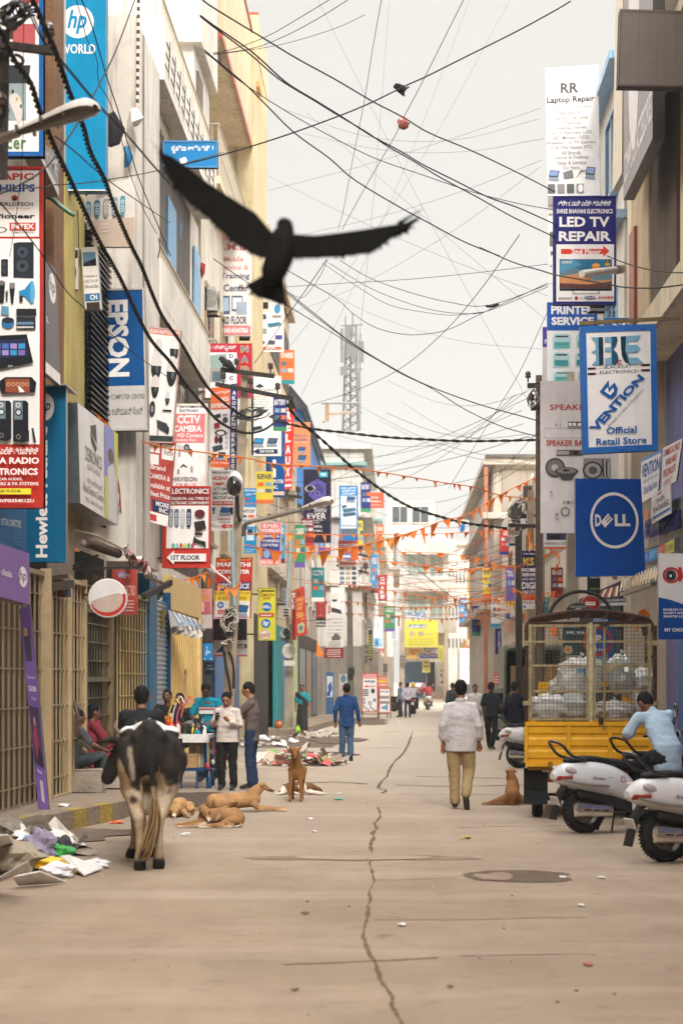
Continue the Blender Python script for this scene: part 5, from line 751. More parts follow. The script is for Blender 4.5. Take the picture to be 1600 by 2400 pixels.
for lab,c,rect,col,its,Y in(('navy upright strip with white letters left of the cartons',D4,(820,1310,900,1665),'#2a2c6c',[*[('t',ch,862,1350+i*52,886,1395+i*52,WH,1)for i,ch in enumerate('SALEWA')]],72),('small orange shop plate low beside the carton van',D4,(800,1940,890,2080),'#d8603c',lines(806,1960,884,2070,3,WH),66),('peach and white poster by the utility pole',D4,(960,1090,1070,1380),'#dcb8a4',[('r',970,1100,1025,1185,'#3f66b0'),*lines(970,1200,1060,1370,6,'#c98a7a')],70),('bluish tilted dish-board on the far white side',D4,(595,930,730,1285),'#cfcac2',[('r',618,1088,642,1115,'#6d6a66'),('r',600,1165,730,1282,'#b5aea4')],118),('white far placard fixed to the yellow house',D4,(478,1305,610,1495),'#e6e3de',[('r',550,1430,556,1480,GY)],140),('slim white and blue strip on the far open side',D4,(735,1000,800,1170),'#d5dade',[('r',735,1000,748,1170,'#5f93c0'),*lines(752,1010,798,1160,5,'#a9b4bd')],110),('white paper strip with a dark block on the far open side',D4,(745,1170,800,1480),'#dedbd8',[('r',760,1185,785,1250,'#3a3c40'),*lines(750,1260,796,1470,7,'#9a9692')],100)):
 S(lab,c,rect,col,its,Y=Y,t=.05)
s=Sign('no_entry_sign','round red prohibition plate above the cargo cage','traffic sign',33.5,None,B4,pivot=(810,920));s.layer=0
s.poly([(810+78*math.cos(t),922+68*math.sin(t))for t in np.linspace(0,2*PI,28,endpoint=False)],'#b5a8a4');s.layer=1;s.draw([('e',810,922,72,62,'#a5322f'),('+',),('r',770,908,850,936,WH),('t','NO PARKING',775,915,845,928,'#8a2a28',.6)]);s.done()
s=Sign('parking_sign','large round blue parking plate with a red rim behind the cage wires','traffic sign',31.6,None,B4,pivot=(870,1230));s.poly([(870+122*math.cos(t),1228+122*math.sin(t))for t in np.linspace(0,2*PI,32,endpoint=False)],'#b03a3c');s.layer=1
s.draw([('e',870,1228,98,98,'#2a4fa4'),('+',),('t','P',850,1175,900,1245,WH,2),('t','24 Hrs',830,1285,930,1310,WH,1)]);s.done()
s=Sign('banner','dark green arched banner with a white seal on the cage roof','banner',32.5,None,B4,pivot=(710,960));s.poly([(710+105*math.cos(t),1005-90*math.sin(t))for t in np.linspace(0,PI,20)],'#39433c');s.layer=1;s.draw([('r',695,962,735,1000,WH),('o',712,985,36,30,3,'#a9b0aa'),('t','MARKET ASSOCIATION',650,940,775,955,'#c9cdc9',.3)]);s.done()
S('dark teal board with figures behind the cage wires',B4,(582,1120,780,1345),'#2f4a50',[('t','3K 05',612,1145,765,1168,WH,1),('e',628,1300,38,36,'#b5a98c'),('+',),('e',628,1300,24,24,'#c98a5c')],Y=31.8,t=.05)
S('white circular plate with parking rules on the second pole',A5,(1072,1905,1165,2015),'#cfc8c0',[],Y=64.4,t=.02,quad=[(1118+47*math.cos(t),1960+55*math.sin(t))for t in np.linspace(0,2*PI,28,endpoint=False)])
SIGNS[-1][0].draw([('t','TWO WHEELERS',1085,1935,1150,1945,'#5d5a58',.5),('t','PARKING',1092,1955,1145,1965,'#5d5a58',.5),('t','1, 3, 5, 7.',1088,1975,1148,1985,'#5d5a58',.5)])
S('white strip plate under the circular parking plate',C2,(893,150,977,190),'#cfc8c0',[],Y=64.4,t=.02)
S('blue advertising kiosk box with torn posters by the dirt shoulder',C2,(1203,238,1262,545),'#3f6288',[('r',1210,265,1252,420,'#cfd2d6'),('+',),('p',[(1215,340),(1240,300),(1250,360),(1225,410)],'#3f5a94'),('p',[(1212,380),(1230,370),(1235,415),(1212,410)],'#2f4a84')],Y=86,t=.5,name='poster_kiosk',cat='kiosk')
S('faint poster wall beside the blue kiosk',C2,(1300,250,1365,430),'#c9beb8',[('e',1330,285,20,30,'#5f8494'),*lines(1305,330,1360,420,5,'#b58a84')],Y=94,t=.05)
# ------------------------------------------------------------------ poles, lamps, cables, bunting
CON=M('#a3947f','stone');BLK=M('#24211f','rubber');IRON=M('#3c3632','rust');ZINC=M('#9a9a98','metal');CER=M('#4a3a33','gloss')
def insulator(mb,p,s=1):mb.lathe([(.02*s,-.1*s),(.02*s,0),(.06*s,.01*s),(.075*s,.05*s),(.05*s,.07*s),(.07*s,.09*s),(.065*s,.14*s),(.03*s,.17*s)],p,(0,0,1),CER,10)
def pole(label,top,base,Y,r0,r1,arms=(),boxes=(),conduit=None,mat=None,square=True):
 a=P(*base,Y);b=P(*top,Y);a.z=0;T=thing('utility_pole',label,'pole',a,'utility poles');m=mat or CON
 def f(mb):mb.tube([a,a.lerp(b,.5),b],[r0,(r0+r1)/2,r1],m,4 if square else 10,ref=(1,1,0),smooth=not square)
 part(T,'post',f)
 for(x0,y0,x1,y1,ins)in arms:
  p,q=P(x0,y0,Y-.2),P(x1,y1,Y-.2)
  am=part(T,'crossarm',lambda mb:mb.beam(p,q,.07,.09,IRON))
  for t in ins:part(T,'insulator',lambda mb:insulator(mb,p.lerp(q,t)+Vector((0,0,.14)),Y/44*.9),am)
 for(x0,y0,x1,y1,c)in boxes:
  p,q=P(x0,y0,Y-.3),P(x1,y1,Y-.3)
  def bxf(mb):
   mb.bx(p.x,q.x,Y-.42,Y-.22,q.z,p.z,M(c,'paint'));n=3
   for k in range(n):z=q.z+(p.z-q.z)*(k+.5)/n;mb.bx(p.x+.03,q.x-.03,Y-.45,Y-.42,z-.02,z+.02,M('#1e1c1b','paint'))
  part(T,'fuse_box',bxf)
 if conduit:part(T,'conduit',lambda mb:mb.tube([P(x,y,Y-.3)for x,y in conduit],.035,M('#8fa9b4','plastic'),8))
 return T
T1=pole('tall concrete pole in front of the market board, hung with fuse boxes and tangled wire',(576,862),(530,1779),44,.17,.11,arms=((517,866,643,882,(.05,.3,.93)),(505,900,687,935,(.1,.45,.8))),boxes=((529,1427,552,1456,'#343532'),(526,1470,548,1492,'#343532')),conduit=[(545,1240),(546,1330),(549,1420)])
def tangle(T,c,cx,cy,Y,n,rx,ry,sd,cols=('#cfc9c0','#2a2826','#b0a79c')):
 r=random.Random(sd)
 for k in range(n):
  a=r.uniform(0,6.28);pts=[]
  for i in range(6):pts.append(P(*cv(c,cx+rx*math.cos(a+i*1.1)*r.uniform(.3,1),cy+ry*math.sin(a+i*.9)*r.uniform(.3,1)),Y-.35-r.uniform(0,.15)))
  part(T,'wire',lambda mb:mb.tube(spline(pts,4),.010 if k%3 else .014,M(cols[k%len(cols)],'plastic'),5))
tangle(T1,D9,930,1250,44,14,130,190,1);tangle(T1,A5,840,220,44,9,150,60,2,('#2a2826',));tangle(T1,D9,900,1560,44,5,90,60,3)
part(T1,'wire',lambda mb:mb.tube(spline([P(*cv(D9,x,y),43.6)for x,y in((560,300),(600,360),(660,480),(760,600),(860,670),(945,750))],5),.02,M('#d8d2ca','plastic'),6))
part(T1,'wire',lambda mb:mb.tube(spline([P(*cv(D9,x,y),43.6)for x,y in((850,1680),(880,1900),(930,2150),(950,2300))],5),.03,BLK,6))
part(T1,'wire',lambda mb:mb.tube(spline([P(*cv(D9,x,y),43.5)for x,y in((920,1690),(960,1790),(985,1950),(985,2200))],5),.03,BLK,6))
T2=pole('second concrete pole with a small white box, beside the red cloth sale banner',(684,1150),(676,1719),65,.2,.14,arms=((612,1207,650,1209,()),(664,1160,708,1166,(.2,.8))),boxes=((663,1425,679,1446,'#c9c3ba'),(664,1471,681,1498,'#4a4844')),conduit=[(681,1270),(676,1340),(671,1424)])
tangle(T2,A5,1100,1830,65,6,50,70,4)
T3=pole('dark pole with two slanted crossarms in front of the used-laptop board',(818,1300),(822,1686),88,.2,.15,arms=((788,1325,864,1343,(.1,.5,.9)),(806,1292,870,1306,(.1,.6))),boxes=((815,1565,831,1582,'#4a4844'),),mat=M('#6f675c','stone'))
tangle(T3,C3,590,430,88,8,90,90,5,('#2a2826',))
pole('slim pale pole crowded with meters beyond the poster kiosk',(855,1380),(857,1668),108,.2,.15,boxes=((850,1510,864,1545,'#8a837a'),));pole('thin pale pole past the meter pole',(903,1280),(902,1655),130,.16,.12,boxes=((897,1555,908,1575,'#6d6860'),))
pole('leaning far pole with a slanting white stay at the yellow hoarding',(944,1420),(942,1648),148,.24,.18,boxes=((936,1535,951,1560,'#77716a'),));pole('far pole at the steps on the open side',(1045,1420),(1044,1644),158,.24,.18)
pole('square concrete pole in the bunting cluster above the cargo cage',(1243,1150),(1243,1800),50,.13,.11,arms=((1190,1231,1270,1234,()),));pole('pair of dark rusted steel posts strapped together',(1214,1180),(1216,1790),52,.12,.12,mat=M('#4c4640','rust'))
pole('grey galvanised tube post against the loudspeaker board',(1268,1245),(1268,1800),46,.075,.075,mat=ZINC,square=False)
T=pole('weathered pole with short arms of insulators beside the loudspeaker board',(1262,880),(1262,1850),38,.1,.08,arms=((1235,904,1266,903,(.05,)),(1243,957,1266,955,(.1,))),mat=M('#6d5d50','rust'))
tangle(T,B3,190,1300,38,5,60,130,8,('#3a3632','#8d8880'))
for s_ in(9,10):pass
TC=thing('junction_cluster','clutter of dark boxes, coils and looped white cable on the open-side posts','cable junction',P(1225,1230,51),None)
for(x0,y0,x1,y1,c)in((1196,1188,1212,1215,'#4a4642'),(1222,1205,1232,1240,'#2f2c2a'),(1225,1140,1245,1165,'#5d5852')):part(TC,'box',lambda mb:mb.bx(P(x0,y0,50.6).x,P(x1,y0,50.6).x,50.4,50.7,P(x0,y1,50.6).z,P(x0,y0,50.6).z,M(c,'paint')))
tangle(TC,B4,240,150,51,14,110,130,11,('#d0cbc4','#2a2826','#3a3632'));tangle(TC,B4,210,300,51,8,90,90,12,('#2a2826','#d0cbc4'))
part(TC,'lamp_arm',lambda mb:[mb.beam(P(1191,1230,50),P(1268,1230,50),.12,.07,M('#c9c5c0','metal')),mb.bx(P(1219,1216,49.9).x,P(1231,1216,49.9).x,49.8,49.95,P(0,1236,49.9).z,P(0,1216,49.9).z,M('#d8d4cf','paint'))])
def lamp(label,c,a,b,Y0,Y1,wd,arm,dark='#4c4640',col='#c3bab1'):
 p,q=P(*cv(c,*a),Y0),P(*cv(c,*b),Y1);d=(q-p).normalized();L=(q-p).length;x=d.cross(Vector((0,0,1))).normalized();u=x.cross(d)
 T=thing('street_lamp',label,'street lamp',p,'street lamps');R=Matrix((d,x,u)).transposed();prof=[(0,.30),(.12,.42),(.35,.62),(.6,.85),(.8,1),(.92,.92),(.985,.62),(1,.25)]
 def shell(mb,lo,hi,m,k=1):
  vs=[];n=9
  for t,w_ in prof:
   for i in range(n):
    an=PI*i/(n-1);vs.append(p+d*(t*L)+x*(math.cos(an)*wd*w_*k)+u*((math.sin(an)*wd*w_*hi if hi>0 else-math.sin(an)*wd*w_*(-hi))*k))
  fs=[(i*n+k2,(i+1)*n+k2,(i+1)*n+k2+1,i*n+k2+1)for i in range(len(prof)-1)for k2 in range(n-1)];fs.append(tuple(range(n)));mb.add(vs,fs,m,True)
 part(T,'housing',lambda mb:shell(mb,0,.75,M(col,'metal' if False else 'paint')))
 part(T,'diffuser',lambda mb:shell(mb,0,-.42,M(dark,'gloss'),.93));
 part(T,'clip',lambda mb:[mb.box(p+d*(L*t)+x*(wd*.8*sg)+u*.0,(wd*.16,wd*.2,wd*.35),M('#8d857c','metal'),R)for t in(.15,.45,.72)for sg in(-1,1)])
 part(T,'arm',lambda mb:mb.tube(spline([P(*cv(c,*k),Y0+(0 if i==len(arm)-1 else 0))for i,k in enumerate(arm)]+[p+d*.05],5),wd*.30,M('#8f877d','metal'),8))
 return T
lamp('large pale street lamp head hanging over the huge sky-blue board',A1,(128,1235),(880,985),13.6,13.2,.108,[(-420,1420),(-200,1350),(0,1275)])
lamp('long slim street lamp reaching over the black hard-drive poster',A5,(1200,925),(1435,858),44,43.4,.17,[(785,1120),(790,1060),(830,1015),(1000,975)],'#a9a29a','#cdc6be')
T=thing('street_lamp','street lamp head facing the viewer with a white hood and black underside','street lamp',P(*cv(A5,720,740),43.2),'street lamps');pc=P(*cv(A5,718,735),43.2)
part(T,'housing',lambda mb:mb.ell(pc+Vector((0,.12,.02)),(.185,.3,.27),M('#cfc9c2','paint')));part(T,'diffuser',lambda mb:mb.ell(pc+Vector((.0,-.06,-.045)),(.17,.22,.22),M('#1d1c1c','gloss')))
part(T,'arm',lambda mb:mb.tube([P(*cv(A5,738,800),43.4),P(*cv(A5,745,970),43.6),P(*cv(A5,760,1000),43.9)],.04,IRON,8))
T=thing('street_lamp','small white tube lamp on an arm, far down the open side','street lamp',P(*cv(D4,690,800),90),'street lamps');part(T,'housing',lambda mb:mb.tube([P(*cv(D4,650,790),90),P(*cv(D4,700,805),90),P(*cv(D4,790,850),90)],[.2,.28,.1],M('#dedad4','paint'),8));part(T,'arm',lambda mb:mb.tube([P(*cv(D4,790,850),90),P(*cv(D4,1060,900),80)],.06,ZINC,6))
T=thing('wall_light','pale tube pointing across the television picture on the repair board','wall light',P(*cv(B3,800,140),33),None);part(T,'tube',lambda mb:mb.tube([P(*cv(B3,635,165),32.6),P(*cv(B3,968,125),33.6)],.06,M('#cdc6be','paint'),10));part(T,'cap',lambda mb:mb.tube([P(*cv(B3,960,126),33.5),P(*cv(B3,1000,122),33.7)],.075,M('#8d857c','metal'),10))
T=thing('crossarm_bracket','black iron crossarm with dark insulators at the lamp','crossarm',P(60,110,14.6),None)
part(T,'beam',lambda mb:mb.beam(P(-60,98,14.6),P(123,120,14.6),.05,.055,IRON));part(T,'post',lambda mb:[mb.beam(P(x,420,14.7),P(x+6,70,14.7),.035,.035,IRON)for x in(0,12)])
for x,y in((115,78),(28,62),(2,240)):part(T,'insulator',lambda mb:insulator(mb,P(x,y,14.6)+Vector((0,0,-.03)),.62))
part(T,'hook',lambda mb:mb.tube(spline([P(*cv(A1,x,y),14.5)for x,y in((140,500),(190,520),(215,555),(200,590),(170,580))],4),.012,IRON,6))
tangle(T,A1,130,120,14.6,12,170,150,21,('#2a2826','#232120'))
def path(c,pts,Y0,Y1):
 q=[cv(c,*p)for p in pts];L=[0]
 for a,b in zip(q,q[1:]):L.append(L[-1]+math.dist(a,b))
 return[P(x,y,1/(1/Y0+(1/Y1-1/Y0)*l/L[-1]))for(x,y),l in zip(q,L)]
def cable(label,c,pts,Y0,Y1,r,grp='overhead cables',twist=0,n=5,col=None,name='cable'):
 p=spline(path(c,pts,Y0,Y1),n);mb=MB();m=col or BLK
 if twist:
  L=0;A=[];B=[];prev=p[0];dense=[]
  for a,b in zip(p,p[1:]):
   k=max(1,int((b-a).length/.05));dense+=[a.lerp(b,i/k)for i in range(k)]
  x=Vector((1,0,.3)).normalized()
  for i,q in enumerate(dense):
   L+=(q-prev).length;prev=q;d=(dense[min(i+1,len(dense)-1)]-dense[max(i-1,0)]).normalized();u=(x-d*x.dot(d)).normalized();v=d.cross(u);t=L/twist*6.283
   o=u*(r*math.cos(t))+v*(r*math.sin(t));A.append(q+o);B.append(q-o)
  mb.tube(A,r*1.05,m,6);mb.tube(B,r*1.05,m,6)
 else:mb.tube(p,r,m,5)
 return tag(mb.build(name),label,'cable',grp)
cable('thick twisted black cable passing under the near lamp head, lower of the two',PX,[(-40,20),(0,69),(31,138),(71,194),(94,263),(133,355),(163,418),(194,485),(230,561),(281,651),(327,748),(357,801),(400,850),(435,900),(473,945),(511,986),(550,1008),(585,1015),(623,1005),(658,977)],12.5,43.5,.0125,twist=.27)
cable('thick twisted black cable crossing the huge sky-blue board, upper of the two',PX,[(60,-40),(77,0),(102,59),(120,97),(143,158),(163,217),(194,293),(212,357),(245,421),(268,485),(306,573),(332,625),(357,689),(383,745),(428,810),(479,898),(518,938),(562,970),(591,978),(626,961)],12.5,43.5,.0125,twist=.27)
cable('heavy twisted cable sagging from the first pole to the open-side posts',D5 if False else PX,[(640,985),(720,1003),(800,1013),(900,1024),(1000,1030),(1100,1034),(1262,1031)],44,40,.015,twist=.6)
cable('heavy black cable falling from the first pole down to the far junction',PX,[(672,948),(700,985),(760,1036),(830,1100),(900,1153),(960,1188),(1020,1208),(1090,1226),(1190,1239)],44,52,.02,twist=.6)
sky=[('bold brown-black line from the tower of terraces down across the hanging ball',D1,[(-60,-10),(0,35),(230,175),(390,272),(560,365),(735,468),(870,538),(990,610),(1180,690),(1400,795),(1568,882)],24,36,.016),('bold line in a close pair, upper strand over the middle of the sky',D1,[(-60,70),(0,115),(180,240),(330,375),(470,462),(580,530),(680,595),(740,632),(860,695),(960,755),(1110,830),(1260,905),(1400,955),(1568,1030)],24,34,.016),('bold line in a close pair, lower strand over the middle of the sky',D1,[(-60,75),(0,122),(170,250),(300,362),(460,460),(570,528),(700,605),(800,672),(910,735),(1050,820),(1210,905),(1380,1000),(1568,1090)],24,34,.015),('bold line dropping steeply past the cream house then running under the pair',D1,[(-40,230),(0,265),(150,390),(250,490),(370,608),(530,725),(620,805),(720,872),(870,960),(1000,1030),(1150,1110),(1313,1176)],26,33,.015),('thin line just above the steep bold one',D1,[(-40,240),(0,270),(120,370),(300,490),(500,605),(730,722),(950,800),(1200,885),(1400,935),(1568,965)],27,36,.010),('straight rising line from the curling-script board to the top of the sky',D1,[(-200,770),(0,722),(230,655),(450,580),(690,487),(880,395),(980,350),(1170,255),(1400,140),(1568,48),(1640,5)],25,26,.014),('near-vertical line of small knots falling from the top of the sky through the hanging ball',D1,[(1150,-5),(1040,215),(950,395),(875,535),(830,630),(700,855),(590,1055)],30,42,.009),('plain near-vertical line beside the knotted one',D1,[(772,-5),(730,230),(690,480),(640,730),(600,950),(572,1060)],30,44,.008),('shallow line arching out over the cream house',D1,[(0,243),(100,222),(250,165),(390,85),(530,0)],30,26,.008),('second shallow line arching out over the cream house',D1,[(0,248),(180,222),(330,165),(480,85),(616,0)],30,26,.008),('shallowest thin line beneath the arching two',D1,[(0,252),(180,228),(350,195),(560,130),(695,68)],30,28,.006),('long sagging line from the crow bracket pole across the mast',D2,[(100,20),(350,170),(560,292),(640,362),(740,425),(860,456),(960,458),(1080,435),(1230,362),(1400,285),(1535,222)],46,44,.012),('sagging line joining the dark clamp, uppermost',D2,[(580,118),(720,200),(900,265),(1080,310),(1260,325),(1535,230)],45,40,.011),('sagging line joining the dark clamp, middle',D2,[(530,130),(700,235),(850,300),(1000,345),(1140,362),(1260,350),(1535,240)],45,40,.010),('sagging line joining the dark clamp, lowest',D2,[(500,130),(640,225),(800,320),(960,355),(1100,370),(1240,355)],45,41,.009),('long bold line descending to the loudspeaker board, upper of the lower group',D2,[(330,255),(480,375),(640,500),(840,622),(1000,700),(1220,780),(1400,830),(1568,878)],42,37,.016),('line close below the bold descending one',D2,[(330,265),(500,400),(660,515),(850,632),(1000,705),(1150,800),(1320,880),(1497,930)],43,39,.014),('line running beside the descending group to the same board',D2,[(0,110),(150,215),(330,320),(520,435),(700,545),(840,622)],38,41,.013),('steep line from the accessory banner up to the kite',D2,[(190,590),(300,430),(420,260),(520,115)],46,38,.012),('curved steep line looping below the kite',D2,[(330,258),(400,290),(440,260),(490,190),(525,115)],44,38,.009),('straight diagonal line from the far roofs up to the printer board',D2,[(1080,1165),(1260,870),(1400,640),(1535,350)],60,42,.010),('fine line crossing the mast toward the upper corner',D2,[(450,780),(640,720),(850,620),(1050,455),(1220,260),(1405,0)],60,34,.011),('thin rising line across the upper sky beneath the kite',D2,[(330,240),(560,225),(900,205),(1250,170),(1535,135)],48,40,.009),('bold line over the corner shop overhang',B3,[(-300,-80),(0,55),(250,130),(420,180),(650,220),(900,265),(1050,290),(1300,295),(1568,265)],36,26,.016),('bold line above that, touching the repair board',B3,[(870,0),(1050,70),(1250,125),(1450,150),(1568,155)],31,26,.014)]
for lab,c,pts,a,b,r in sky:cable(lab,c,pts,a,b,r*.68)
r_=random.Random(5)
for k in range(12):
 x0=r_.uniform(580,720);y0=r_.uniform(250,800);x1=r_.uniform(1262,1285);y1=r_.uniform(150,860);s_=r_.uniform(5,60)
 if k%3==0:x0,y0,x1,y1=r_.uniform(600,1250),-10,r_.uniform(640,1260),r_.uniform(700,1000)
 cable('hair-thin line fanning across the pale upper sky',PX,[(x0,y0),((2*x0+x1)/3,(2*y0+y1)/3+s_),((x0+2*x1)/3,(y0+2*y1)/3+s_),(x1,y1)],r_.uniform(50,70),r_.uniform(38,46),.0035,grp='hair-thin lines in the upper sky')
for k in range(16):
 y0=r_.uniform(880,1250);x1=r_.uniform(1200,1265);x0=r_.uniform(640,960);y1=r_.uniform(880,1180);s_=r_.uniform(10,50)
 cable('hair-thin cable in the tangled web over the far street',PX,[(x0,y0),((2*x0+x1)/3,(2*y0+y1)/3+s_),((x0+2*x1)/3,(y0+2*y1)/3+s_),(x1,y1)],r_.uniform(70,110),r_.uniform(45,60),.007,grp='web of fine far cables')
for k in range(14):
 x0=r_.uniform(430,700);y0=r_.uniform(1080,1420);x1=x0+r_.uniform(60,260);y1=y0+r_.uniform(-60,120)
 cable('slack thin cable looping between the shop-side poles',PX,[(x0,y0),((x0+x1)/2,(y0+y1)/2+r_.uniform(10,50)),(x1,y1)],r_.uniform(45,62),r_.uniform(62,85),.009,grp='slack cables between shop-side poles')
for k in range(16):
 x0=r_.uniform(800,960);y0=r_.uniform(1260,1440);x1=r_.uniform(1180,1225);y1=r_.uniform(1260,1460)
 cable('thin far cable slung across the lane among the bunting',PX,[(x0,y0),((x0+x1)/2,(y0+y1)/2+r_.uniform(10,40)),(x1,y1)],r_.uniform(95,130),r_.uniform(60,75),.010,grp='far cables among the bunting')
near=[('slim black wire crossing the emblem of the huge sky-blue board',A1,[(750,-10),(850,250),(980,700),(1080,1000),(1200,1400),(1300,1700),(1568,2350)],20,32,.010),('slack wire waving down the sky-blue board',A1,[(700,-10),(760,200),(800,360),(890,540),(910,760),(1020,960),(1120,1300),(1200,1600),(1310,1900),(1440,2150)],21,30,.007),('brown wire slanting up from the audio board over the lamp',A1,[(-20,1790),(200,1690),(400,1560),(560,1370),(760,1060),(900,800),(1060,480),(1240,0)],15,24,.011),('pair of straight wires from the crossarm down to the white terrace',A1,[(230,30),(400,380),(600,590),(900,950),(1150,1210),(1450,1560),(1700,1830)],14,34,.009),('wire close beside that pair',A1,[(250,10),(430,410),(640,660),(900,970),(1160,1240),(1420,1540),(1700,1850)],14,34,.008),('long thin wire falling over the loudspeaker pictures',A2,[(-20,460),(200,720),(420,1010),(620,1310),(780,1460),(960,1640),(1200,1850),(1568,2110)],16,33,.008),('thin vertical wire hanging over the audio board',A1,[(225,0),(215,700),(210,1400),(150,2000),(90,2360)],17,19,.004),('level wire drooping beneath the sky-blue board',A1,[(-20,1740),(400,1722),(480,1700),(700,1690),(1000,1650),(1500,1555),(2050,1400)],17,30,.008),('wire from the lamp clip down across the striped terrace',A1,[(510,1250),(700,1400),(950,1620),(1200,1800),(1568,2050)],16,36,.009)]
for lab,c,pts,a,b,r in near:cable(lab,c,pts,a,b,r*.75)
T=thing('hanging_ball','round reddish bundle of rags caught on the knotted line','rag ball',P(945,288,34),None);rb=MB();rb.ell(P(945,289,34),(.095,.095,.11),M('#8a4436','trash'),seg=14)
for k in range(26):
 a=Vector((random.gauss(0,1),random.gauss(0,1),random.gauss(0,1))).normalized();rb.ell(P(945,288,34)+a*.085,(.032,.032,.022),M(('#a9675a','#c9b4a4','#7a3a30')[k%3],'trash'),Matrix.Rotation(k,3,'X'),6,4)
rb.build('rags',T)
tag(cable('dark clamp where the sagging lines meet',D2,[(1250,328),(1275,330),(1310,320)],42,42,.03,grp=None,name='cable_clamp'),cat='clamp')
tag(cable('scrap of blue cloth dangling over the far lane',D3,[(1103,380),(1110,392),(1104,405),(1112,415)],60,60,.07,grp=None,col=M('#2f78b8','cloth'),name='cloth_scrap'),cat='cloth')
OC=[M(c,'cloth')for c in('#dd7a2c','#d46d24','#e08a3e')]
def bunting(label,c,pts,Y0,Y1,size=.24,step=.42,sd=1,fold=.3):
 p=spline(path(c,pts,Y0,Y1),8);T=thing('bunting_string',label,'bunting',p[0],'strings of orange bunting');r=random.Random(sd);step0=step
 part(T,'cord',lambda mb:mb.tube(p,.012,OC[1],5));acc=0
 for a,b in zip(p,p[1:]):
  acc+=(b-a).length
  if acc<step:continue
  acc=0;d=(b-a).normalized();hw=size*.55;hang=Vector((r.uniform(-.25,.25),r.uniform(-.5,.5),-1)).normalized();h=size*r.uniform(.75,1.1)
  hw*=r.uniform(.6,1.15);h*=r.uniform(.6,1.1);step=step0*r.uniform(.5,1.6)
  if r.random()<fold:h*=.45
  mb=MB();n=4;vs=[];sw=Vector((0,1,0))*r.uniform(-.06,.06)
  for i in range(n+1):
   t=i/n
   for j in range(n+1-i):
    u=(j/(n-i)if n>i else .5)-.5;vs.append(b+d*(u*2*hw*(1-t))+hang*(h*t)+sw*math.sin(t*3+u*4)*1.0)
  idx=[];k=0
  for i in range(n+1):idx.append([k+j for j in range(n+1-i)]);k+=n+1-i
  fs=[]
  for i in range(n):
   for j in range(n-i):
    fs.append((idx[i][j],idx[i+1][j],idx[i][j+1]))
    if j<n-i-1:fs.append((idx[i][j+1],idx[i+1][j],idx[i+1][j+1]))
  mb.add(vs,fs,OC[r.randrange(3)],True);mb.build('flag',T)
 return T
bunting('upper orange string drooping from the camera board across the lane to the loudspeaker board',PX,[(330,1034),(400,1052),(473,1060),(543,1069),(581,1074),(639,1087),(719,1092),(838,1100),(919,1111),(1032,1130),(1112,1142),(1174,1161),(1263,1170)],32,48,.18,.42,1,.35)
bunting('big-flagged orange string swooping from the first pole up to the loudspeaker board',D3,[(30,480),(100,495),(200,515),(330,520),(480,505),(600,485),(750,450),(880,410),(1000,365),(1120,335),(1200,290),(1300,230),(1400,180),(1490,140)],40,52,.36,.46,2,.15)
bunting('level orange string just below the slim street lamp',D3,[(30,425),(250,428),(450,430),(700,430),(1000,425),(1200,415),(1400,410)],46,58,.24,.4,3,.25)
for i,(lab,pts,a,b)in enumerate((('orange string over the mobile training board',[(100,478),(400,492),(700,515),(1000,522),(1200,552),(1330,597)],60,64),('orange string passing the tops of the sale banners',[(330,535),(560,545),(800,570),(1050,600),(1250,600),(1400,575)],66,66),('orange string from the sale banner to the tied posts',[(320,670),(500,675),(700,700),(900,735),(1100,750),(1350,755)],72,60),('orange string above the yellow hoarding',[(360,760),(560,765),(800,790),(1000,790),(1200,760),(1400,720)],84,62),('lowest far orange string crossing the hoarding',[(440,815),(700,830),(950,850),(1150,840),(1350,820)],96,70),('small far orange string rising to the dish-board',[(1060,515),(1100,500),(1160,475),(1240,440)],90,70),('loose orange string between the tied posts and the banner strips',[(900,690),(1100,745),(1250,740),(1370,720)],80,60))):
 bunting(lab,D3,pts,a,b,.26,.45,10+i,.4)
for k in range(7):
 y0=560+k*42;bunting('thin far strand of small orange pennants, %s from the top'%('first','second','third','fourth','fifth','sixth','seventh')[k],D3,[(420+30*k,y0),(700,y0+20+8*(k%3)),(1000,y0+14),(1340,y0-30+12*(k%4))],92+5*k,62,.2,.5,50+k,.4)
bunting('short orange garland draped round the first pole',A5,[(350,1440),(430,1420),(520,1390),(545,1430),(620,1480),(700,1505),(770,1460)],40,43,.34,.34,30,.1)
bunting('orange garland hanging down the edge of the tube-lit board',A3,[(870,460),(1000,580),(1030,720),(1050,900),(1070,1020),(1100,1180),(1110,1400)],29.5,31.5,.2,.17,31,.2)
bunting('tangled orange garland looped under the red camera-price board',A3,[(1300,730),(1330,900),(1390,1060),(1430,1230),(1390,1330),(1330,1260),(1250,1320),(1190,1290),(1120,1180)],33.5,34.5,.26,.19,32,.2)
bunting('orange garland knotted down the tied posts',B4,[(110,905),(190,920),(230,970),(290,1030),(300,1130)],56,50,.3,.25,33,.2)
bunting('orange garland between the posts and the grey tube',B4,[(0,600),(100,610),(200,625),(280,575),(340,560)],58,47,.28,.3,34,.3)
bunting('orange garland trailing over the plates behind the cargo cage',B4,[(180,800),(300,850),(420,840),(530,825)],50,44,.24,.3,35,.3)
bunting('orange garland fluttering beside the desktop dealer plate',B4,[(410,530),(460,520),(520,490),(560,560),(515,640)],44,42,.26,.25,36,.1)
bunting('orange streamers hanging against the concrete pole on the open side',B4,[(330,300),(300,370),(330,430),(380,470)],49,48,.34,.2,37,.1)
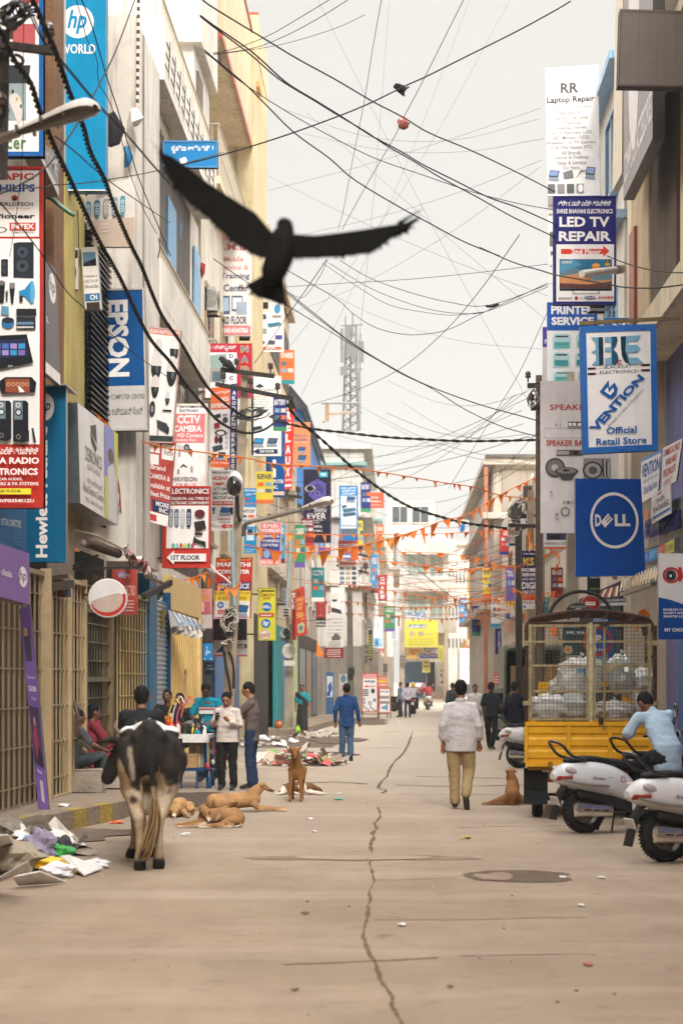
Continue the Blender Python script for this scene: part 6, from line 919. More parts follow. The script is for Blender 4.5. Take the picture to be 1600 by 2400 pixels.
for lab,c,pts,Y in(('crumpled orange cloth tied above the cargo cage',B4,[(1180,1080),(1200,990),(1245,960),(1290,1010),(1285,1060),(1230,1075)],30.5),('orange pennant hanging down inside the cage side',B4,[(1160,1085),(1225,1080),(1185,1150)],30),('torn orange flag beside the maroon fan-shop strip',A5,[(1325,1895),(1368,1985),(1365,2005),(1320,2000)],74),('red and orange triangle stuck in the cage top',B4,[(472,1120),(545,1115),(520,1195),(505,1190)],31)):
 mb=MB();q=[P(*cv(c,x,y),Y)for x,y in pts];mb.prism(q,(.02,.05,0),OC[0]);tag(mb.build('cloth_flag'),lab,'flag')
T=thing('telecom_mast','grey lattice telecom mast bristling with antennas on the white roof','mast',P(818,1010,110),None);GM=M('#8d8c8a','metal')
def mast(mb):
 b=[P(x,1010,110+dy)for x,dy in((803,0),(838,0),(820,2.2))];t=[P(x,760,110+dy)for x,dy in((811,0),(834,0),(822,1.2))]
 for p,q in zip(b,t):mb.tube([p,q],.07,GM,5)
 for i in range(12):
  u,v=i/12,(i+1)/12
  for k in range(3):mb.tube([b[k].lerp(t[k],u),b[(k+1)%3].lerp(t[(k+1)%3],v)],.035,GM,4);mb.tube([b[k].lerp(t[k],u),b[(k+1)%3].lerp(t[(k+1)%3],u)],.03,GM,4)
part(T,'lattice',mast)
for x,y0,y1,w_ in((809,740,800,.05),(826,735,790,.06),(845,782,830,.04),(801,770,850,.1),(816,765,830,.16),(829,800,842,.2),(846,800,850,.18),(840,870,915,.14),(843,850,1010,.05),(805,860,880,.22),(834,765,880,.09)):
 part(T,'antenna',lambda mb:mb.beam(P(x,y0,109.4),P(x,y1,109.4),w_*1.6,w_,GM))
for y in(764,815,868,970):part(T,'cross_strut',lambda mb:mb.beam(P(797,y,109.6),P(850,y-3,109.6),.06,.06,GM))
T=thing('roof_pipes','bent roof pipes and railing left of the mast','pipes',P(770,975,104),None);part(T,'pipe',lambda mb:mb.tube(spline([P(x,y,104)for x,y in((752,945),(800,945),(846,946))],3),.06,GM,6));part(T,'pipe',lambda mb:mb.tube([P(766,985,104),P(766,948,104)],.1,M('#a9886a','rust'),6));part(T,'rail',lambda mb:mb.tube([P(755,990,104),P(768,985,104),P(772,970,104),P(830,966,104)],.07,M('#b09a84','rust'),6))
# ------------------------------------------------------------------ shop-side fittings
T=thing('round_shop_sign','round white drum sign with a red lower crescent on an arm above the barred doorway','sign',PW(253,1402,-3.95),None);pc=P(253,1402,28)
part(T,'drum',lambda mb:(mb.lathe([(.0,-.16),(.262,-.16),(.274,-.14),(.274,.0),(.262,.012),(0,.012)],pc,Vector((.12,-1,0)),M('#cfc9c6','plastic'),36)))
ax=Vector((.12,-1,0)).normalized();xx=Vector((1,.12,0)).normalized()
def disc(pts,col,lay):
 mb=MB();mb.add([pc+xx*x+Vector((0,0,z))+ax*(.012+lay)for x,z in pts],[tuple(range(len(pts)))],M(col));return mb
an=np.linspace(-.08,PI+.42,22)+PI;disc([(.252*math.cos(a),.252*math.sin(a))for a in np.linspace(PI+.35,2*PI+.28,20)],'#b0352e',.003).build('crescent',T)
disc([(.225*math.cos(a)-.015,.20*math.sin(a)+.0)for a in np.linspace(PI+.25,2*PI+.22,18)]+[(.15,.075),(.0,.035),(-.12,.0)],'#b5a193',.006).build('torn_print',T)
part(T,'arm',lambda mb:[mb.tube([pc+Vector((-.26,.08,.04)),pc+Vector((-.62,.3,.05))],.012,M('#b09c80','metal'),6),mb.tube([pc+Vector((-.26,.08,.06)),pc+Vector((-.62,.3,.07))],.012,M('#b09c80','metal'),6)])
T=thing('air_conditioner','grimy air-conditioner unit on a steel bracket under the dark-blue upright board','air conditioner',P(125,1340,25.7),None)
part(T,'casing',lambda mb:mb.bx(-4.72,-4.25,25.5,26.2,3.02,3.24,M('#8d857b','metal')));part(T,'grille',lambda mb:[mb.bx(-4.42,-4.25,25.47,25.5,3.03+.02*k,3.04+.02*k,M('#c9c0b4','metal'))for k in range(10)]+[mb.bx(-4.7,-4.45,25.48,25.5,3.03,3.23,M('#24211f','wall'))])
part(T,'bracket',lambda mb:[mb.beam(P(70,1385,25.4),P(175,1368,25.4),.06,.10,M('#6d665e','metal')),mb.beam(P(70,1360,25.4),P(160,1350,25.4),.05,.05,M('#5b544d','metal'))])
T=thing('awning','rolled brown awning with a folded candy-striped cloth on black arms','awning',P(280,1310,29),None)
part(T,'top_rail',lambda mb:mb.tube([P(*cv(A3,660,1530),27.6),P(*cv(A3,900,1590),28.6),P(*cv(A3,1150,1725),30)],.02,M('#b8a890','paint'),6))
def roller(mb):
 a,b=P(*cv(A3,790,1650),27.6),P(*cv(A3,1090,1755),30);n=40;mb.tube([a.lerp(b,i/n)for i in range(n+1)],[.075 if i%2 else .06 for i in range(n+1)],M('#4d3c33','cloth'),10)
part(T,'roller',roller)
part(T,'end_arm',lambda mb:[mb.beam(P(*cv(A3,770,1640),27.4),P(*cv(A3,705,1720),27.4),.03,.09,M('#b5aea6','metal')),mb.tube([P(*cv(A3,765,1645),27.35),P(*cv(A3,772,1650),27.3)],.035,M('#c9c2ba','metal'),10),mb.bx(P(*cv(A3,695,1705),27.4).x,P(*cv(A3,722,1735),27.4).x,27.35,27.4,P(0,850+1735*.2551,27.4).z,P(0,850+1705*.2551,27.4).z,M('#d0742c','paint'))])
def stripes(mb):
 a0,b0=P(*cv(A3,1085,1735),29.9),P(*cv(A3,1410,2030),33);a1,b1=P(*cv(A3,1150,1720),29.9),P(*cv(A3,1370,1900),33);n=34
 for i in range(n):
  t0,t1=i/n,(i+1)/n;e0=.06*math.sin(t0*40);e1=.06*math.sin(t1*40)
  for j in range(4):
   u0,u1=j/4,(j+1)/4;f=lambda t,u,e:a0.lerp(b0,t).lerp(a1.lerp(b1,t),u)+Vector((.08*math.sin(u*3+t*9),e*.6,e+.07*math.sin(u*PI)))
   mb.add([f(t0,u0,e0),f(t1,u0,e1),f(t1,u1,e1),f(t0,u1,e0)],[(0,1,2,3)],M(('#d8cbc0','#8d4a44')[i%2],'cloth'),True)
part(T,'striped_cloth',stripes)
part(T,'arm',lambda mb:[mb.beam(P(*cv(A3,1320,2150),31),P(*cv(A3,1568,2020),33),.07,.09,IRON),mb.beam(P(*cv(A3,1340,1960),31.5),P(*cv(A3,1560,2060),33),.03,.05,M('#8d7c5c','metal')),mb.beam(P(*cv(A3,680,1895),27.8),P(*cv(A3,1300,1880),30.5),.04,.04,IRON),mb.beam(P(*cv(A3,680,1870),27.8),P(*cv(A3,900,1770),29),.03,.03,IRON)])
T=thing('awning','blue and white striped cloth awning with a frayed hem above the folding doors','awning',P(400,1360,39),None)
def aw2(mb):
 q=[P(*cv(A5,200,1410),40.5),P(*cv(A5,300,1410),41),P(*cv(A5,240,1600),38.2),P(*cv(A5,70,1600),37.8)];n=8
 for i in range(n):a,b=i/n,(i+1)/n;mb.add([q[0].lerp(q[1],a),q[0].lerp(q[1],b),q[3].lerp(q[2],b),q[3].lerp(q[2],a)],[(0,1,2,3)],M(('#dcd8d2','#7f9ab4')[i%2],'cloth'))
 r0=[P(*cv(A5,235,1660),37.9),P(*cv(A5,440,1730),40.5)]
 for i in range(22):
  a=r0[0].lerp(r0[1],i/22);b=r0[0].lerp(r0[1],(i+1)/22);dz=Vector((.05,-.1,-.34-.1*math.sin(i*1.7)));mb.add([a,b,b+dz+Vector((.12,0,.05)),a+dz],[(0,1,2,3)],M(('#c9c2b8','#6d6a6c','#8fa3b5','#d8d2ca')[i%4],'cloth'))
part(T,'cloth',aw2);part(T,'rail',lambda mb:[mb.tube([P(*cv(A5,250,1790),39),P(*cv(A5,490,1795),41),P(*cv(A5,495,1812),41)],.03,M('#d8cdb8','paint'),6),mb.tube([P(*cv(A5,160,1835),38.5),P(*cv(A5,482,1833),41)],.025,M('#d8cdb8','paint'),6)])
T=thing('awning','cream corrugated hood with a ragged yellow edge beside the edge board','awning',P(1490,1350,27.5),None)
def aw3(mb):
 a,b,c,d=P(*cv(D7,285,1640),31.5),P(*cv(D7,742,1460),27.6),P(*cv(D7,735,1600),26.9),P(*cv(D7,265,1760),30.8);n=26
 for i in range(n):
  t0,t1=i/n,(i+1)/n;e=Vector((0,0,.035 if i%2 else 0));k=random.uniform(.9,1.05)if i!=8 else .7
  mb.add([a.lerp(b,t0)+e,a.lerp(b,t1)+e,a.lerp(b,t1).lerp(d.lerp(c,t1),k)+e,a.lerp(b,t0).lerp(d.lerp(c,t0),k)+e],[(0,1,2,3)],M(('#d8c9ac','#d8b878','#c9c0b8')[i%3],'paint'))
part(T,'sheet',aw3);part(T,'fascia_board',lambda mb:mb.prism([P(*cv(D7,270,1810),30.9),P(*cv(D7,650,1680),27.8),P(*cv(D7,650,1640),27.8),P(*cv(D7,270,1770),30.9)],(.1,.1,0),M('#b9b2a8','wall')))
T=thing('awning','dark awning with red and cream stripes above the grey-blue shop plate','awning',P(1420,1390,33.5),None)
def aw4(mb):
 a,b,c,d=P(*cv(B4,900,815),34.5),P(*cv(B4,1040,775),34.5),P(*cv(B4,1030,860),33.2),P(*cv(B4,850,885),33.2);n=9
 for i in range(n):s0,s1=i/n,(i+1)/n;mb.add([a.lerp(b,s0),a.lerp(b,s1),d.lerp(c,s1),d.lerp(c,s0)],[(0,1,2,3)],M(('#2e2a26','#8d3f34','#b5a48c')[i%3],'cloth'))
part(T,'cloth',aw4)
T=thing('vent_hood','torn grey sheet-metal flap above the red board','sheet',P(360,1260,34),None);part(T,'sheet',lambda mb:mb.prism([P(*cv(A3,1200,1530),33),P(*cv(A3,1370,1600),34),P(*cv(A3,1395,1900),34),P(*cv(A3,1375,1880),33.8)],(.02,.03,.02),M('#77695a','rust')))
T=thing('fallen_panel','long white panel hanging askew behind the looped garland','panel',P(330,1100,34.2),None);part(T,'sheet',lambda mb:mb.prism([P(*cv(A3,1195,765),34.2),P(*cv(A3,1290,760),34.2),P(*cv(A3,1490,1400),34),P(*cv(A3,1395,1510),34)],(.02,.05,0),M('#cfcac4','paint')));part(T,'wire',lambda mb:mb.tube(spline([P(*cv(A3,x,y),33.9)for x,y in((1200,680),(1290,700),(1300,880),(1250,980),(1320,1060),(1290,1250),(1400,1400),(1490,1500))],5),.008,BLK,5))
for lab,c,pts,Y,col in(('crumpled white plastic sheet caught on the pillar',A1,[(1200,1000),(1260,985),(1320,1080),(1270,1150),(1180,1180),(1200,1250),(1260,1280),(1160,1220),(1170,1120)],31,'#cfcac6'),('black tarpaulin scrap behind the sky-blue board',A1,[(990,1050),(1050,1020),(1150,1180),(1100,1320),(1020,1350),(990,1340)],30.5,'#24242a'),('torn blue and white cloth hanging from the terrace',A4,[(270,440),(330,470),(310,560),(360,580),(400,720),(370,900),(300,800),(280,700)],42,'#5fa0c8'),('red cloth drying on the terrace edge',A4,[(535,985),(570,1000),(565,1060),(540,1110),(530,1050)],45,'#a8343c'),('blue cloth oval with a gleam under the terrace',A1,[(1140,1340),(1190,1350),(1225,1440),(1190,1520),(1145,1540)],31.2,'#2b6f9c')):
 mb=MB();q=[P(*cv(c,x,y),Y)for x,y in pts];cen=sum(q,Vector())/len(q)+Vector((0,-.12,0));n=len(q);mb.add(q+[cen]+[v+Vector((0,.03,0))for v in q],[(i,(i+1)%n,n)for i in range(n)]+[(n+1+i,n+1+(i+1)%n,(i+1)%n,i)for i in range(n)],M(col,'cloth'),True);tag(mb.build('hanging_cloth'),lab,'cloth')
T=thing('cable_conduit','striped rope-wrapped pipe on the stained white pillar','pipe',P(325,120,31.2),None);part(T,'pipe',lambda mb:[mb.tube([P(322+(k%2)*.0+3-k*.10,-10+k*9,31.2),P(322+3-(k+1)*.10,-10+(k+1)*9,31.2)],.025,M(('#cfc6b8','#4a3f35')[k%2],'cloth'),6)for k in range(29)])
T=thing('drain_pipe','green hose-like pipe poking out under the sky-blue board','pipe',P(120,470,26),None);part(T,'pipe',lambda mb:mb.tube(spline([P(*cv(A2,x,y),26)for x,y in((410,430),(470,450),(560,520),(640,580),(690,605))],5),.03,M('#2f5a3f','plastic'),8))
for k,(x,y0,y1)in enumerate(((612,560,1240),(640,780,1300),(715,560,1180),(1460,820,1000),(800,1520,2340),(670,1080,1500))):
 tag(cable('thin wire hanging against the yellow house',A2,[(x,y0),(x+10,(y0+y1)/2),(x-8,y1)],28,28.5,.007,grp='wires hanging on the yellow house'),cat='cable')
# ------------------------------------------------------------------ street stall
T=thing('stall_table','small blue steel trestle table with a white counter at the kerb stall','table',(-3.3,32.4,0),None);ty=32.4;BS=M('#123f66','paint')
part(T,'counter',lambda mb:[mb.bx(-3.75,-3.0,32.15,33.0,.80,.86,M('#c9c4bd','paint')),mb.bx(-3.42,-3.0,32.02,32.15,.74,.87,M('#d8d5d0','paint'))])
for x,y in((-3.7,32.2),(-3.08,32.2),(-3.7,32.9),(-3.08,32.9)):part(T,'leg',lambda mb:mb.beam((x,y,.8),(x+(.06 if x>-3.4 else-.06),y+(-.1 if y<32.5 else .1),0),.04,.04,BS))
part(T,'shelf',lambda mb:[mb.bx(-3.75,-2.95,32.1,32.5,.28,.32,BS)]+[mb.beam((x,32.15,.28),(x,32.12,0),.035,.035,BS)for x in(-3.7,-3.45,-3.2,-2.98)])
for lab,b,col in(('brown carton on the shelf under the stall table',(-3.6,-3.2,32.15,32.5,.33,.55),'#a5835c'),('grey plastic crate beneath the stall counter',(-3.35,-3.05,32.3,32.7,.33,.72),'#8d8a84')):
 mb=MB();x0,x1,y0,y1,z0,z1=b;mb.bx(x0,x1,y0,y1,z0,z1,M(col,'paint'));mb.bx(x0-.01,x1+.01,y0-.01,y1+.01,z1-.03,z1+.003,M(col,'paint'));mb.bx((x0+x1)/2-.03,(x0+x1)/2+.03,y0-.004,y0,z0,z1,M('#c2a982','paint'));tag(mb.build('stall_box'),lab,'box')
r=random.Random(3)
def bottle(label,p,h,rad,col,cap):
 T=thing('bottle',label,'bottle',p,'bottles and tubs on the stall');part(T,'bottle_body',lambda mb:mb.lathe([(0,0),(rad,.0),(rad,h*.62),(rad*.45,h*.78),(rad*.4,h*.86)],p,(0,0,1),M(col,'gloss'),12));part(T,'cap',lambda mb:mb.lathe([(rad*.5,h*.84),(rad*.5,h),(0,h)],p,(0,0,1),M(cap,'plastic'),10))
for k,(x,y,h,rd,c1,c2,lab)in enumerate(((-3.72,32.3,.30,.05,'#c22f1e','#d86a2a','tall red bottle with an orange cap'),(-3.62,32.25,.24,.055,'#d0341f','#e07a2a','squat red bottle'),(-3.66,32.5,.34,.035,'#d86a2c','#d8d4cf','thin orange bottle'),(-3.52,32.3,.22,.035,'#cfc9c4','#b0352e','white bottle with a red cap'),(-3.12,32.4,.17,.045,'#e6e4e0','#2f5fb0','white tub with a blue lid'),(-3.2,32.25,.08,.06,'#2a93a8','#2a93a8','flat teal tub'),(-3.28,32.3,.14,.03,'#d8b02c','#c99a20','yellow tube'),(-3.4,32.35,.13,.035,'#2f7a3c','#22552c','green bottle'))):
 bottle(lab+' on the stall counter',Vector((x,y,.86)),h,rd,c1,c2)
for k in range(16):
 x=-3.55+r.uniform(0,.42);y=32.15+r.uniform(0,.5);T=thing('phone_holder','small black gadget holder in the jumble on the stall','gadget',(x,y,.86),'black gadget holders on the stall');hh=r.uniform(.08,.26);t=r.uniform(-.05,.05)
 part(T,'stem',lambda mb:mb.tube([(x,y,.86),(x+t,y,.86+hh)],.008,M('#1d1c1c','plastic'),6));part(T,'clamp',lambda mb:mb.box((x+t,y,.86+hh),(r.uniform(.03,.08),.02,r.uniform(.03,.09)),M(r.choice(['#1d1c1c','#232528','#3a3d40','#6d7f8c']),'plastic'),Matrix.Rotation(r.uniform(-.6,.6),3,'Y')))
cols=('#c22f2a','#d8b02c','#2f6fae','#e0e0de','#d8702c','#1d1c1c','#3a8a5a','#b03a6a')
for k in range(30):
 x=-3.02+r.uniform(-.04,.30);y=32.0+r.uniform(-.02,.25);z=.9-r.uniform(0,.15);T=thing('hanging_cable_pack','bright coiled cable pack hanging off the stall edge','cable pack',(x,y,z),'cable packs hanging off the stall');ln=r.uniform(.12,.45)
 part(T,'cord',lambda mb:mb.tube([(x,y,z),(x+.01,y-.01,z-ln)],.007,M(cols[r.randrange(8)],'plastic'),5));part(T,'pack',lambda mb:mb.ell((x+.01,y-.01,z-ln),(.03,.015,.045),M(cols[r.randrange(8)],'plastic'),seg=8,rings=6))
part(thing('stall_rack','thin rack of bent coloured tubes rising at the wall end of the stall','rack',(-3.7,32.6,.86),None),'tube',lambda mb:[mb.tube(spline([(-3.72+.07*k,32.6,.86),(-3.70+.07*k,32.58,1.2),(-3.6+.08*k,32.55,1.42+.05*(k%2)),(-3.52+.08*k,32.5,1.36)],4),.012,M(('#d8b02c','#cfc9c4','#c85a7a','#d8702c')[k],'plastic'),6)for k in range(4)])
def pot(label,p,rr,h,col,kind='gloss'):
 T=thing('water_pot',label,'pot',p);part(T,'vessel',lambda mb:mb.lathe([(rr*.5,0),(rr*.85,h*.15),(rr,h*.42),(rr*.8,h*.72),(rr*.5,h*.84)],p,(0,0,1),M(col,kind),18));part(T,'rim',lambda mb:mb.lathe([(rr*.5,h*.84),(rr*.62,h*.92),(rr*.6,h),(rr*.5,h)],p,(0,0,1),M(col,kind),18))
pot('round orange clay-coloured water pot beside the second pole',P(653,1707,63.4),.14,.27,'#b5622c');pot('lime-green plastic water pot at the feet of the woman in a sari',GR(697,1722),.11,.30,'#7fb52c');
# ------------------------------------------------------------------ rubbish
def crumple(mb,c,s,mat,rr,flat=.5,n=10):
 v=[];bm=bmesh.new();bmesh.ops.create_icosphere(bm,subdivisions=2,radius=1)
 for q in bm.verts:
  k=rr.uniform(.55,1.15);q.co=Vector((q.co.x*k*s,q.co.y*k*s,max(-.1*s,q.co.z*k*s*flat)))
 R=Matrix.Rotation(rr.uniform(0,6),3,'Z');mb.add([R@q.co+Vector(c)for q in bm.verts],[[q.index for q in f.verts]for f in bm.faces],mat);bm.free()
def heap(label,c,rx,ry,h,n,cols,sd,s=(.04,.13)):
 rr=random.Random(sd);mb=MB()
 for k in range(n):
  a=rr.uniform(0,6.28);q=math.sqrt(rr.random());x,y=c.x+rx*q*math.cos(a),c.y+ry*q*math.sin(a);z=h*(1-q)*rr.random();m=M(rr.choice(cols),'trash');t=rr.uniform(*s)
  if rr.random()<.5:crumple(mb,(x,y,z+.01),t*.8,m,rr,rr.uniform(.3,.9))
  else:
   R=Euler((rr.gauss(0,.5),rr.gauss(0,.5),rr.uniform(0,6))).to_matrix();w_,d=t*rr.uniform(.8,2),t*rr.uniform(.5,1.4);e=rr.uniform(-.3,.3)*t
   vs=[R@Vector(p)+Vector((x,y,z+.05))for p in((-w_,-d,e),(0,-d,-e),(w_,-d,e*.5),(w_,d,-e),(0,d,e),(-w_,d,0))];mb.add([Vector((p.x,p.y,max(.006,p.z)))for p in vs],[(0,1,4,5),(1,2,3,4)],m)
 return tag(mb.build('rubbish_heap'),label,'rubbish',kind='stuff')
heap('heap of torn paper, bags and wet litter against the painted kerb',GR(60,2000),.62,.95,.34,190,('#e0dad4','#d6d1cd','#b0a492','#857a6c','#d8d0c8','#5a5048','#a0947f','#e8e4e0'),1)
heap('heap of sacks and flattened cartons beside the group at the stall',GR(705,1790),1.0,1.5,.34,280,('#d8d0c8','#c9b5a5','#b0a394','#c98a7a','#8d7c6a','#7a9a5a','#e0dad4','#6d5f52','#c9504a'),2)
heap('smaller scatter of white litter behind the stall',GR(605,1742),1.3,3.2,.2,90,('#d8d2cc','#c9c0b8','#a08c7a','#8d7c6c','#dedad6'),3);heap('thin litter along the foot of the kerb',GR(285,1908),.25,.9,.1,40,('#d8d2cc','#3a352f','#c97a3a','#6d8a6a','#24211f'),4,(.03,.07));heap('rubble and chips by the low step',P(265,1845,28.5),.3,.5,.14,45,('#8d7c6c','#a39584','#6d5f52'),6,(.03,.06))
heap('litter at the foot of the tin doors',GR(745,1725),.9,2.6,.15,60,('#d8d2cc','#a08c7a','#8d7c6c'),7)
def sheet(label,c,pts,zs,col,cat='board',th=.012,name='discarded_board',bend=.0):
 q=[GR(*cv(c,x,y),z)for(x,y),z in zip(pts,zs)];mb=MB();mb.prism(q,(.0,.0,th),M(col,'trash'));return tag(mb.build(name),label,cat)
sheet('flat white board lying nearest the street in the kerb rubbish',C1,[(490,1600),(560,1590),(845,1692),(690,1755)],[.12,.14,.02,.01],'#d6d2cf');sheet('long bent white board sliding off the front of the heap',C1,[(95,1765),(330,1720),(545,1806),(155,1835)],[.10,.14,.01,.01],'#dad6d2')
sheet('white board tilted up at the picture edge of the heap',C1,[(-60,1800),(235,1635),(252,1705),(-30,1812)],[.14,.34,.25,.08],'#cfcac6');sheet('pale strip of card lying behind the heap',C1,[(385,1498),(560,1495),(662,1515),(480,1525)],[.05,.06,.01,.02],'#cdc8c2');sheet('dusty pink board on top of the kerb rubbish',C1,[(118,1470),(325,1448),(332,1470),(150,1498)],[.22,.24,.2,.18],'#a8566c');sheet('large scuffed white sheet at the back of the heap',C1,[(-60,1430),(70,1420),(125,1510),(-40,1560)],[.4,.4,.25,.2],'#cfcac4')
for lab,c,sz,col,sd in(('bright yellow plastic bag in the kerb rubbish',GR(*cv(C1,350,1700)),(.24,.2,.12),'#e0b31c',1),('yellow bag scrap trailing to the front',GR(*cv(C1,560,1735)),(.14,.1,.05),'#d8ab22',2),('green wrapper in the kerb rubbish',GR(*cv(C1,470,1640)),(.16,.13,.16),'#2f8a3a',3),('sky-blue wrapper in the kerb rubbish',GR(*cv(C1,235,1650)),(.10,.08,.24),'#5fa8cc',4),('black polythene bag in the kerb rubbish',GR(*cv(C1,510,1620)),(.12,.1,.22),'#1d1c20',5),('crumpled ball of white paper in front of the yellow bag',GR(*cv(C1,480,1765)),(.15,.10,.13),'#d0cdd0',6),('brown earthy bundle at the picture edge of the heap',GR(*cv(C1,80,1740)),(.28,.22,.32),'#8a7d68',7),('white crumpled wrapper at the street end of the heap',GR(*cv(C1,780,1690)),(.13,.1,.08),'#d6d2d4',8),('grey-violet plastic bag beside the sky-blue wrapper',GR(*cv(C1,320,1655)),(.15,.12,.3),'#7d7488',9)):
 rr=random.Random(sd);mb=MB();bm=bmesh.new();bmesh.ops.create_icosphere(bm,subdivisions=3,radius=1);ph=[rr.uniform(0,6)for _ in range(9)]
 for q in bm.verts:
  d=q.co.copy();k=1+.16*math.sin(d.x*5+ph[0])*math.sin(d.y*6+ph[1])+.14*math.sin(d.z*7+ph[2]+d.x*4)+rr.uniform(-.10,.10);q.co=Vector((d.x*sz[0]*k,d.y*sz[1]*k,max(0,sz[2]*.5+d.z*sz[2]*.55*k)))
 mb.add([q.co+c for q in bm.verts],[[q.index for q in f.verts]for f in bm.faces],M(col,'trash'));bm.free();tag(mb.build('rubbish_bag'),lab,'bag')
for lab,x,y,s_,col in(('tiny white scrap beside the knee of the sleeping dog',436,1957,.09,'#d8d4d0'),('white paper scrap left of the long crack',727,1921,.06,'#dcd8d4'),('second white scrap left of the long crack',737,1951,.06,'#d6d2cd'),('white paper scrap halfway down the bare road',942,2171,.055,'#dedad6'),('scrap of yellow straw right of the first patch',1090,1966,.10,'#a89a50'),('white ball of paper on the gravel patch',1318,2058,.06,'#e4e2e0'),('grey-white scrap in front of the scooters',1408,2059,.06,'#c9c0b5'),('pale scrap at the road edge of the manhole patch',1360,2125,.05,'#dad4cc'),('flat greenish slip near the standing dog',794,1875,.12,'#6d9a84'),('white scrap beyond the standing dog',795,1861,.06,'#dedad6'),('pale scrap under the walking man in white',850,1816,.07,'#d8d2cc'),('scrap beneath the walking man in blue',935,1692,.14,'#dedad6'),('brown leaf near the lower road joint',715,2143,.05,'#5b4a3a'),('brown chip on the open road',1055,2316,.03,'#4a3c30'),('dark chip at the foot of the photo view',690,2322,.04,'#6d5a48'),('reddish chip by the far end of a road joint',1377,2264,.05,'#a04a34'),('white slip by the seated woman on the footway',150,1890,.12,'#dcd8d4'),('small orange wrapper by the kerb end',274,1930,.12,'#d8683a')):
 p=GR(x,y,.22 if 'footway' in lab else 0);mb=MB();crumple(mb,(p.x,p.y,p.z+.012),s_*.72,M(col,'trash'),random.Random(x),.35);tag(mb.build('paper_scrap'),lab,'litter')
for k in range(30):
 p=GR(r.uniform(200,1560),r.uniform(1850,2390));mb=MB();crumple(mb,(p.x,p.y,.004),r.uniform(.006,.013),M(r.choice(['#5b4a3a','#77614e','#d0c4b6','#3f342a']),'stone'),r,.5);tag(mb.build('road_chip'),'tiny chip of grit lying on the open road','grit','chips of grit on the road')
# ------------------------------------------------------------------ vehicles
def text_mesh(txt,fn,mat,bold=1):
 c=bpy.data.curves.new('t','FONT');c.body=txt;c.resolution_u=2;c.offset=.02*bold;o=bpy.data.objects.new('t',c);COL.objects.link(o)
 me=bpy.data.meshes.new_from_object(o.evaluated_get(bpy.context.evaluated_depsgraph_get()));co=np.array([v.co[:]for v in me.vertices]);lo,hi=co.min(0),co.max(0);mb=MB()
 mb.add([fn((a[0]-lo[0])/(hi[0]-lo[0]),(a[1]-lo[1])/(hi[1]-lo[1]))for a in co],[tuple(p.vertices)for p in me.polygons],mat);bpy.data.objects.remove(o);bpy.data.curves.remove(c);bpy.data.meshes.remove(me);return mb
def loft(mb,secs,mat,n=18,p=2.6):
 vs=[]
 for x,cy,w_,z0,z1 in secs:
  for k in range(n):
   t=2*PI*k/n;c,s=math.cos(t),math.sin(t);vs.append((x,cy+w_*math.copysign(abs(c)**(2/p),c),(z0+z1)/2+(z1-z0)/2*math.copysign(abs(s)**(2/p),s)))
 m=len(secs);fs=[(i*n+k,(i+1)*n+k,(i+1)*n+(k+1)%n,i*n+(k+1)%n)for i in range(m-1)for k in range(n)]+[tuple(range(n)),tuple(range((m-1)*n,m*n))[::-1]];mb.add(vs,fs,mat,True)
def smooth_loft(mb,secs,mat,sub=4,**k):
 s=spline([s_[:3]for s_ in secs],sub);z=spline([(s_[3],s_[4],0)for s_ in secs],sub);loft(mb,[(a[0],a[1],max(.003,a[2]),b[0],b[1])for a,b in zip(s,z)],mat,**k)
TY=M('#2a2927','rubber')
def wheel(T,c,r,w_,axis=(0,1,0),rim='#6d6a64',name='wheel'):
 wv=MB();prof=[(r*.66,-w_/2),(r*.9,-w_/2),(r*.98,-w_*.3),(r,0),(r*.98,w_*.3),(r*.9,w_/2),(r*.66,w_/2)];wv.lathe(prof,c,axis,TY,32);W=wv.build(name,T);rm=M(rim,'metal')
 part(T,'rim',lambda mb:[mb.lathe([(r*.67,-w_*.4),(r*.55,-w_*.2),(r*.2,-w_*.28),(.0,-w_*.3)],c,axis,rm,24),mb.lathe([(r*.67,w_*.4),(r*.55,w_*.2),(r*.2,w_*.28),(.0,w_*.3)],c,axis,rm,24),mb.lathe([(r*.18,-w_*.5),(r*.18,w_*.5)],c,axis,M('#3a3835','metal'),12)]+[mb.tube([Vector(c)+Vector(axis)*(w_*.26*sg)+Vector((math.cos(a)*r*.42,0,math.sin(a)*r*.42)),Vector(c)+Vector(axis)*(w_*.32*sg)+Vector((math.cos(a)*r*.42,0,math.sin(a)*r*.42))],r*.05,M('#33312e','metal'),6)for a in np.linspace(0,6.28,7)[:-1]for sg in(-1,1)],W)
 part(T,'tread',lambda mb:[mb.box(Vector(c)+Vector((math.cos(a)*r*.995,sg*w_*.24,math.sin(a)*r*.995)),(.012,w_*.3,.012),TY,Matrix.Rotation(-a,3,'Y')@Matrix.Rotation(.5*sg,3,'X'))for a in np.linspace(0,6.28,45)[:-1]for sg in(-1,1)],W)if axis==(0,1,0)else None
 return W
